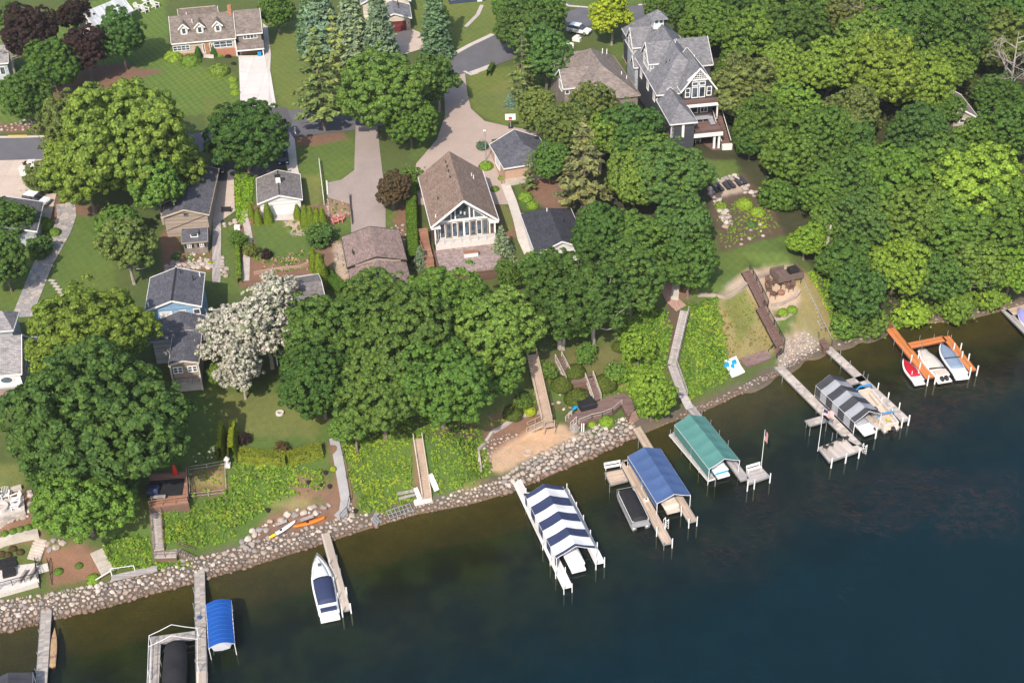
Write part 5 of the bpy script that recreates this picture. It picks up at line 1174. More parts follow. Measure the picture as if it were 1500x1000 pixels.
h.box('patio_wall', 'concrete', x0 + .3, x1 - .3, wy - .2, wy - .02, -1.3, .9); h.done()

# --- pale gray roofed house at the left edge
h = House((-60, 555), (32, 547), 13.2, 8).make('pale_gray_house', 'pale gray roofed house with an oval window at the left edge')
W = h.W; zr = h.sz(W, 4.2, 490); yb = 7.2
h.roof(0, W, 0, 8.2, 5.2, zr, 'x', 'roof_pale', 'sid_gray', r=4.2); h.roof(W - 3.4, W + 2.6, 6.5, 10, 4.2, 5.2, 'x', 'roof_pale', 'sid_gray', part='#back'); h.roof(-4, W - 2.6, 9.4, 14, 6.0, 7.8, 'x', 'roof_pale', 'sid_gray', part='#upper', hipb=1.5)
h.box('wall', 'sid_white', W - 5.5, W - .36, .22, .34, 3.0, 4.9)
o = MB().use('white'); n = 20
ri = [[(W - 2.2 + .95 * k * math.cos(2 * math.pi * i / n), y, 4.25 + .6 * k * math.sin(2 * math.pi * i / n)) for i in range(n)] for k, y in ((1, .2), (1, .1), (.8, .1), (.8, .2))]
o.loft(ri, True, False); oo = o.build('oval_window', h.t); g = MB().use('glass'); g.poly([(W - 2.2 + .78 * math.cos(2 * math.pi * i / n), .15, 4.25 + .48 * math.sin(2 * math.pi * i / n)) for i in range(n)]); g.build('pane', oo)
r = h.mb('roof#pent', 'roof_garage'); r.box(W - 6, W - .4, -.9, .2, 2.55, 2.75); h.win('E', 3.4, W - .35, 3.6, .9, 1.3); h.win('E', 5.4, W - .35, 3.6, .9, 1.3); h.done()
pg = House((-10, 580), (34, 575), 10.4, 7.9); t = thing('pergola', 'white slatted pergola beside the pale gray house at the left edge', 'pergola', (pg.A.x, pg.A.y, 7.8), pg.rz)
m = MB().use('white')
for x in (.1, pg.W): 
    for y in (0, 3): m.bar((x, y, -.3), (x, y, 2.5), .14)
m.build('post', t); m = MB().use('white')
for y in (0, 3): m.bar((-.4, y, 2.45), (pg.W + .5, y, 2.45), .1, .2)
for i in range(15): x = -.3 + i * (pg.W + .7) / 14; m.bar((x, -.5, 2.62), (x, 3.5, 2.62), .06, .14)
m.build('slats', t)
h = House((5, 344), (54, 339), 13.4, 10.8).make('gray_roofed_house', 'gray roofed house corner under trees beside the white car')
dp = h.loc(65, 296, 2.6)[1]; h.roof(-4, h.W, 0, dp, 2.6, 4.4, 'y', 'roof_slate', 'sid_gray', r=-1); h.done()
h = House((112, 30), (134, 37), 17.2, 13.6).make('metal_roofed_house', 'white gabled house with pale metal roof at the top left')
h.roof(0, 5.2, 0, 10, 3.4, 5.8, 'y', 'roof_white', 'sid_white', trim='white'); h.win('S', 2.6, .35, 3.4, 1.6, 1.3, 2, 2); h.win('S', 1.4, .35, 1.3, 1.0, 1.2); h.win('S', 3.6, .35, 1.3, 1.0, 1.2); h.done()
h = House((-50, 98), (12, 92), 16.5, 12.9).make('left_road_house', 'pale gray house partly in frame above the road at the left edge')
h.roof(0, h.W, 0, 8, 3.6, 5.6, 'x', 'roof_pale', 'sid_gray'); h.win('S', h.W - 1.4, .35, 2, 1, 1.6); h.done()
h = House((553, 30), (603, 26.5), 16.9, 14.2).make('cream_garage_house', 'cream gabled house with a dark red garage door behind the spruces')
za = h.sz(h.W * .47, 0, 20); h.roof(0, h.W, 0, 7, 2.7, za, 'y', 'roof_gray', 'sid_cream', trim='white'); h.roof(-3, h.W + .3, 6.8, 15, 3.6, 6.0, 'y', 'roof_gray', 'sid_cream', part='#back', trim='white')
a = h.loc(572.6, 31.5, 2.1)[0]; b = h.loc(595, 31.5, 2.1)[0]; MB().use('maroon').box(a, b, .27, .36, -.3, 2.1).build('garage_door', h.t); h.box('plinth', 'stonewall', b + .1, h.W - .3, .2, .34, -.6, 1.0); MB().use('dark').box(b + .4, b + .6, .2, .33, 1.5, 1.8).build('lantern', h.t); h.vents([(4.4, 3.5, 4.1), (4.3, 5, 4.1)], 'dark'); h.done()
h = House((655, -14), (713, -19), 18, 14.8).make('navy_house', 'navy blue clapboard house with white door at the top edge')
h.roof(0, h.W, 0, 8, 3.2, 5.4, 'x', 'roof_gray', 'sid_navy'); h.win('S', 1.9, .35, 1.7, 2.6, 1.5, 3, 1); h.win('S', 4.9, .35, 1.9, .9, 1.2); d = MB().use('white').box(6.1, 7.1, .24, .36, -.2, 2.1); dd = d.build('door', h.t); MB().use('glass').box(6.3, 6.9, .2, .238, 1.1, 1.8).build('pane', dd); h.mb('front_steps', 'concrete').box(6, 7.4, -.9, .3, -.8, -.1); h.done()
h = House((398, 452), (477, 439), 11.6, 8.5).make('chimneyed_house', 'old gray brown roofed house with pink chimney behind the white leaved tree')
zr = h.sz(h.W, 3.6, 411); h.roof(0, h.W, 0, 7.2, 3.1, max(4.2, zr), 'x', 'roof_old', 'sid_white'); h.roof(-.5, 3.6, -7, 1.5, 3.1, 4.3, 'y', 'roof_old', 'sid_white', part='#wing'); MB().use('cloth_pink').box(3.4, 4.2, 1.6, 2.3, 3.2, 5.2).build('chimney', h.t)
MB().use('white').box(-.8, 4.2, -9, -7.2, 2.2, 2.35).bar((-.7, -8.9, -1), (-.7, -8.9, 2.2), .12).bar((4.1, -8.9, -1), (4.1, -8.9, 2.2), .12).build('porch_roof', h.t); h.win('S', 1.5, -6.65, 1.6, 1.4, 1.3, 2); h.done()
h = House((1396, 176), (1434, 174), 16.4, 12.3).make('beige_house', 'beige stone house with white sills showing through the wood')
h.roof(0, h.W, 0, 9, 4.2, 6.2, 'y', 'roof_taupe', 'stonewall', r=.9); h.win('S', h.W - .9, .35, 3.7, 1.2, .7); h.win('S', h.W - 2.7, .35, 3.7, .9, .7); h.done()

# --- taupe cedar roof beside the big gray house
h = House((846, 150), (938, 139), 18, 12.8).make('taupe_cedar_roof_house', 'taupe cedar roofed house with two white trimmed side gables beside the big gray house')
W = h.W; h.roof(0, W, 0, 17, 5.2, 9.2, 'y', 'roof_taupe', 'sid_graybrown', hipf=5, hipb=4.5, trim='sid_tan')
h.roof(-1.4, W * .5, 4.5, 10.3, 5.8, 8.2, 'x', 'roof_taupe', 'sid_graybrown', part='#gable', oh=.3); h.roof(-.9, W * .5, 12, 17, 5.8, 8.0, 'x', 'roof_taupe', 'sid_graybrown', part='#rear_gable', oh=.3)
h.win('W', 7.4, -1.1, 5.2, 2.2, 1.6, 3, 1); h.win('W', 14.5, -.6, 5.2, 1.8, 1.5, 3, 1); h.win('S', -.6, 4.8, 5.0, .8, .8)
h.mb('trim', 'white').bar((W * .5, 7.4, 8.3), (1.2, 4.5, 5.95), .12, .06); h.vents([(7.8, 12.5, 8.4), (8.6, 12.5, 8.2), (W - 1.5, 6.5, 6.4), (W - .9, 5.4, 6)]); h.done()

# --- the big gray house
h = House((962, 139.7), (999.8, 136.2), 20, 13).make('big_gray_house', 'big gray roofed house with lattice gable, cupola, side dormers and lake porches')
h.roof(0, 10, 0, 24, 7, 12.3, 'y', 'roof_gray', 'sid_dark', hipf=5, hipb=4)
R_ = dict(roof='roof_gray', wall='sid_dark')
h.roof(3.75, 9.95, -1.6, 7, 7.9, 12.0, 'y', 'roof_gray', 'sid_dark', part='#lake_gable', oh=.45)
h.roof(.3, 5.5, 7.4, 13, 9.3, 12.2, 'x', 'roof_gray', 'sid_gray', part='#side_gable', oh=.3); h.roof(-.3, 5, 16.8, 22, 8.4, 11.2, 'x', 'roof_gray', 'sid_gray', part='#rear_gable', oh=.3); h.roof(-.5, 4, 14.6, 17.4, 5.6, 7.4, 'x', 'roof_gray', 'sid_gray', part='#low_gable', oh=.3)
h.roof(7, 12.6, 10, 19, 7, 10.4, 'x', 'roof_gray', 'sid_dark', part='#right_gable'); h.roof(1, 9, 22, 31, 6.2, 9.6, 'y', 'roof_gray', 'sid_dark', part='#street', hipb=3)
h.win('W', 10.2, .6, 9.0, 3.4, 2.6, 4, 2); h.win('W', 19.4, 0, 8.2, 3.0, 2.4, 3, 2); h.win('S', 1.3, 7.7, 8.75, 1.1, .8, 2, 2)
for y in (3, 7.5, 12.5, 17): h.win('W', y, .35, 5.4, 1.3, 1.7, 2, 1)
cx, cy = 4.4, 18; h.box('cupola_wall', 'white', cx - .9, cx + .9, cy - .9, cy + .9, 11.4, 13.3); rr = h.mb('cupola_roof', 'roof_gray'); q = 1.6
base = [(cx - q, cy - q, 13.3), (cx + q, cy - q, 13.3), (cx + q, cy + q, 13.3), (cx - q, cy + q, 13.3)]; rr.faces(base + [(cx, cy, 14.7)], [(0, 1, 4), (1, 2, 4), (2, 3, 4), (3, 0, 4), (3, 2, 1, 0)])
for d in (-.42, .42): h.win('S', cx + d, cy - .9, 12.75, .7, .75, ft=.08)
# lattice gable and glazed wall
ap, zl = 6.85, 9.75; hw = 1.75; L = MB().use('white')
L.bar((ap - 2.0, -1.3, zl), (ap + 2.0, -1.3, zl), .1, .26); L.bar((ap - 2, -1.3, zl), (ap, -1.3, 11.65), .09, .2); L.bar((ap + 2, -1.3, zl), (ap, -1.3, 11.65), .09, .2)
for i in range(-4, 5): 
    x = ap + i * .4; L.bar((x, -1.3, zl), (x, -1.3, zl + (2.0 - abs(i * .4)) * .93), .06, .1)
for j in range(1, 5): z = zl + j * .37; w_ = 2.0 - (z - zl) / .93; L.bar((ap - w_, -1.3, z), (ap + w_, -1.3, z), .06, .09)
L.build('gable_lattice', h.t)
for dx, w_, z, hh in ((-.62, 1.1, 7.45, 2.0), (.62, 1.1, 7.45, 2.0), (-.62, 1.1, 9.0, .8), (.62, 1.1, 9.0, .8), (-1.85, .9, 7.5, 1.7), (1.85, .9, 7.5, 1.7)): h.win('S', ap + dx, -1.15, z, w_, hh, 1, 2 if w_ < 1 else 1, ft=.13)
b = MB().use('wood_brown').box(4.3, 9.8, -3.2, -1.2, 6.0, 6.2); b.use('white').box(4.2, 9.9, -3.32, -3.2, 5.75, 6.25); bo = b.build('balcony', h.t); r = MB().use('wood_brown'); r.bar((4.3, -3.25, 7.1), (9.8, -3.25, 7.1), .07)
for i in range(20): x = 4.35 + i * 5.4 / 19; r.bar((x, -3.25, 6.25), (x, -3.25, 7.1), .04)
r.build('railing', bo); h.win('S', 6.0, -1.15, 4.6, 1.9, 1.9, 1); h.win('S', 8.0, -1.15, 4.6, 1.3, 1.9, 2, 2); h.mb('trim', 'white').box(9.6, 9.85, -3.2, -2.95, 3.2, 5.75)
h.roof(.1, 4.7, -8.9, .5, 5.9, 8.0, 'y', 'roof_gray', 'sid_dark', part='#porch', oh=.4, hipf=3.2)
for x, y in ((.6, -8.3), (4.1, -8.2), (2.4, -8.5)): h.mb('porch_column', 'white').box(x - .2, x + .2, y - .2, y + .2, 3.2, 5.7)
b = MB().use('wood_brown').box(.3, 9.3, -8.0, -1.2, 2.95, 3.2); b.use('white').box(3.2, 9.4, -8.18, -8.0, 2.6, 3.25); do = b.build('porch_deck', h.t)
r = MB().use('wood_brown'); r.bar((3.3, -8.1, 4.15), (9.3, -8.1, 4.15), .07); r.bar((9.35, -8.1, 4.15), (9.35, -2, 4.15), .07)
for i in range(24): x = 3.4 + i * 5.9 / 23; r.bar((x, -8.1, 3.25), (x, -8.1, 4.15), .035)
r.build('railing', do)
for x in (3.5, 8.1, 8.9): h.mb('porch_post', 'white').box(x - .18, x + .18, -7.9, -7.55, -.5, 2.6)
h.box('lower_deck', 'wood_brown', 3.2, 9.2, -8.4, -1.3, -.4, .15)
s_ = MB().use('wood_brown')
for i in range(14): s_.box(9.5, 11.0, -2 - i * .42, -1.58 - i * .42, 2.7 - i * .2, 3.1 - i * .2)
s_.use('white').bar((11.05, -1.6, 4.0), (11.05, -7.6, 1.2), .08).bar((9.45, -1.6, 4.0), (9.45, -7.6, 1.2), .08); s_.box(9.4, 11.1, -8.4, -7.9, -.3, .9); s_.build('porch_stairs', h.t)
h.vents([(2.6, 12.5, 10.1), (4.2, 17, 12), (8.0, 6.2, 10.4)], 'white'); h.vents([(2.9, 5.6, 10), (3.4, 5.2, 10.4)], 'dark'); h.done(); GRAY = h
# ------------------------------------------------------------------ docks
ZD = .6
def deck(t, a, b, w, mat, z=ZD, name='deck', th=.14, edge=None, world=False):
    A = a if world else P(*a, z); B = b if world else P(*b, z); d = B - A; L = d.length; rz = math.atan2(d.y, d.x)
    m = MB().use(mat).box(0, L, -w / 2, w / 2, -th, 0)
    e = edge or 'alu'; m.use(e).box(0, L, -w / 2 - .05, -w / 2 - .002, -th - .06, .02).box(0, L, w / 2 + .002, w / 2 + .05, -th - .06, .02).box(-.05, -.002, -w / 2 - .05, w / 2 + .05, -th - .06, .02).box(L + .002, L + .05, -w / 2 - .05, w / 2 + .05, -th - .06, .02)
    o = m.build(name, t); o.location = (A.x - t.location.x, A.y - t.location.y, z); o.rotation_euler = (0, 0, rz); return o
def deck_quad(t, q, mat, z=ZD, name='platform', th=.14, edge='alu'):
    pw = [P(x, y, z) for x, y in q]; A = pw[0]; d = pw[1] - pw[0]; rz = math.atan2(d.y, d.x); c, s = math.cos(-rz), math.sin(-rz)
    loc = [((p.x - A.x) * c - (p.y - A.y) * s, (p.x - A.x) * s + (p.y - A.y) * c) for p in pw]
    ar = sum(loc[i][0] * loc[(i + 1) % 4][1] - loc[(i + 1) % 4][0] * loc[i][1] for i in range(4))
    if ar < 0: loc = loc[::-1]
    m = MB().use(mat).prism(loc, -th, 0); m.use(edge); n = len(loc)
    for i in range(n): m.bar((*loc[i], -th / 2 - .03), (*loc[(i + 1) % n], -th / 2 - .03), .07, th + .12)
    o = m.build(name, t); o.location = (A.x - t.location.x, A.y - t.location.y, z); o.rotation_euler = (0, 0, rz); return o
_PM = {}
def posts(t, lst, top=1.0, r=.075, mat='white', z=ZD, name='post'):
    k = (top, r, mat)
    if k not in _PM:
        m = MB().use(mat).tube([(0, 0, -2.6), (0, 0, top)], r, 8); o = m.build('post'); _PM[k] = o.data; bpy.data.objects.remove(o)
    for x, y in lst:
        p = P(x, y, z); o = obj(name, _PM[k], t); o.location = (p.x - t.location.x, p.y - t.location.y, z)
def dock(label, a, name='dock', z=ZD, cat='dock', group=None):
    p = P(*a, z); return thing(name, label, cat, (p.x, p.y, 0), 0, group)
THIN = dict(top=.75, r=.045, mat='alu')

t = dock('gray plank dock at the far left below the lounge patio steps', (69.5, 868)); deck(t, (69.5, 868), (58, 1035), 1.2, 'wood_gray'); posts(t, [(58, 928), (56, 961), (53, 985)], **THIN); posts(t, [(80, 960)], **THIN)
t = dock('long gray dock on the left between the royal blue canopy and the bare lift frame', (291.5, 816))
deck(t, (291.5, 816), (295.2, 981), 1.2, 'wood_gray'); deck(t, (295.3, 982), (296.3, 1040), 1.2, 'wood_beige', name='deck'); posts(t, [(284, 866), (284, 889), (302, 911), (299, 866), (287, 972), (303.5, 983), (302.5, 955), (286, 910)], **THIN)
deck(t, (221, 938), (287, 929), 1.15, 'wood_gray', name='crosswalk'); deck(t, (227.5, 944), (223, 1035), 1.15, 'wood_gray', name='finger'); posts(t, [(219, 950), (236, 972), (217.5, 990), (235, 988)], **THIN)
nt_ = MB().use('canvas_blue').tube([(0, 0, .03), (.02, 0, .10)], [.36, .28], 10).use('alu').bar((0, .3, .08), (-.15, 1.5, .1), .04).build('fishing_net'); p = P(293, 904, ZD); nt_.location = p; tag(nt_, 'blue landing net lying on the long gray dock', 'fishing net')
t = dock('beige dock beside the white cruiser with navy cover', (473, 769)); deck(t, (473, 769), (507, 893.4), 1.02, 'wood_beige'); posts(t, [(483, 827), (489.5, 853), (495.5, 876)], top=.95, r=.06); posts(t, [(494, 819), (499, 838)], **THIN); posts(t, [(508, 869), (514, 892.5), (501.5, 898)], top=1.05, r=.09)
t = dock('white dock of two fingers carrying the navy and white striped canopy', (748.4, 685.6), z=.7)
deck(t, (748.4, 685.6), (831.4, 859), 1.12, 'dockwhite', edge='white'); deck(t, (826, 716), (878.5, 823.5), 1.1, 'dockwhite', edge='white', name='finger'); deck(t, (768, 726), (826, 716), .9, 'dockwhite', edge='white', name='crosswalk')
posts(t, [(830.4, 717), (834, 727), (844.4, 744), (854.6, 763), (864.8, 785), (874.8, 803), (885.4, 825), (873, 829)], top=1.05, r=.075); posts(t, [(838, 862), (828, 838), (770.6, 722), (826, 865), (814, 842), (806, 823), (795, 800)], top=.9, r=.06)
t = dock('tan wooden dock with a square platform holding the slate blue canopy', (930, 622))
deck(t, (930, 622), (1014.8, 763), 1.15, 'wood_tan'); deck(t, (914, 676), (978.6, 795.5), 1.2, 'wood_tan', name='finger'); deck(t, (915, 678), (952, 671), 1.1, 'wood_tan', name='crosswalk'); deck_quad(t, [(886, 692), (911, 687), (919.5, 703.5), (894.4, 710)], 'wood_tan')
posts(t, [(962, 780), (984.8, 797), (998, 750), (1009, 768), (1021, 765), (974, 774)], top=1.0, r=.075); posts(t, [(893, 716), (972.5, 800), (887, 697), (912, 680), (935, 651)], **THIN)
b = MB().use('white').box(-.3, .3, -.22, .22, 0, .3).use('dark').tube([(0, 0, .3), (0, 0, .34)], .13, 10).build('dock_box'); b.location = P(946.6, 733, ZD); b.rotation_euler.z = .4; tag(b, 'small white box on the tan dock beside the slate blue canopy', 'dock box')
t = dock('silver gray dock with a bench platform holding the teal green canopy', (1001, 585))
deck(t, (997, 578), (1036, 627), 1.15, 'wood_silver'); deck(t, (1036.5, 627.5), (1091, 702), 1.2, 'wood_silver', name='finger'); deck(t, (985.4, 635), (1042, 702), 1.0, 'wood_silver', name='finger', edge='white'); deck(t, (987, 636), (1036, 627), .9, 'wood_silver', name='crosswalk'); deck_quad(t, [(1093, 690), (1115, 684), (1127.5, 697.5), (1095, 709)], 'wood_silver')
posts(t, [(1028, 607.5), (1041, 621.5), (1053.6, 637), (1066.6, 651.6), (982, 636), (1047.7, 707)], top=.85, r=.05, mat='alu'); posts(t, [(1095, 714), (1128, 702), (1105, 711)], top=1.05, r=.085); posts(t, [(1037, 705), (999, 651), (1011.5, 667), (1024, 686)], top=.15, r=.05, mat='white')
t = dock('pale gray dock with chair platform left of the charcoal striped canopy', (1133, 529))
deck(t, (1133, 529), (1140, 536), 1.2, 'wood_greige'); deck(t, (1140.3, 536.3), (1255.5, 651.5), 1.35, 'wood_greige', name='deck'); deck_quad(t, [(1198.5, 655.5), (1237, 641.5), (1266, 657.6), (1214.6, 676)], 'wood_greige'); deck(t, (1183, 619.6), (1212, 611.5), 1.25, 'wood_greige', name='finger')
posts(t, [(1218, 680), (1239, 673), (1258.4, 666)], top=1.1, r=.1); posts(t, [(1181.5, 621), (1186, 633), (1151, 542), (1146, 555), (1166, 566), (1179, 575), (1196, 600), (1210, 626), (1198, 598), (1226, 636), (1219, 640)], **THIN)
t = dock('pale gray dock on the shore side of the open pontoon boat below the tram', (1212, 509))
deck(t, (1212, 509), (1327, 615.5), 1.3, 'wood_greige'); deck(t, (1243, 560), (1266, 553), 1.2, 'wood_greige', name='crosswalk'); deck(t, (1262, 603), (1289, 627), 1.0, 'wood_greige', name='finger')
posts(t, [(1321, 621), (1331, 617.6), (1283, 637)], top=1.15, r=.11); posts(t, [(1317, 598), (1301, 583), (1286, 569), (1291, 590), (1306, 607)], top=1.0, r=.085); posts(t, [(1265, 549.6), (1271, 554), (1245, 534), (1231, 519), (1218, 521), (1232, 535)], **THIN)
t = dock('orange stained U shaped dock at the right with three covered boats', (1294, 468), z=.7)
deck(t, (1293.5, 467), (1303, 480), 1.25, 'wood_dkorange', z=.7, edge='wood_dkorange', name='gangway'); deck(t, (1303.3, 480.5), (1362.8, 553), 1.45, 'wood_orange', z=.7, edge='wood_dkorange'); deck(t, (1331, 506.4), (1384, 495.4), 1.35, 'wood_orange', z=.7, edge='wood_dkorange', name='crosswalk'); deck(t, (1385.5, 492.5), (1424.8, 542.4), 1.2, 'wood_orange', z=.7, edge='wood_dkorange', name='finger')
posts(t, [(1334.5, 528.5), (1347, 539.6), (1359, 559), (1345, 524), (1358, 539), (1370, 557), (1397, 511.6), (1407, 511.6), (1408.7, 523.5), (1418.5, 527), (1421, 546.6), (1431.4, 544.5)], top=1.1, r=.1, z=.7); posts(t, [(1367.7, 495.5), (1388, 490), (1351, 508), (1322, 515), (1310, 500), (1300, 486), (1347, 497), (1393, 496)], **THIN)
t = dock('weathered dock cut off by the right edge with a lavender covered boat', (1471, 453.5)); deck(t, (1471, 453), (1530, 512), 1.0, 'wood_silver'); deck(t, (1477, 458), (1512, 448), 1.6, 'wood_tan', name='finger')

def bench(px, py, rz, L, label):
    p = P(px, py, ZD); t = thing('bench', label, 'bench', p, rz); m = MB().use('white')
    for i in range(2): m.box(-L / 2, L / 2, -.42 + i * .23, -.22 + i * .23, .42, .47)
    m.build('seat', t); m = MB().use('white'); m.box(-L / 2, L / 2, .1, .15, .58, .74).box(-L / 2, L / 2, .13, .18, .80, .96); m.build('backrest', t)
    for x in (-L / 2 + .12, L / 2 - .12): m = MB().use('white'); m.bar((x, -.35, 0), (x, -.35, .42), .08).bar((x, .12, 0), (x, .16, .95), .08).bar((x, -.38, .38), (x, .12, .38), .07); m.build('leg', t)
rzb = lambda a, b: math.atan2((P(*b) - P(*a)).y, (P(*b) - P(*a)).x)
bench(897, 684.5, rzb((884, 690), (911, 685)), 2.3, 'white slatted bench on the tan dock platform'); bench(1103.5, 688, rzb((1091, 691), (1115, 684)), 2.1, 'white slatted bench on the silver gray dock platform by the flagpole')

# ------------------------------------------------------------------ lift canopies
def canopy(label, RL, FL, FR, apF, ze, zs, bands, arch=False, name='boat_lift_canopy', frame='whitemetal', cover=True, ext_=.0, nposts=3, rskirt=.35):
    rl, fl, fr = P(*RL, ze), P(*FL, ze), P(*FR, ze); d = fl - rl; L = d.length; d.normalize(); q = Vector((-d.y, d.x, 0)); W = (fr - fl).dot(q)
    sg = 1 if W > 0 else -1; W = abs(W)
    rz = math.atan2(d.y, d.x); t = thing(name, label, 'boat canopy', (rl.x, rl.y, 0), rz)
    mid = fl + q * sg * W / 2; a, b = ze, ze + 4
    for _ in range(30):
        m_ = (a + b) / 2
        if proj((mid.x, mid.y, m_))[1] > apF[1]: a = m_
        else: b = m_
    zr = (a + b) / 2
    if arch: prof = [(0, zs)] + [(W * i / 10, ze + (zr - ze) * math.sin(math.pi * i / 10)) for i in range(11)] + [(W, zs)]
    else: prof = [(0, zs), (.0, ze), (W * .25, (ze + zr) / 2 - .05), (W / 2, zr), (W * .75, (ze + zr) / 2 - .05), (W, ze), (W, ze - rskirt)]
    if cover:
        m = MB(); nb = len(bands); tot = sum(w for _, w in bands); x = 0
        for mat, w in bands:
            m.use(mat); w = w / tot * L; n = max(2, round(w / .35)) if not arch else 4
            for k in range(n):
                xa, xb = x + w * k / n, x + w * (k + 1) / n
                for i in range(len(prof) - 1):
                    (y0, z0), (y1, z1) = prof[i], prof[i + 1]
                    s0 = s1 = 0
                    if arch: s0, s1 = (-.05 * math.sin(math.pi * ((xa / L * 9) % 1)), -.05 * math.sin(math.pi * ((xb / L * 9) % 1)))
                    if not arch:
                        g0 = .09 if i in (2, 3, 4) else .0; g1 = .09 if i + 1 in (2, 3, 4) else .0; q0, q1 = abs(math.sin(math.pi * xa / L * 5)), abs(math.sin(math.pi * xb / L * 5))
                        m.poly([(xa, sg * y0, z0 - g0 * q0), (xb, sg * y0, z0 - g0 * q1), (xb, sg * y1, z1 - g1 * q1), (xa, sg * y1, z1 - g1 * q0)]); continue
                    m.poly([(xa, sg * y0, z0 + s0), (xb, sg * y0, z0 + s1), (xb, sg * y1, z1 + s1), (xa, sg * y1, z1 + s0)])
            x += w
        if arch:
            m.use('canvas_gray'); e = [(L, sg * y, z) for y, z in prof[1:-1]]; m.poly([(L + .05, sg * y, z - .0) for y, z in prof[2:-2]] + [(L + .55, sg * W * .8, ze - .05), (L + .6, sg * W * .5, ze - .12), (L + .55, sg * W * .2, ze - .05)])
        m.build('cover', t)
        if arch:
            for k in range(1, 10): MB().use('canvas_royal').tube([(L * k / 10, sg * y, z + .01) for y, z in prof[1:-1]], .045, 5, False).build('rib', t)
    f = MB().use(frame)
    for xx in ([0, L] if cover else [0, L * .16]):
        e = .03
        for i in range(1, len(prof) - 2): f.bar((xx, sg * prof[i][0], prof[i][1] - .06), (xx, sg * prof[i + 1][0], prof[i + 1][1] - .06), .06)
    for y in (0, W): f.bar((0, sg * y, ze - .06), (L, sg * y, ze - .06), .06)
    f.bar((0, sg * .04, zs - .02), (L, sg * .04, zs - .02), .07)
    f.build('frame', t)
    for k in range(nposts):
        for y in (.04, W - .04):
            m = MB().use(frame); m.tube([(L * k / (nposts - 1), sg * y, -1.6), (L * k / (nposts - 1), sg * y, ze - .05)], .05, 6); m.build('post', t)
    bk = MB().use('alu')
    for y in (.35, W - .35): bk.box(.6, L - .6, sg * y - .06, sg * y + .06, -.15, .0)
    for xx in (1.2, L - 1.2): bk.box(xx - .06, xx + .06, *sorted((sg * .3, sg * (W - .3))), -.35, -.22)
    bk.build('lift_cradle', t); return t, L, W, sg, rl, d, q
NV, WH = 'navy', 'canvas_white'
ST = canopy('navy and white striped canopy over a white boat at the white dock', (769, 725), (814.6, 817), (873, 803.6), (844, 799), 2.5, 1.0, [(NV, .5), (WH, 1.05), (NV, 1.05), (WH, .95), (NV, 1.05), (WH, .95), (NV, 1.0), (WH, 1.05), (NV, .3)])
SB = canopy('slate blue canopy over the tan wooden dock', (919.6, 667.7), (962.3, 737), (1011.4, 724), (987.6, 723), 2.5, 1.6, [('canvas_blue', 1)])
GR = canopy('teal green canopy over the silver gray dock', (988, 621.5), (1038.6, 686.6), (1084, 674), (1063, 671), 2.5, .9, [('canvas_green', 1)])
CH, LG = 'canvas_char', 'canvas_gray'
CS = canopy('charcoal and gray striped canopy between the two pale gray docks', (1195, 564), (1252, 618.4), (1294, 608), (1271, 601.6), 2.6, .9, [(CH, .9), (LG, 1), (CH, 1), (LG, 1), (CH, 1), (LG, 1), (CH, .7)])
RB = canopy('royal blue arched canopy beside the long gray dock', (301.5, 885), (305.5, 949), (344, 943), (323, 941), 1.9, 1.5, [('canvas_royal', 1)], arch=True, nposts=2)
BF = canopy('bare white canopy frame over the black covered boat at the left', (218, 930), (214, 1035), (289, 1020), (250, 1018), 2.3, 1.0, [], cover=False)
CG = canopy('charcoal canopy corner cut off by the bottom left edge', (-20, 999), (-22, 1060), (48, 1052), (15, 1045), 2.3, 1.4, [('canvas_char', 1)])

# ------------------------------------------------------------------ boats
def half(t, B, fine=2.2): return B / 2 * (.90 + .10 * min(1, t / .4)) if t < .42 else B / 2 * max(.0, 1 - ((t - .42) / .58) ** fine)
def boat(name, label, stern, bow, z, B, cat='boat', H=.9, hull='gel', rise=.25, fine=2.2, blunt=0., zs=None):
    s, b = P(*stern, z), P(*bow, z); d = b - s; L = d.length; t = thing(name, label, cat, (s.x, s.y, z - H), math.atan2(d.y, d.x))
    n = 16; m = MB().use(hull); rings = []
    hb = lambda u: max(half(u, B, fine), B * .5 * blunt * (1 if u < .97 else .75) if blunt else .02)
    for i in range(n + 1):
        u = i / n; w = hb(u); zz = H * (1 + rise * u * u); kz = .0 if u < .6 else H * .75 * ((u - .6) / .4) ** 2
        rings.append([(L * u, -w, zz), (L * u, -w * .82, kz + (zz - kz) * .25), (L * u, 0, kz - .12), (L * u, w * .82, kz + (zz - kz) * .25), (L * u, w, zz), (L * u, w * .8, zz + .03), (L * u, 0, zz + .05), (L * u, -w * .8, zz + .03)])
    m.loft(rings); m.build('hull', t, True); return t, L, hb, lambda u: H * (1 + rise * u * u)
def dome(t, name, mat, u0, u1, L, hb, zt, h, ins=.12, peak=.5, n=10, top=None):
    m = MB().use(mat); rings = []
    for i in range(n + 1):
        f = i / n; u = u0 + (u1 - u0) * f; w = max(.03, hb(u) - ins); z = zt(u) + .06; k = h * (math.sin(math.pi * (.12 + .76 * f)) if top is None else top(f))
        rings.append([(L * u, -w, z - .06), (L * u, -w * .96, z + k * .35), (L * u, -w * .55, z + k * .85), (L * u, 0, z + k), (L * u, w * .55, z + k * .85), (L * u, w * .96, z + k * .35), (L * u, w, z - .06)])
    m.loft(rings, False); return m.build(name, t, True)
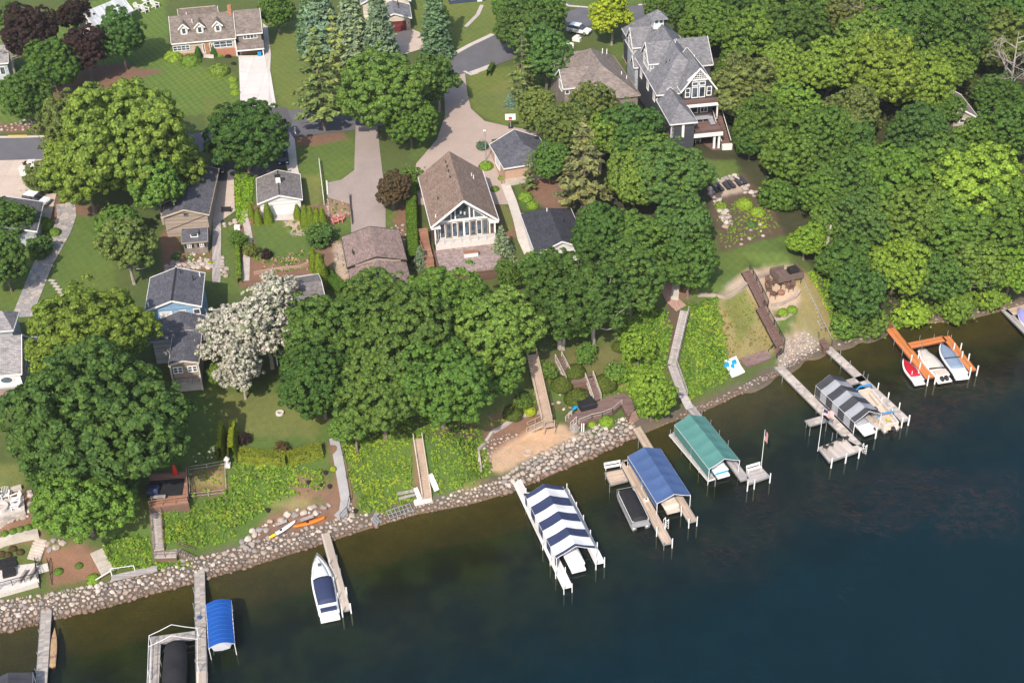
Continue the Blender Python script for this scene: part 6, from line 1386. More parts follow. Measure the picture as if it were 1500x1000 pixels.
def outboard(t, x, z, n=1, mat='dark'):
    for k in range(n):
        y = 0 if n == 1 else (k - .5) * .7; m = MB().use(mat); m.loft([[(x - .75, y - .16, z + .15), (x - .1, y - .2, z + .15), (x - .1, y + .2, z + .15), (x - .75, y + .16, z + .15)], [(x - .8, y - .2, z + .45), (x - .05, y - .22, z + .5), (x - .05, y + .22, z + .5), (x - .8, y + .2, z + .45)], [(x - .65, y - .12, z + .68), (x - .15, y - .14, z + .7), (x - .15, y + .14, z + .7), (x - .65, y + .12, z + .68)]])
        m.bar((x - .4, y, z + .2), (x - .45, y, z - .7), .12, .2); m.build('outboard', t)
# white cruiser
t, L, hb, zt = boat('cruiser', 'white cabin cruiser with navy canvas moored along the beige dock', (482.5, 898.5), (465, 815), .95, 2.75, H=1.0, rise=.35, fine=2.6)
dome(t, 'cabin_top', 'gel', .50, .93, L, hb, zt, .36, ins=.42); dome(t, 'canvas_cover', 'navy', .17, .58, L, hb, zt, .62, ins=.2, top=lambda f: .75 + .25 * math.sin(math.pi * f))
MB().use('gel').box(-.55, .02, -1.15, 1.15, .25, .55).build('swim_platform', t); MB().use('navy').box(.35, .9, -.95, .95, zt(.1) + .03, zt(.1) + .28).build('stern_seat', t); MB().use('glass').box(L * .76, L * .81, -.2, .2, zt(.78) + .33, zt(.78) + .48).build('hatch', t)
r = MB().use('alu'); pr = [(L * u, s * (hb(u) - .1), zt(u) + .5) for s in (-1,) for u in (.6, .7, .8, .9, .98)] + [(L * u, (hb(u) - .1), zt(u) + .5) for u in (.98, .9, .8, .7, .6)]; r.tube(pr, .03, 5)
for p in pr[::2]: r.bar(p, (p[0], p[1], p[2] - .5), .03)
r.build('bow_rail', t)
# boats under canopies
def under(C, label, hull, cov, u0=.1, u1=.8, drop=.0, B=2.3, name='motorboat', fwd=True):
    tc, L, W, sg, rl, d, q = C; c = rl + q * sg * W / 2; a, b = c + d * (L * u1), c + d * (L * u0); z = .95
    t = thing(name, label, 'boat', (a.x, a.y, z - .85), math.atan2((b - a).y, (b - a).x)); LL = (b - a).length; m = MB().use(hull); rings = []; hb = lambda u: max(.02, half(u, B)); zt = lambda u: .85 * (1 + .25 * u * u)
    for i in range(13):
        u = i / 12; w = hb(u); zz = zt(u); kz = .0 if u < .6 else .6 * ((u - .6) / .4) ** 2
        rings.append([(LL * u, -w, zz), (LL * u, -w * .82, kz + .2), (LL * u, 0, kz - .1), (LL * u, w * .82, kz + .2), (LL * u, w, zz), (LL * u, w * .8, zz - .05), (LL * u, 0, zz - .05), (LL * u, -w * .8, zz - .05)])
    m.loft(rings); m.build('hull', t, True); dome(t, 'cover', cov, .12, .9, LL, hb, zt, .5); MB().use(hull).box(-.6, .0, -.9, .9, .2, .5).build('swim_platform', t); return t
under(ST, 'white motorboat whose stern shows under the navy and white striped canopy', 'gel', 'canvas_white', u1=1.04)
under(SB, 'tan decked motorboat whose stern shows under the slate blue canopy', 'seat', 'seat', u1=.96)
tb = under(GR, 'white and bright blue motorboat whose stern shows under the teal green canopy', 'gel', 'canvas_white', u1=.95); MB().use('cyan').box(-.03, .02, -.95, .95, .5, .8).bar((.3, -1.12, .4), (3, -1.16, .75), .04, .16).bar((.3, 1.12, .4), (3, 1.16, .75), .04, .16).build('stripe', tb)
under(CS, 'white motorboat whose stern shows under the charcoal striped canopy', 'gel', 'canvas_gray', u1=1.03)
def pontoon(label, stern, bow, B, cover, hull='alu', z=.85, open_=False, name='pontoon_boat', engine=True):
    s, b = P(*stern, z), P(*bow, z); d = b - s; L = d.length; t = thing(name, label, 'boat', (s.x, s.y, 0), math.atan2(d.y, d.x)); H = B / 2
    for y in (-H + .35, H - .35): m = MB().use('alu'); m.tube([(0, y, .2), (L * .86, y, .2), (L * .97, y, .32), (L, y, .4)], [.33, .33, .24, .05], 10); m.build('pontoon', t, True)
    o = [(0, -H), (L * .9, -H), (L * .97, -H * .8), (L * .97, H * .8), (L * .9, H), (0, H)]; MB().use('alu' if not open_ else 'seat').prism(o, .5, .62).build('deck', t)
    oi = [(.35, -H + .1), (L * .86, -H + .1), (L * .93, -H * .72), (L * .93, H * .72), (L * .86, H - .1), (.35, H - .1)]; m = MB().use(hull); n = len(oi)
    for i in range(n): m.bar((*oi[i], .95), (*oi[(i + 1) % n], .95), .05, .62)
    m.use('whitemetal')
    for i in range(n): m.bar((*oi[i], 1.3), (*oi[(i + 1) % n], 1.3), .06)
    m.build('fence', t)
    if engine: outboard(t, .0, .5)
    return t, L, H, oi
t, L, H, oi = pontoon('pontoon boat under a fitted black cover beside the tan dock', (939.5, 768), (914.5, 717), 2.45, 'black', engine=False)
m = MB().use('black'); nn = 14; rings = []
for i in range(nn + 1):
    f = i / nn; x = .3 + (L * .93 - .3) * f; w = (H - .14) * (1 if .06 < f < .88 else .86); k = .22 + .16 * math.sin(math.pi * f) + .05 * math.sin(f * 19)
    rings.append([(x, -w, 1.24), (x, -w * .97, 1.36), (x, -w * .4, 1.34 + k), (x, 0, 1.36 + k), (x, w * .4, 1.34 + k), (x, w * .97, 1.36), (x, w, 1.24)])
m.loft(rings, False); m.build('cover', t, True); MB().use('alu').bar((L * .9, -H, .7), (L * .9, -H, 1.75), .05).bar((L * .9, H, .7), (L * .9, H, 1.75), .05).bar((L * .9, -H, 1.75), (L * .9, H, 1.75), .05).build('bow_frame', t)
t, L, H, oi = pontoon('open pontoon boat with beige seats and blue folded bimini', (1307, 626), (1262, 570), 2.4, None, hull='seat', open_=True)
for x0, x1, y0, y1 in ((.5, 2.0, -H + .15, -H + .75), (.5, 2.0, H - .75, H - .15), (L * .55, L * .85, -H + .15, -H + .75), (L * .6, L * .85, H - .75, H - .15), (.4, .9, -.5, .5)): m = MB().use('seat').box(x0, x1, y0, y1, .63, 1.05); m.use('cream').box(x0, x1, y0, y0 + .18, 1.051, 1.35) if y0 < 0 else m.use('cream').box(x0, x1, y1 - .18, y1, 1.051, 1.35); m.build('seat', t)
MB().use('dark').box(L * .42, L * .5, H - 1.0, H - .3, .63, 1.25).build('console', t)
for xx in (L * .93, L * .22): MB().use('blue').tube([(xx, -H, 1.5), (xx - .1, -H * .7, 2.05), (xx - .1, H * .7, 2.05), (xx, H, 1.5)], .13 if xx > L * .5 else .1, 7).use('alu').bar((xx + .5, -H, .7), (xx, -H, 1.5), .04).bar((xx + .5, H, .7), (xx, H, 1.5), .04).build('bimini', t)
MB().use('yellow').box(1.2, 1.7, -.3, .1, 1.06, 1.2).build('cushion', t)
# three covered boats at the orange dock
t, L, hb, zt = boat('speedboat', 'small white speedboat with red cover outside the orange dock', (1346, 557), (1322.5, 526.5), .75, 2.0, H=.7); dome(t, 'cover', 'red', .18, .97, L, hb, zt, .34, ins=.22); MB().use('gel').box(-.5, .0, -.8, .8, .2, .4).build('swim_platform', t); MB().use('whitemetal').bar((1.3, -.5, .9), (1.3, -.5, 1.5), .08).bar((1.3, .5, .9), (1.3, .5, 1.5), .08).build('tow_post', t)
t, L, hb, zt = boat('deck_boat', 'white deck boat under a cream cover in the orange dock', (1381, 550), (1349.5, 512), .95, 2.5, H=.85, rise=.1, fine=3.5, blunt=.62); dome(t, 'cover', 'cream', .2, .97, L, hb, zt, .34, ins=.2); MB().use('black').bar((L * .22, -1.3, 1.05), (L * .25, 1.3, 1.15), .16).build('tower_pad', t); MB().use('seat').box(.1, L * .18, -1.0, 1.0, .9, 1.1).build('stern_seat', t); outboard(t, -.1, .35, 2); MB().use('gel').box(-.9, -.02, -1.1, 1.1, .2, .4).build('swim_platform', t)
t, L, hb, zt = boat('runabout', 'white runabout under a blue gray cover at the right finger of the orange dock', (1408, 547), (1378, 503.5), .95, 2.45, H=.9, rise=.15, fine=3.2); dome(t, 'cover', 'bluegray', .16, .97, L, hb, zt, .38, ins=.2); MB().use('dark').bar((L * .43, -1.3, 1.5), (L * .43, 1.3, 1.5), .09).build('tower', t); MB().use('gel').box(-.7, .02, -1.0, 1.0, .3, .55).build('swim_platform', t)
t, L, hb, zt = boat('covered_boat', 'lavender covered boat cut off by the right edge', (1520, 485), (1491, 453), .9, 2.3, H=.8); dome(t, 'cover', 'purple', .1, .97, L, hb, zt, .45, ins=.05)
t, L, hb, zt = boat('covered_boat', 'black covered boat under the bare white canopy frame', (254, 1035), (258, 941), 1.1, 2.6, H=.9, hull='dark', fine=6, blunt=.93); m = MB().use('black'); rr = []
for i in range(15):
    f = i / 14; x = L * (.02 + .96 * f); w = hb(.02 + .96 * f) + .04; k = .5 + .12 * math.sin(f * 17) + .2 * math.sin(math.pi * f)
    rr.append([(x, -w, .7), (x, -w, 1.15), (x, -w * .5, 1.1 + k), (x, 0, 1.2 + k), (x, w * .5, 1.1 + k), (x, w, 1.15), (x, w, .7)])
m.loft(rr, False); m.build('cover', t, True)
t, L, hb, zt = boat('canoe', 'slender tan wooden canoe floating beside the far left dock', (76.5, 975), (80.5, 919), .4, .85, H=.4, hull='driftwood', fine=1.8); MB().use('wood_cedar').box(L * .2, L * .25, -.3, .3, .3, .47).box(L * .7, L * .74, -.3, .3, .3, .5).build('thwart', t)
def kayak(label, a, b, B, mat, tip=None, ground=True, name='kayak', dz=.08):
    A, B_ = (G(*a), G(*b)); d = B_ - A; L = d.length; t = thing(name, label, 'kayak', (A.x, A.y, A.z + dz), 0)
    t.rotation_euler = d.to_track_quat('X', 'Z').to_euler(); m = MB(); n = 16
    rings = []
    for i in range(n + 1):
        u = i / n; w = B / 2 * max(.03, math.sin(math.pi * u) ** .7); zz = .26 + .12 * (2 * u - 1) ** 2
        rings.append([(L * u, -w, zz), (L * u, -w * .6, .04), (L * u, 0, 0), (L * u, w * .6, .04), (L * u, w, zz), (L * u, 0, zz + .07)])
    if tip:
        k = int(n * .28); m.use(tip).loft(rings[:k + 1]); m.use(mat).loft(rings[k:])
    else: m.use(mat).loft(rings)
    m.build('hull', t, True); MB().use('dark').tube([(L * .45, 0, .3), (L * .45, 0, .36)], [B * .25, B * .22], 10).build('cockpit', t); return t
kayak('white and yellow kayak on the shelf between the boulders', (395, 790), (434, 765), .8, 'gel', 'yellow'); kayak('long orange canoe on the shelf above the beige dock', (430, 774), (477, 760), .85, 'orange', name='canoe')
kayak('small bright blue kayak on the curved brown deck', (839, 606), (851, 592), .8, 'cyan', dz=.45)

# ------------------------------------------------------------------ flags and small dock things
def flag(base, top, label, hang, zb=ZD):
    p = P(*base, zb); h = 6.5; a, b = 2., 9.
    for _ in range(30):
        m_ = (a + b) / 2
        if proj((p.x, p.y, zb + m_))[1] > top[1]: a = m_
        else: b = m_
    h = a; t = thing('flagpole', label, 'flagpole', p); m = MB().use('whitemetal'); m.tube([(0, 0, -.4), (0, 0, h)], [.05, .035], 7); m.build('pole', t)
    m = MB(); cols = 12; W_ = 1.5 if not hang else .55; H_ = 1.0 if not hang else 1.7; z0 = h - .15 - H_
    P_ = lambda i, j: (W_ * i / cols * (1 if not hang else .8), .12 * math.sin(i * .9) * (1 if not hang else 1.5) + .05, z0 + H_ * j / 13 - (.35 if not hang else .5) * (i / cols) ** 1.3)
    for i in range(cols):
        for j in range(13):
            m.use('navy' if (i < 5 and j > 5) else ('redplastic' if j % 2 == 0 else 'canvas_white')); m.poly([P_(i, j), P_(i + 1, j), P_(i + 1, j + 1), P_(i, j + 1)])
    m.build('flag', t); return t
flag((1198.4, 657), (1205.6, 599), 'white flagpole with striped flag at the chair platform of the pale gray dock', False); flag((1115, 683.5), (1119, 629), 'white flagpole with hanging flag on the silver gray dock platform', True)
def ladder(px, py, label):
    p = P(px, py, ZD); t = thing('dock_ladder', label, 'ladder', p, .8); m = MB().use('white')
    for y in (-.25, .25): m.tube([(-.3, y, .0), (-.25, y, .9), (.1, y, 1.0), (.15, y, -.9)], .045, 6)
    for z in (-.6, -.2, .2, .6): m.bar((.14, -.25, z), (.14, .25, z), .05)
    m.build('ladder_rails', t); return t
ladder(1266, 659, 'white ladder at the corner of the chair platform'); ladder(976, 768, 'white ladder inside the slip of the slate blue canopy')
def chair(kind, loc, rz, label, group=None, frame='dark', seatm='dark', name='chair', s=1.):
    t = thing(name, label, 'chair', loc, rz, group); t.scale = (s, s, s); m = MB().use(seatm)
    if kind == 'adirondack':
        m.faces([(-.3, -.35, .38), (.3, -.35, .38), (.3, .25, .25), (-.3, .25, .25), (-.3, -.35, .34), (.3, -.35, .34), (.3, .25, .21), (-.3, .25, .21)], [(0, 1, 2, 3), (7, 6, 5, 4), (0, 4, 5, 1), (2, 6, 7, 3), (1, 5, 6, 2), (3, 7, 4, 0)]); m.build('seat', t)
        b = MB().use(seatm)
        for i in range(5): x = -.26 + .13 * i; b.bar((x, .22, .22), (x * 1.25, .62, 1.0 - abs(x) * .35), .11, .03, (1, 0, 0))
        b.build('backrest', t)
        for x in (-.38, .38): a = MB().use(seatm); a.box(x - .08, x + .08, -.45, .4, .56, .6); a.build('armrest', t); l = MB().use(seatm); l.bar((x * .9, -.38, 0), (x * .9, -.38, .56), .09).bar((x * .85, .5, 0), (x * .85, -.3, .33), .09); l.build('leg', t)
    else:
        m.box(-.27, .27, -.27, .27, .38, .46); m.build('seat', t); b = MB().use(seatm).faces([(-.27, .25, .46), (.27, .25, .46), (.3, .42, 1.0), (-.3, .42, 1.0), (-.27, .3, .46), (.27, .3, .46), (.3, .47, 1.0), (-.3, .47, 1.0)], [(0, 1, 2, 3), (7, 6, 5, 4), (0, 4, 5, 1), (1, 5, 6, 2), (2, 6, 7, 3), (3, 7, 4, 0)]); b.build('backrest', t)
        for x in (-.27, .27):
            MB().use(frame).bar((x * 1.1, -.28, .64), (x * 1.1, .32, .64), .05).build('armrest', t)
            for y in (-.24, .26): MB().use(frame).bar((x, y, 0), (x * 1.08, y, .62 if y < 0 else .42), .045).build('leg', t)
    return t
for x, y, r, lab in ((1209, 657.5, 2.6, 'dark dock chair, leftmost of four on the platform by the flagpole'), (1217, 654, 2.9, 'dark dock chair, second from the flagpole'), (1230, 647, 3.0, 'dark gray dock chair, third from the flagpole'), (1238, 644.5, 3.3, 'dark dock chair nearest the charcoal striped canopy')):
    chair('plain', P(x, y, ZD), r, lab, 'four dark dock chairs', seatm='dark')
# ------------------------------------------------------------------ rocks
def rock_mesh(seed, flat=.62, sub=2):
    rng = np.random.default_rng(seed); bm = bmesh.new(); bmesh.ops.create_icosphere(bm, subdivisions=sub, radius=1)
    ax = [(Vector(unit(rng, 1)[0]), rng.uniform(.5, .86)) for _ in range(15)]
    for v in bm.verts:
        for a, k in ax:
            d = v.co.dot(a)
            if d > k: v.co -= a * (d - k) * .9
        v.co *= 1 + .04 * rng.normal(); v.co.z *= flat; v.co.x *= 1.12
    me = bpy.data.meshes.new('boulder'); bm.to_mesh(me); bm.free(); me.materials.append(MT['rock']); return me
ROCKS = [rock_mesh(100 + i, .55 + .06 * (i % 4)) for i in range(7)]
_lo = []
for i in range(5):
    me = rock_mesh(200 + i, .6, 1); v = np.array([x.co for x in me.vertices]); f = np.array([list(p.vertices) for p in me.polygons]); _lo.append((v, f))
ALLR = []
def rocks(poly, r0, r1, seed, tries=9000, pack=.71):
    pw = [(G(x, y).x, G(x, y).y) for x, y in pts(poly)]; a = np.array(pw); x0, y0 = a.min(0); x1, y1 = a.max(0); rng = np.random.default_rng(seed)
    X = rng.uniform(x0, x1, tries); Y = rng.uniform(y0, y1, tries); ok = inpoly(X, Y, pw); X, Y = X[ok], Y[ok]; n = len(X)
    Rr = r0 + (r1 - r0) * rng.random(n) ** 2.2; o = np.argsort(-Rr) if n else []; cell = {}
    for i in sorted(range(n), key=lambda i: -Rr[i] * (1 + .0 * i)):
        k = (int(X[i] // 1.4), int(Y[i] // 1.4)); good = True
        for dx in (-1, 0, 1):
            for dy in (-1, 0, 1):
                for (x, y, r) in cell.get((k[0] + dx, k[1] + dy), ()):
                    if (X[i] - x) ** 2 + (Y[i] - y) ** 2 < ((r + Rr[i]) * pack) ** 2: good = False; break
                if not good: break
            if not good: break
        if good: cell.setdefault(k, []).append((X[i], Y[i], Rr[i])); ALLR.append((Rr[i], X[i], Y[i]))
rocks('-60 945 0 929 76 909 149 892 220 871 285 854 375 828 420 814 468 798 534 776 575 763 560 750 530 752 500 758 470 768 440 776 400 786 372 792 330 806 285 815 232 834 150 853 75 868 0 880 -60 895', .12, .40, 1, 30000)
rocks('735 727 738 700 750 686 801 660 844 637 880 621 921 610 934 632 934 640 862 673 790 703 750 720', .14, .45, 2, 18000)
rocks('575 763 600 746 640 730 700 712 740 696 745 718 707 733 660 744 614 752', .12, .36, 3, 8000)
rocks('358 806 352 796 366 778 395 762 425 749 460 742 480 736 484 742 470 752 430 758 400 770 375 786 366 802', .25, .55, 4, 3000)
rocks('500 748 512 735 518 745 514 760 505 764 496 760', .2, .45, 5, 1500)
rocks('968 624 1008 600 1040 588 1090 564 1140 538 1180 513 1203 502 1213 511 1180 526 1140 549 1090 575 1040 599 1000 613 975 622', .11, .34, 6, 9000)
rocks('1142 540 1140 520 1152 497 1176 486 1200 500 1190 512 1165 528', .12, .30, 7, 5000)
rocks('1216 510 1260 494 1310 470 1360 466 1420 460 1470 446 1500 436 1500 445 1420 467 1310 479 1262 500', .12, .4, 8, 5000, 1.1)
rocks('68 808 66 798 74 790 98 792 100 798 84 804', .25, .5, 9, 800); rocks('0 770 0 758 30 754 44 744 40 720 46 720 50 748 34 762', .25, .5, 10, 1500)
rocks('1036 284 1040 272 1056 262 1078 256 1092 264 1096 278 1120 286 1118 292 1090 282 1086 270 1076 264 1058 268 1047 278 1044 290', .25, .6, 11, 2500); rocks('1046 294 1054 294 1066 312 1072 328 1062 334 1056 316', .25, .6, 12, 1500); rocks('1030 385 1000 397 1004 402', .2, .3, 13, 100)
rocks('242 392 252 386 312 382 313 392 262 396 244 400', .3, .55, 14, 1800); rocks('322 378 328 376 334 404 326 406', .25, .5, 15, 600); rocks('328 328 346 322 347 328 330 333', .35, .5, 16, 300)
rocks('714 694 708 680 700 664 705 650 730 640 752 632 758 637 735 648 722 662 716 676 720 690', .15, .35, 17, 2500, 1.0); rocks('808 590 826 570 836 574 868 556 872 566 850 600 838 606', .15, .42, 18, 1200, 1.3); rocks('882 540 896 532 900 560 888 558', .2, .5, 19, 300, 1.4)
rocks('60 170 66 190 0 192 0 186', .2, .4, 20, 500, 1.2); rocks('560 345 580 330 610 320 612 350 585 352', .2, .4, 21, 600, 1.3); rocks('490 360 500 356 508 420 500 425', .2, .45, 22, 600, 1.3); rocks('1100 330 1112 322 1120 345 1080 360', .25, .45, 23, 150, 1.6)
rocks('479 292 482 291 483 316 480 318', .12, .22, 30, 300); rocks('481 316 513 310 513 314 482 320', .12, .22, 31, 300); rocks('416 322 419 322 432 343 446 341 446 345 428 346', .1, .2, 32, 400)
ALLR.sort(key=lambda q: -q[0] * pxm((q[1], q[2], 1)))
rng = np.random.default_rng(77)
for i, (r, x, y) in enumerate(ALLR[:296]):
    o = obj('boulder', ROCKS[i % 7]); o.location = (x, y, GZ(x, y) + r * .12); o.scale = (r * 1.1, r * 1.1, r * 1.15); o.rotation_euler = (rng.normal() * .15, rng.normal() * .15, rng.random() * 6.28)
    tag(o, 'large rounded fieldstone of the rock edging along shore and terraces', 'boulder', 'boulders of the shore and terrace edging')
VV, FF, nv = [], [], 0
for i, (r, x, y) in enumerate(ALLR[296:]):
    v, f = _lo[i % 5]; a = rng.random() * 6.28; c, s = math.cos(a), math.sin(a); q = v * r * 1.08; w = np.stack([q[:, 0] * c - q[:, 1] * s + x, q[:, 0] * s + q[:, 1] * c + y, q[:, 2] * 1.1 + GZ(x, y) + r * .1], 1); VV.append(w); FF.append(f + nv); nv += len(v)
o = obj('riprap', from_np('riprap', np.concatenate(VV), np.concatenate(FF), 'rock')); tag(o, 'many smaller stones filling the rocky shore edge', kind='stuff')

# ------------------------------------------------------------------ stairs, decks, walls on the bank
def flight(t, a, b, w, mat, rails=(1, 1), rmat=None, rise=.19, rh=.9, name='steps', za=None, zb=None, thick=.07):
    """straight stair between two world points at the tread centres (a is the top)"""
    A, B = Vector(a), Vector(b); d = B - A; dz = A.z - B.z; d.z = 0; L = d.length; rz = math.atan2(d.y, d.x); n = max(2, round(abs(dz) / rise)); m = MB().use(mat)
    for i in range(n): x = L * i / n; z = -dz * i / n; m.box(x, x + L / n * .94, -w / 2, w / 2, z - thick - .0, z)
    for i in range(n): x = L * i / n + L / n; z = -dz * i / n; m.box(x - L / n * .05, x - .001, -w / 2, w / 2, z - dz / n, z - thick)
    o = m.build(name, t); o.location = A - t.location; o.rotation_euler.z = rz
    for k, y in ((0, -w / 2), (1, w / 2)):
        s = MB().use(rmat or mat); s.bar((0, y, -.12), (L, y, -dz - .12), .08, .26)
        if rails[k]:
            s.bar((0, y, rh), (L, y, rh - dz), .08, .06); s.bar((0, y, rh * .5), (L, y, rh * .5 - dz), .04, .04); q = max(2, int(L / 1.5))
            for i in range(q + 1): s.bar((L * i / q, y, -dz * i / q - .6), (L * i / q, y, rh - dz * i / q), .08)
        so = s.build('railing' if rails[k] else 'stringer', t); so.location = A - t.location; so.rotation_euler.z = rz
    return n
def lift(px, py, h): p = G(px, py); 
def GP(px, py, h=.25): return G(px, py, h)     # point h above the ground that shows at this pixel
def stair_thing(label, pxs, w, mat, h=.3, rails=(1, 1), rmat=None, name='stairs', rise=.19, zs=None):
    P_ = [P(x, y, zs[i]) if zs else GP(x, y, h) for i, (x, y) in enumerate(pxs)]; t = thing(name, label, 'stairs', P_[0])
    for a, b in zip(P_, P_[1:]): flight(t, a, b, w, mat, rails, rmat, rise)
    return t
def slab_thing(name, label, cat, poly, z, mat, th=.2, skirt=None, edge=None):
    pw = [P(x, y, z) for x, y in pts(poly)]; A = pw[0]; t = thing(name, label, cat, A); loc = [(p.x - A.x, p.y - A.y) for p in pw]
    ar = sum(loc[i][0] * loc[(i + 1) % len(loc)][1] - loc[(i + 1) % len(loc)][0] * loc[i][1] for i in range(len(loc)))
    if ar < 0: loc = loc[::-1]
    MB().use(mat).prism(loc, -th, 0).build('boards' if 'deck' in name or 'platform' in name else 'slab', t)
    if skirt:
        m = MB().use(skirt); n = len(loc)
        for i in range(n):
            a, b = loc[i], loc[(i + 1) % n]; za = min(-th, GZ(a[0] + A.x, a[1] + A.y) - A.z - .3); zb = min(-th, GZ(b[0] + A.x, b[1] + A.y) - A.z - .3); m.poly([(*a, za), (*b, zb), (*b, -th + .02), (*a, -th + .02)])
        m.build('skirt', t)
    return t, loc
def rail_line(t, px, z, mat='dark', h=.95, name='railing', ball=1.2):
    L = [P(x, y, z) - t.location for x, y in px]; m = MB().use(mat)
    for a, b in zip(L, L[1:]):
        u = Vector((0, 0, h)); m.bar(a + u, b + u, .07, .06); m.bar(a + u * .5, b + u * .5, .04); q = max(1, int((b - a).length / ball))
        for i in range(q + 1): p = a.lerp(b, i / q); m.bar(p, p + u, .07)
    m.build(name, t)
# left bank: cedar deck, stairs, garden fence
t, _ = slab_thing('wooden_deck', 'reddish wooden deck shaded by the left tree clump above the dark stairs', 'deck', '218 694 274 690 276 735 219 742', 6.7, 'wood_cedar', skirt='sid_brown'); rail_line(t, [(219, 742), (276, 735), (274, 692)], 6.7, 'wood_cedar')
m = MB().use('black').box(-2.2, 2.2, -1.5, 1.7, 0, .02).build('deck_mat'); m.location = P(243, 715, 6.72); m.rotation_euler.z = .08; tag(m, 'dark mat on the reddish wooden deck', 'mat')
m = MB().use('navy'); m.loft([[(-.7, -.6, 0), (.7, -.6, 0), (.7, .6, 0), (-.7, .6, 0)], [(-.7, -.6, .6), (.7, -.6, .6), (.7, .6, .6), (-.7, .6, .6)], [(-.4, -.3, .8), (.4, -.3, .8), (.4, .3, .8), (-.4, .3, .8)]]); o = m.build('grill'); o.location = P(225, 720, 6.7); tag(o, 'navy covered grill on the reddish wooden deck', 'grill')
t = thing('bench', 'wooden bench at the lake edge of the reddish deck', 'bench', P(232, 731, 6.72), .08); MB().use('wood_gray').box(-.95, .95, -.25, .25, .4, .47).build('seat', t); MB().use('wood_gray').box(-.85, -.75, -.2, .2, 0, .4).build('leg', t); MB().use('wood_gray').box(.75, .85, -.2, .2, 0, .4).build('leg', t)
m = MB().use('redplastic'); m.tube([(0, 0, 0), (0, 0, 1.0), (0, 0, 1.6)], [.35, .3, .05], 8); o = m.build('umbrella'); o.location = P(257, 694, 6.7); tag(o, 'furled red umbrella at the back corner of the reddish deck', 'umbrella')
t = stair_thing('dark stairs from the reddish deck down the green bank', [(228, 746), (233, 806)], 1.3, 'wood_gray', .35, rmat='wood_brown'); slab_t, _ = slab_thing('landing_deck', 'brown landing at the foot of the dark stairs beside the rocks', 'landing', '224 806 258 800 262 806 258 815 226 816', 2.5, 'wood_gray', skirt='sid_brown'); rail_line(slab_t, [(225, 816), (259, 814)], 2.5, 'wood_brown')
stair_thing('short brown steps from the landing down to the long gray dock', [(262, 806), (286, 816)], 1.2, 'wood_gray', rmat='wood_brown', zs=[2.45, 1.2])
t = thing('garden_fence', 'low wooden frame fence round the small garden plot beside the reddish deck', 'fence', G(276, 689)); q = [G(*p) for p in ((277, 690), (330, 681), (332, 723), (279, 729))]
for a, b in zip(q, q[1:] + q[:1]):
    m = MB().use('wood_gray'); n = max(2, int((b - a).length / 1.6)); P2 = [Vector((a.lerp(b, i / n).x, a.lerp(b, i / n).y, GZ(a.lerp(b, i / n).x, a.lerp(b, i / n).y))) - t.location for i in range(n + 1)]
    for i, p in enumerate(P2):
        m.bar(p - Vector((0, 0, .3)), p + Vector((0, 0, .8)), .07)
        if i: 
            for z in (.75, .3): m.bar(P2[i - 1] + Vector((0, 0, z)), p + Vector((0, 0, z)), .03, .06)
    m.build('fence_panel', t)
m = MB().use('concrete_white').box(-.35, .35, -.35, .35, 0, .5).tube([(0, 0, .5), (0, 0, 1.2), (0, 0, 1.25), (0, 0, 1.7)], [.2, .22, .42, .06], 8).build('stone_lantern'); m.location = G(334, 683); tag(m, 'pale stone garden lantern beside the paired clipped hedges', 'lantern')
# gray ramp path
pl = [(489, 641), (495, 668), (501, 702), (506, 732), (503, 748), (494, 757)]; t = thing('ramp_path', 'gray plank ramp curving down the bank to the canoe shelf', 'ramp', GP(*pl[0], .3)); PP = [GP(x, y, .3) for x, y in pl]
rings = []; rl = []
for i, p in enumerate(PP):
    d = PP[min(i + 1, 5)] - PP[max(i - 1, 0)]; d.z = 0; d.normalize(); nn = Vector((-d.y, d.x, 0)) * .62; o = p - t.location; rings.append([o - nn, o + nn, o + nn - Vector((0, 0, .25)), o - nn - Vector((0, 0, .25))]); rl.append(o + nn)
MB().use('ramp_gray').loft(rings).build('boards', t); m = MB().use('dark')
for a, b in zip(rl, rl[1:]): m.bar(a + Vector((0, 0, .9)), b + Vector((0, 0, .9)), .06); m.bar(a, a + Vector((0, 0, .9)), .07); m.bar(b, b + Vector((0, 0, .9)), .07)
m.build('railing', t)
# bank stairs between the two green banks
stair_thing('wooden bank stairs with pale rails between the two green banks', [(612, 642), (625.5, 730)], 1.15, 'wood_stair', .3, rmat='timber'); sheet('landing', '605 733 632 728 634 736 608 742', 'concrete', .12)
def plank(label, a, b, w, th, mat='dockwhite', h=.12, name='loose_board'):
    A, B = GP(*a, h), GP(*b, h); m = MB().use(mat).bar((0, 0, 0), B - A, w, th); o = m.build(name); o.location = A; return tag(o, label, 'board')
plank('white dock panel lying right of the pale railed bank stairs', (629.5, 694), (640, 718), .7, .14, h=.5); plank('short white dock panel lying left of the pale railed bank stairs', (608.5, 714), (615, 731), .55, .14, h=.4); plank('gray board lying left of the pale railed bank stairs, upper one', (582, 723), (607, 718), .5, .1, 'wood_gray', .4); plank('gray board lying left of the pale railed bank stairs, lower one', (584, 730), (612, 723), .4, .1, 'wood_silver', .4)
plank('weathered board among the boulders above the white and yellow kayak', (404, 768), (420, 762), .5, .1, 'wood_silver', .5); plank('gray board behind the long orange canoe', (440, 762), (459, 755), .5, .1, 'wood_silver', .55)
def frame_stack(label, a, b, c, h=.45):
    A, B, C_ = GP(*a, h), GP(*b, h), GP(*c, h); t = thing('stored_dock_frame', label, 'dock frame', A); m = MB().use('alu'); u = B - A; v = C_ - A
    for k in (0, .5, 1): m.bar(v * k, u + v * k, .08)
    for k in range(7): m.bar(u * (k / 6), u * (k / 6) + v, .07)
    m.build('frame_bars', t); m = MB().use('alu')
    for k in (0, .33, .66, 1): m.bar(u * k + v, u * k + v + Vector((0, -.3, -1.1)), .06)
    m.build('leg', t)
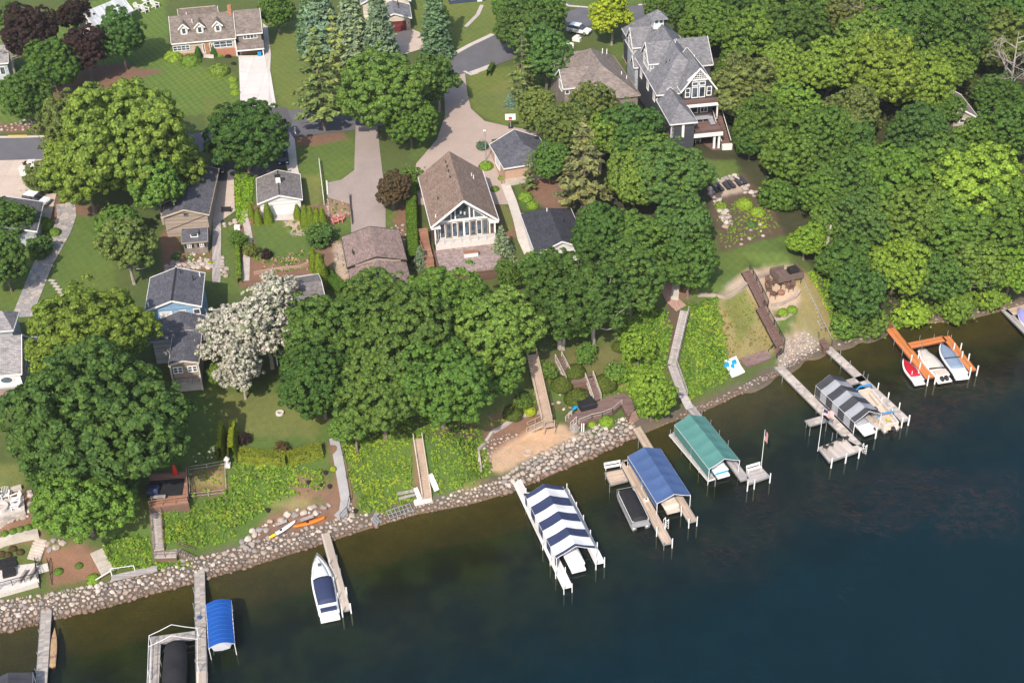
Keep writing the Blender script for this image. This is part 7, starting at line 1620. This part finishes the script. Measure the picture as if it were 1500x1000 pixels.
frame_stack('aluminium dock frames stored on the shore rocks left of the pale railed stairs', (566, 748), (600, 737), (571, 759))
frame_stack('small aluminium rack at the shore end of the green bank', (549, 752), (556, 762), (545, 760))
# long beach stairs
zt, zb = 8.9, 3.0; a, b = P(779, 519, zt), P(801, 616, zb); t = thing('beach_stairs', 'long straight wooden stairs running down to the sand beach', 'stairs', a); flight(t, a, b, 1.35, 'wood_stair', (1, 1), 'wood_stair')
d = (b - a); d.z = 0; d.normalize(); q = Vector((-d.y, d.x, 0)); m = MB().use('wood_stair'); o = b - t.location
m.faces([o + q * s * .75 + d * k + Vector((0, 0, z)) for z in (-.12, 0) for s, k in ((-1, 0), (1, 0), (1, 1.3), (-1, 1.3))], [(3, 2, 1, 0), (4, 5, 6, 7), (0, 1, 5, 4), (1, 2, 6, 5), (2, 3, 7, 6), (3, 0, 4, 7)])
for s in (-1, 1):
    for k in (.05, 1.25): m.bar(o + q * s * .72 + d * k + Vector((0, 0, -1.9)), o + q * s * .72 + d * k + Vector((0, 0, .9)), .11)
m.bar(o + q * .72 + d * 1.25 + Vector((0, 0, .9)), o - q * .72 + d * 1.25 + Vector((0, 0, .9)), .07); m.build('landing', t)
lp = P(795.5, 619, zb); le = P(772, 630, 1.6); flight(t, lp, le, 1.2, 'wood_stair', (1, 1), 'wood_stair', name='side_steps')
# brown composite walkways and curved deck
stair_thing('upper brown walkway stepping down under the oaks', [(818, 524), (834, 556)], 1.15, 'wood_red', .45, rmat='timber', rise=.25); slab_thing('walkway_landing', 'brown landing between the two brown walkways', 'landing', '829 553 866 547 869 555 832 561', 4.9, 'wood_red', skirt='sid_brown')
stair_thing('lower brown walkway stepping down to the curved deck', [(863, 552), (875, 586)], 1.2, 'wood_red', rmat='timber', zs=[4.9, 2.55])
t, _ = slab_thing('curved_deck', 'curved brown composite deck above the boulder shore', 'deck', '837 608 851 598 878 587 894 577 914 575 925 584 930 598 921 610 915 602 911 592 897 604 882 610 867 613 848 621', 2.4, 'wood_red', skirt='sid_brown'); rail_line(t, [(848, 621), (867, 613), (882, 610), (897, 604), (911, 592)], 2.4, 'timber', .8)
m = MB().use('black'); m.loft([[(-1.15, -.9, 0), (1.15, -.9, 0), (1.15, .9, 0), (-1.15, .9, 0)], [(-1.2, -.95, .8), (1.2, -.95, .8), (1.2, .95, .8), (-1.2, .95, .8)], [(-1.1, -.85, .92), (1.1, -.85, .92), (1.1, .85, .92), (-1.1, .85, .92)]]); o = m.build('hot_tub'); o.location = P(859, 595, 2.4); o.rotation_euler.z = .35; tag(o, 'square hot tub with black cover on the curved brown deck', 'hot tub')
stair_thing('brown steps at the left end of the curved deck', [(841, 613), (832, 622)], 1.5, 'wood_red', zs=[2.35, 1.6], rmat='timber'); stair_thing('brick steps from the curved deck down to the tan dock', [(925, 604), (931, 621)], 1.4, 'pavers', zs=[2.35, .75], rails=(0, 0), rmat='pavers')
m = MB().use('wood_gray').tube([(0, 0, 0), (0, 0, .45)], .75, 14).build('stump_table'); m.location = G(842, 629); tag(m, 'round gray stump table on the sand beside the boulder wall', 'table')
for x in (852, 855): m = MB().use('white').bar((0, 0, -.2), (0, .05, 1.5), .14).build('post'); m.name = 'white_marker'; m.location = G(x, 633); tag(m, 'slim white post leaning at the left end of the curved deck', 'post', 'two white posts by the curved deck')
rg = MB().use('stepstone'); rg.tube([(.55 * math.cos(i * .52), .55 * math.sin(i * .52), .1) for i in range(13)], .1, 5, False); o = rg.build('fire_ring'); o.location = G(773, 664); tag(o, 'small stone fire ring on the sand beach', 'fire pit')
# long gray stairs on the right
stair_thing('long silver gray stairs bending down the bank to the teal canopy dock', [(1003, 455), (984.5, 534), (1001, 580)], 1.2, 'wood_silver', rails=(0, 1), rmat='wood_silver', zs=[8.5, 4.2, 1.7]); g0, g1 = P(1000.5, 579, 1.68), P(1011, 599, .74); gw_ = MB().use('wood_silver').bar((0, 0, 0), g1 - g0, 1.2, .12).build('gangway'); gw_.location = g0; tag(gw_, 'silver gray gangway joining the long gray stairs to the teal canopy dock', 'gangway')
# brown stairs, platform, raft
stair_thing('brown composite stairs from the lake lawn to the lower brown stairs', [(1092, 397), (1102, 414), (1119, 448)], 1.5, 'wood_brown', .5, rails=(0, 1), rmat='dark')
stair_thing('lower brown composite stairs ending above the rock pile', [(1113, 450), (1128, 478), (1143, 506)], 1.6, 'wood_brown', .55, rails=(0, 1), rmat='dark'); stair_thing('short dark steps turning from the lower brown stairs to the shore', [(1142, 509), (1131, 523)], 1.5, 'wood_brown', rails=(1, 1), rmat='dark', zs=[1.95, 1.0])
sheet('shore_platform', '1083 528 1124 515 1130 526 1094 540', 'wood_red', .35, kind='thing', label='gray brown shore platform beside the white swim raft', cat='platform', thick=.3)
sheet('swim_raft', '1060 531 1078 524.5 1091 547 1072 555', 'canvas_white', .4, kind='thing', label='white swim raft with blue seats pulled up on the shore', cat='swim raft', thick=.2); rf = bpy.data.objects['swim_raft']
for x, y, s in ((1064, 534, .35), (1075, 530, .35), (1073, 537, .25)): p = GP(x, y, .42); MB().use('cyan').box(p.x - s, p.x + s, p.y - s * 1.2, p.y + s * 1.2, p.z - .1, p.z + .2).build('seat', rf)
# tram
A, B = P(1166.7, 407, 7.6), P(1203, 481, 2.6); A2, B2 = P(1173.5, 403.5, 7.9), P(1219.5, 497, 1.5); t = thing('tram_track', 'steel tram track running down the dry slope to the shore', 'tram track', A); m = MB().use('alu'); o = Vector(A); m.bar(A - o, B - o, .09); m.bar(A2 - o, B2 - o, .09); m.build('rail', t); m = MB().use('wood_gray')
for i in range(15): f = i / 14; m.bar(A.lerp(B, f) - o, A2.lerp(A2.lerp(B2, .8), f) - o, .07)
m.build('tie', t); m = MB().use('dark')
for i in range(6):
    for u, v in ((A, B), (A2, B2)): p = u.lerp(v, i / 5) - o; m.bar(p + Vector((0, 0, -1.5)), p, .08)
m.build('post', t)
H = House((1145, 404), (1176, 397), 9.4, 9.4); t = thing('tram_car', 'brown wooden tram car with railings at the top of the steel track', 'tram', (H.A.x, H.A.y, 8.2), H.rz); W = H.W; MB().use('tram_wood').box(-.4, W + .2, 0, 2.8, 0, .2).build('floor', t); m = MB().use('tram_wood')
for i in range(4):
    z = .3 + i * .2; m.box(-.4, W + .2, 0, .06, z, z + .14).box(-.4, W * .55, 2.74, 2.8, z, z + .14).box(-.46, -.4, 0, 2.8, z, z + .14).box(W + .2, W + .26, 0, 2.8, z, z + .14)
m.build('side_boards', t); MB().use('tram_wood').box(.1, .9, .3, 2.4, .2, .6).box(1.0, 1.5, .3, 2.4, .2, .6).build('bench', t); MB().use('dark').box(W * .6, W, 1.0, 2.2, .2, 1.0).build('control_box', t); MB().use('dark').bar((.2, .2, 0), (.2, .2, -1.6), .1).bar((W, .2, 0), (W, .2, -1.6), .1).bar((W * .5, .2, 0), (W * .5, .2, -1.6), .1).build('frame', t)
t, _ = slab_thing('landing_platform', 'dark brown tram landing where the track meets the pale gray dock', 'landing', '1192 482 1203 478 1211 484 1208 496 1215 507 1207 510 1199 497', 1.3, 'wood_brown', skirt='sid_brown'); rail_line(t, [(1199, 497), (1192, 482), (1203, 478)], 1.3, 'dark')
for i, (x, y) in enumerate(((1127, 419), (1137, 416), (1148, 418), (1156, 425), (1126, 428), (1133, 435))): chair('plain', GP(x, y, .05), [.6, .1, -.4, -1.2, 1.4, 2.6][i], 'brown patio chair round the small fire bowl below the tram car', 'brown chairs round the fire bowl', frame='sid_brown', seatm='sid_brown', s=1.55)
m = MB().use('wood_cedar').tube([(0, 0, 0), (0, 0, .4), (0, 0, .45)], [.5, .6, .55], 12).build('fire_bowl'); m.location = G(1144, 430); tag(m, 'rusty fire bowl in the ring of brown chairs', 'fire pit')
for x, y in ((1140, 464), (1150, 460), (1157.5, 456.5)): m = MB().use('sid_brown').tube([(0, 0, 0), (0, 0, .25), (0, 0, .26)], [.35, .45, .3], 9).build('planter'); m.location = G(x, y); tag(m, 'brown round planter in the row below the fire bowl terrace', 'planter', 'row of brown round planters')
def wall(label, px, h, mat, th=.35, base=-.5, name='retaining_wall'):
    L = [G(x, y) for x, y in px]; L2 = []
    for a, b in zip(L, L[1:]): n = max(1, int((b - a).length / 1.5)); L2 += [a.lerp(b, k / n) for k in range(n)]
    L2.append(L[-1]); t = L2[0]; rings = []
    for i, p in enumerate(L2):
        d = L2[min(i + 1, len(L2) - 1)] - L2[max(i - 1, 0)]; d.z = 0; d.normalize(); nn = Vector((-d.y, d.x, 0)) * th / 2; z = GZ(p.x, p.y); o = Vector((p.x, p.y, 0)) - Vector((t.x, t.y, 0))
        rings.append([o - nn + Vector((0, 0, z + base - t.z)), o + nn + Vector((0, 0, z + base - t.z)), o + nn + Vector((0, 0, z + h - t.z)), o - nn + Vector((0, 0, z + h - t.z))])
    o = MB().use(mat).loft(rings).build(name); o.location = t; return tag(o, label, 'wall')
wall('pale curved retaining wall under the lake lawn by the brown stairs', [(1022, 432), (1062, 436), (1085, 424), (1104, 408), (1140, 394)], .3, 'tanwall', .45); wall('low stone step wall under the fire bowl terrace', [(1130, 448), (1145, 446), (1165, 436), (1172, 426)], .3, 'tanwall', .4); wall('lower stone step wall above the green shrubs', [(1134, 468), (1150, 466), (1166, 456)], .3, 'tanwall', .4)
wall('tan edging wall at the top of the sand beach garden', [(704, 690), (700, 660), (722, 632), (760, 610), (793, 604)], .3, 'stepstone', .4)
wall('stone edging above the garden lawn left of the tall arborvitae', [(372, 402), (400, 396), (440, 392), (470, 380)], .4, 'pavers', .4); wall('stone edging behind the chimneyed roof', [(430, 410), (470, 404)], .5, 'stepstone', .4)
# far left patios
t, _ = slab_thing('lounge_patio', 'concrete lounge patio with dark railing at the far left shore', 'patio', '-40 850 -40 830 0 826 42 816 53 820 57 851 0 867 -40 878', 2.3, 'concrete_white', skirt='concrete'); rail_line(t, [(-40, 873), (0, 862), (55, 847), (53, 824)], 2.35, 'dark'); MB()
wall('pale block wall below the railing of the lounge patio', [(-40, 886), (0, 873), (57, 857)], .55, 'concrete', .4)
for i, (x, y, L, lab) in enumerate(((8, 829, 2.8, 'long black covered lounge sofa on the lounge patio'), (14, 841, 1.5, 'black covered ottoman beside the long black sofa'))):
    m = MB().use('black').box(-L / 2, L / 2, -.5, .5, 0, .45).box(-L / 2, L / 2, .28, .5, .451, .85).build('covered_sofa'); m.location = P(x, y, 2.3); m.rotation_euler.z = .3; tag(m, lab, 'sofa')
for i, (x, y) in enumerate(((33, 846), (47, 842))): m = MB().use('wood_gray').bar((-.1, -.9, .25), (.3, .9, .25), .3, .5).build('bench'); m.location = P(x, y, 2.3); tag(m, ('gray bench on the lounge patio, left one' , 'gray bench on the lounge patio beside the steps')[i], 'bench')
stair_thing('white edged concrete steps from the lounge patio to the far left dock', [(62, 826), (70, 866)], 1.4, 'concrete_white', zs=[2.4, .8], rails=(1, 1), rmat='dark', rise=.17); stair_thing('pale stone steps curving up behind the lounge patio', [(60, 789), (49, 820)], 1.7, 'timber', .15, (0, 0), rmat='timber', rise=.2)
wall('long pale timber wall above the dark shrub bed at the far left', [(-40, 806), (0, 796), (57, 782)], .55, 'timber', .9)
t, _ = slab_thing('fire_patio', 'gray fire pit patio with white chairs at the left edge', 'patio', '-40 728 0 722 34 716 36 746 0 757 -40 766', 7.0, 'concrete', skirt='stonewall'); m = MB().use('concrete_white'); m.loft([[(r * math.cos(a * .3927), r * math.sin(a * .3927), z) for a in range(16)] for r, z in ((1.0, 0), (1.0, .45), (.7, .45), (.7, .1))], True, False); o = m.build('fire_pit'); o.location = P(1, 745, 7.0); tag(o, 'round white fire pit on the gray patio at the left edge', 'fire pit')
for x, y, r, lab in ((9, 728, .2, 'white slatted chair behind the round fire pit'), (24, 733, -1.0, 'white slatted chair right of the fire pit, upper one'), (23, 743, -1.3, 'white slatted chair right of the fire pit, lower one'), (-3, 730, .6, 'white slatted chair cut by the left edge behind the fire pit')): chair('adirondack', P(x, y, 7.0), r, lab, seatm='white', s=1.25)
wall('low pale block wall behind the white chairs of the fire pit patio', [(16, 719), (32, 715)], .45, 'timber', .6)
stair_thing('old timber steps down the mulch slope right of the far left dock', [(141, 806), (158, 838)], 1.5, 'timber', .12, (0, 0), rmat='timber', rise=.3)
t = thing('stored_gangway', 'silver gangway with white rail stored on the rocks left of the long gray dock', 'gangway', GP(163, 846, .5)); A, B = GP(163, 847, .5) - t.location, GP(230, 832, .5) - t.location; MB().use('wood_silver').bar(A, B, 1.0, .12).build('deck', t); u = Vector((0, .45, 0)); MB().use('white').bar(A + u, A + u + Vector((0, 0, 1.2)), .09).bar(A + u + Vector((0, 0, 1.2)), A.lerp(B, .5) + u + Vector((0, 0, .9)), .07).bar(A.lerp(B, .5) + u, A.lerp(B, .5) + u + Vector((0, 0, .9)), .07).bar(A + u + Vector((0, 0, .9)), A + u + Vector((-2.2, -.9, 0)), .1).build('railing', t)
# ------------------------------------------------------------------ garden furniture, poles, vehicles
for x, y, r, lab in ((491, 327, .5, 'salmon lawn chair beside the asphalt drive, left one'), (500, 324, -.3, 'salmon lawn chair beside the asphalt drive, right one')): chair('adirondack', G(x, y), r, lab, seatm='cloth_pink', s=1.2)
for x, y, lab in ((1010, 421, 'wooden lawn chair under the tree at the lake lawn, left one'), (1020, 419, 'wooden lawn chair under the tree at the lake lawn, right one')): chair('adirondack', G(x, y), .2, lab, seatm='wood_cedar', s=1.25)
for x, y, lab in ((215, 6, 'white lawn chair at the top left corner lawn, upper one'), (228, 11, 'white lawn chair at the top left corner lawn, right one'), (213, 18, 'white lawn chair at the top left corner lawn, lower one'), (203, 15, 'white lawn chair beside the pale metal roof')): chair('adirondack', G(x, y), 1, lab, seatm='white', s=1.5)
m = MB().use('concrete_white'); m.loft([[(r * math.cos(a * .3927), r * math.sin(a * .3927), z) for a in range(16)] for r, z in ((.55, 0), (.55, .3), (.3, .3), (.3, .05))], True, False); o = m.build('fire_ring'); o.location = G(410, 606); tag(o, 'small white fire ring on the open lake lawn', 'fire pit')
for i, (x, y) in enumerate(((1046, 277), (1053, 275), (1063, 272.5), (1070, 270.5), (1080, 267.5), (1087, 265.5))):
    p = G(x, y); t = thing('lounger', 'charcoal flat lounger in the paired row on the terraced brick patio', 'lounger', p, .32, 'paired charcoal loungers on the brick patio'); t.scale = (.92, 1.3, 1.2); MB().use('canvas_char').box(-.36, .36, -1.0, 1.0, .22, .34).build('cushion', t); MB().use('dark').box(-.33, .33, -.95, .95, .0, .21).build('frame', t)
def pole(px0, py0, top_py, label, cat, name):
    p = G(px0, py0); a, b = 1., 14.
    for _ in range(30):
        m_ = (a + b) / 2
        if proj((p.x, p.y, p.z + m_))[1] > top_py: a = m_
        else: b = m_
    t = thing(name, label, cat, p); MB().use('alu').tube([(0, 0, -.3), (0, 0, a)], [.09, .06], 8).build('pole', t); return t, a
t, a = pole(712, 236, 192, 'slim metal light pole beside the brick path', 'light pole', 'light_pole'); MB().use('white').box(-.3, .15, -.12, .12, a, a + .15).build('lamp_head', t)
t, a = pole(748, 188, 172, 'basketball hoop at the edge of the wide brick drive', 'basketball hoop', 'basketball_hoop'); MB().use('white').box(-.9, .9, -.45, -.4, a - .3, a + .85).build('backboard', t); MB().use('redplastic').box(-.3, .3, -.47, -.455, a - .1, a + .3).tube([(.23 * math.cos(i), .23 * math.sin(i) - .75, a - .05) for i in np.linspace(0, 6.28, 10)], .03, 4, False).build('rim', t); MB().use('dark').box(-.4, .4, -.3, .5, 0, .3).build('base', t)
m = MB().use('white').tube([(0, 0, 0), (0, 0, 1.4)], .12, 7).build('marker_post'); m.location = G(433, 197); tag(m, 'white marker post at the road side bed', 'post')
for i, (x, y) in enumerate(((36, 256), (48, 247))): m = MB().use('concrete_white').box(-.55, .55, -.5, .5, -.2, 1.3).box(-.65, .65, -.6, .6, 1.301, 1.45).build('stone_pillar'); m.location = G(x, y); tag(m, ('white stone pillar beside the concrete drive, nearer one', 'white stone pillar beside the concrete drive, nearer the road')[i], 'pillar')
sh = shrub(40, 246, 5, 'mound1', TC['purple'], 'small red leaved shrub between the white stone pillars', 1.6)
t = thing('wire_fence', 'low pale rail fence between the small lawn and the tan strip', 'fence', G(468, 240)); a, b = G(468, 240) - t.location, G(475, 300) - t.location
m = MB().use('concrete_white'); m.bar(a + Vector((0, 0, 1)), b + Vector((0, 0, 1)), .12); m.bar(a + Vector((0, 0, .5)), b + Vector((0, 0, .5)), .08)
for i in range(9): p = a.lerp(b, i / 8); m.bar(p - Vector((0, 0, .3)), p + Vector((0, 0, 1)), .1)
m.build('rails', t)
t = thing('black_fence', 'dark board fence at the end of the straight asphalt drive', 'fence', G(480, 288)); q = [G(x, y) - t.location for x, y in ((512, 288), (514, 312), (516, 330))]; m = MB().use('sid_brown')
for a, b in zip(q, q[1:]): m.bar(a + Vector((0, 0, .55)), b + Vector((0, 0, .4)), .06, .8)
m.build('boards', t)
for i, y in enumerate((269, 273, 277, 281, 285)): m = MB().use('white').tube([(0, 0, 0), (0, 0, .5)], .13, 6).build('bollard'); m.location = G(479 + i * .3, y); tag(m, 'tiny white bollard in the row at the drive edge', 'bollard', 'white bollards at the drive edge')
m = MB().use('white').box(-.45, .45, -.3, .3, .0, .7).build('utility_box'); m.location = G(348, 336); tag(m, 'small white utility box on the strip lawn', 'utility box')
t = thing('bench', 'dark garden bench at the foot of the narrow concrete drive', 'bench', G(332, 311), 0); MB().use('dark').box(-.8, .8, -.25, .25, .38, .45).build('seat', t); MB().use('dark').box(-.8, .8, .2, .26, .5, .9).build('backrest', t); MB().use('dark').box(-.75, -.68, -.2, .2, 0, .38).build('leg', t); MB().use('dark').box(.68, .75, -.2, .2, 0, .38).build('leg', t)
for i in range(11):
    f = i / 10; x = 76 + 34 * f; y = 411 + 44 * f; m = MB().use('stepstone').box(-.55, .55, -.22, .22, 0, .09).build('stepping_stone'); m.location = G(x, y); m.rotation_euler.z = -.35; tag(m, 'pale stepping stone in the diagonal row across the left lawn', 'stepping stone', 'stepping stones across the left lawn')
for x, y in ((452, 708), (477, 694), (471, 712), (483, 714), (521, 750), (393, 749)): m = MB().use('dark').tube([(0, 0, 0), (0, 0, .4)], [.22, .3], 8).build('flower_pot'); m.location = G(x, y); tag(m, 'small dark pot on the reddish bank soil near the gray ramp', 'pot', 'dark pots on the bank')
m = MB().use('blue').box(-.35, .35, -.4, .4, 0, 1.0).use('navy').box(-.38, .38, -.43, .43, 1.001, 1.1).build('waste_bin'); m.location = G(381, 82); tag(m, 'blue wheeled bin beside the garage of the dormered house', 'waste bin')
m = MB().use('alu'); m.bar((0, 0, 0), (.6, .5, 2.2), .1).build('oar') if False else None
m = MB().use('navy').tube([(0, 0, 0), (0, 0, .5), (0, 0, .8)], [.4, .4, .1], 8).build('covered_grill'); m.location = G(938, 392); tag(m, 'dark covered grill on the brick path under the dense trees', 'grill')
def car(label, rear, front, mat, suv=True, z=None):
    a, b = G(*rear), G(*front); d = (b - a); d.z = 0; d.normalize(); L = 4.7; c = (a + b) / 2; t = thing('parked_car', label, 'car', (c.x, c.y, min(GZ(c.x, c.y), 40) + .12), math.atan2(d.y, d.x)); h = 1.7 if suv else 1.45
    prof = [(-2.3, .35), (-2.35, .9), (-2.2, 1.02), (.95, 1.02), (2.1, .88), (2.35, .65), (2.3, .35)]; m = MB().use(mat); rings = []
    for y in (-.92, -.86, .86, .92): k = .94 if abs(y) > .9 else 1; rings.append([(x * (1 if k == 1 else .985), y, .35 + (z_ - .35) * k) for x, z_ in prof])
    m.loft(rings); m.build('body', t)
    ca = [(-2.15, .98), (-1.85, h - .08), (-1.5, h), (.1, h), (.35, h - .06), (1.15, .98)] if suv else [(-1.9, .98), (-1.2, h - .05), (-.2, h), (.2, h - .03), (1.15, .98)]
    m = MB().use('glass_tint'); m.loft([[(x, y * (1 if z_ < 1.2 else .86), z_) for x, z_ in ca] for y in (-.84, .84)]); m.build('window', t); m = MB().use(mat); n = len(ca); top = [p for p in ca if p[1] > 1.2]; m.loft([[(top[0][0] - .05, y, h - .1), (top[0][0] + .3, y, h + .02), (top[-1][0] - .2, y, h + .02), (top[-1][0] + .05, y, h - .1)] for y in (-.76, .76)]); m.build('roof', t)
    for x in (-1.45, 1.5):
        for y in (-.85, .85): w = MB().use('rubber').tube([(x, y - .11, .34), (x, y + .11, .34)], .34, 12).build('wheel', t); MB().use('alu').tube([(x, y - .115, .34), (x, y + .115, .34)], .2, 8).build('rim', w)
    for y in (-.62, .62): MB().use('white').box(2.26, 2.37, y - .18, y + .18, .62, .78).build('headlight', t); MB().use('redplastic').box(-2.38, -2.3, y - .15, y + .15, .75, .92).build('tail_light', t)
car('white car parked beside the gray roof at the left edge', (36, 294), (72, 302), 'carwhite'); car('dark car parked at the top of the narrow concrete drive', (318, 238), (322, 262), 'carblack'); car('dark blue car parked under the round maple behind the white garage', (414, 226), (416, 246), 'carblack'); car('white car in front of the taupe cedar roofed house', (843, 48), (854, 50), 'carwhite')
m = MB().use('white').box(-.8, .8, -.5, .5, 0, .7).box(-.3, .5, -.4, .4, .701, 1.1).build('utility_cart'); m.location = G(845, 60); m.rotation_euler.z = -.5; tag(m, 'small white cart beside the taupe cedar roof', 'cart')
m = MB().use('white').box(-.9, .9, -.3, .3, 0, .5).box(-.85, .85, .15, .3, .501, 1.0).build('porch_bench'); m.location = G(834, 70); m.rotation_euler.z = -.6; tag(m, 'white bench at the left of the taupe cedar roof', 'bench')
# porch furniture of the big gray house
def gw(x, y, z): return GRAY.w(x, y, z)
for x, y, lab in ((4.9, -5.6, 'pale chaise on the porch deck of the big gray house'), (5.2, -3.4, 'pale chair at the wall of the porch deck')): t = chair('plain', gw(x, y, 3.2), GRAY.rz + 2.2, lab, seatm='cream', s=1.3)
m = MB().use('canvas_gray').box(-1.2, 1.2, -.6, .6, .65, .75).box(-.1, .1, -.1, .1, 0, .65).build('patio_table'); m.location = gw(7.2, -3.6, 3.2); m.rotation_euler.z = GRAY.rz; tag(m, 'gray table on the porch deck of the big gray house', 'table')
m = MB().use('canvas_gray').box(-.4, .4, -1.0, 1.0, .25, .45).box(-.4, .4, .6, 1.0, .451, .85).build('chaise'); m.location = gw(8.4, -4.6, 3.2); m.rotation_euler.z = GRAY.rz; tag(m, 'gray chaise at the right rail of the porch deck', 'chaise')
for x in (4.8, 6.0): chair('adirondack', gw(x, -5.0, .2), GRAY.rz, ('white chair under the porch deck of the gray house, left one' if x < 5 else 'white chair under the porch deck of the gray house, right one'), seatm='white', s=1.1)
# ------------------------------------------------------------------ floating lake weed
rng = np.random.default_rng(5); V = []
for poly, n in (('1330 690 1480 670 1490 760 1380 780', 200), ('1190 700 1330 680 1400 730 1300 790 1170 760', 260), ('1000 700 1120 700 1140 800 1030 850', 160), ('880 690 980 760 1000 830 900 800 860 720', 160), ('1230 520 1310 510 1330 570 1270 640 1210 560', 150), ('1330 540 1500 470 1500 570 1400 640 1310 640', 240), ('1050 800 1250 800 1250 880 1080 880', 60)):
    pw = [(P(x, y).x, P(x, y).y) for x, y in pts(poly)]; a = np.array(pw); X = rng.uniform(a[:, 0].min(), a[:, 0].max(), n * 2); Y = rng.uniform(a[:, 1].min(), a[:, 1].max(), n * 2); ok = inpoly(X, Y, pw) & (vnoise(X, Y, 5, 8) > .42); X, Y = X[ok][:n], Y[ok][:n]
    for x, y in zip(X, Y):
        an = rng.normal(2.75, .45); L = rng.uniform(.25, .8); w = rng.uniform(.008, .02); bend = rng.normal() * .12; dx, dy = math.cos(an) * L, math.sin(an) * L; nx, ny = -math.sin(an), math.cos(an)
        for s in (0, 1):
            x0, y0 = (x - dx, y - dy) if s == 0 else (x + nx * bend, y + ny * bend); x1, y1 = (x + nx * bend, y + ny * bend) if s == 0 else (x + dx, y + dy)
            V += [(x0 - nx * w, y0 - ny * w, .006), (x1 - nx * w, y1 - ny * w, .006), (x1 + nx * w, y1 + ny * w, .006), (x0 + nx * w, y0 + ny * w, .006)]
MT['weed'] = surf('lake_weed', (.045, .026, .02), .8, .3, 2); o = obj('lake_weed', quad_mesh('lake_weed', np.array(V), 'weed')); tag(o, 'thin reddish strands of lake weed floating on the water', kind='stuff')
# ------------------------------------------------------------------ light
SUN_AZ, SUN_EL = R(17), R(44)          # light travels to +Y turned 17 deg to +X
def light():
    w = bpy.data.worlds.new('World'); SC.world = w; w.use_nodes = True; t = w.node_tree; bg = t.nodes['Background']
    sky = t.nodes.new('ShaderNodeTexSky'); sky.sky_type = 'NISHITA'; sky.sun_disc = False; sky.sun_elevation = SUN_EL; sky.sun_rotation = math.pi + SUN_AZ
    sky.air_density = 1.; sky.dust_density = 2.0
    t.links.new(sky.outputs[0], bg.inputs[0]); bg.inputs[1].default_value = .15
    l = bpy.data.lights.new('sun', 'SUN'); l.energy = 3.6; l.angle = R(.55); l.color = (1, .905, .80); o = bpy.data.objects.new('sun', l); COL.objects.link(o)
    d = Vector((math.sin(SUN_AZ) * math.cos(SUN_EL), math.cos(SUN_AZ) * math.cos(SUN_EL), -math.sin(SUN_EL)))
    o.rotation_euler = d.to_track_quat('-Z', 'Y').to_euler(); o.location = (-60, -60, 160)
    SC.view_settings.view_transform = 'Standard'; SC.view_settings.look = 'None'; SC.view_settings.gamma = 1; SC.view_settings.exposure = .70; SC.view_settings.use_curve_mapping = False
    SC.cycles.max_bounces = 6; SC.cycles.diffuse_bounces = 2; SC.cycles.transparent_max_bounces = 8; SC.cycles.transmission_bounces = 3; SC.cycles.glossy_bounces = 2
    SC.cycles.use_denoising = True
light()
def haze():
    m = bpy.data.materials.new('thin_haze'); m.use_nodes = True; t = m.node_tree; t.nodes.remove(t.nodes['Principled BSDF']); v = t.nodes.new('ShaderNodeVolumePrincipled')
    v.inputs['Density'].default_value = .00010; v.inputs['Color'].default_value = (.93, .95, 1, 1); v.inputs['Anisotropy'].default_value = .2
    t.links.new(v.outputs[0], t.nodes['Material Output'].inputs['Volume']); MT['haze'] = m
    o = MB().use('haze').box(-2600, 2600, -1600, 3100, -40, 128).build('haze'); tag(o, kind='stuff')
haze()
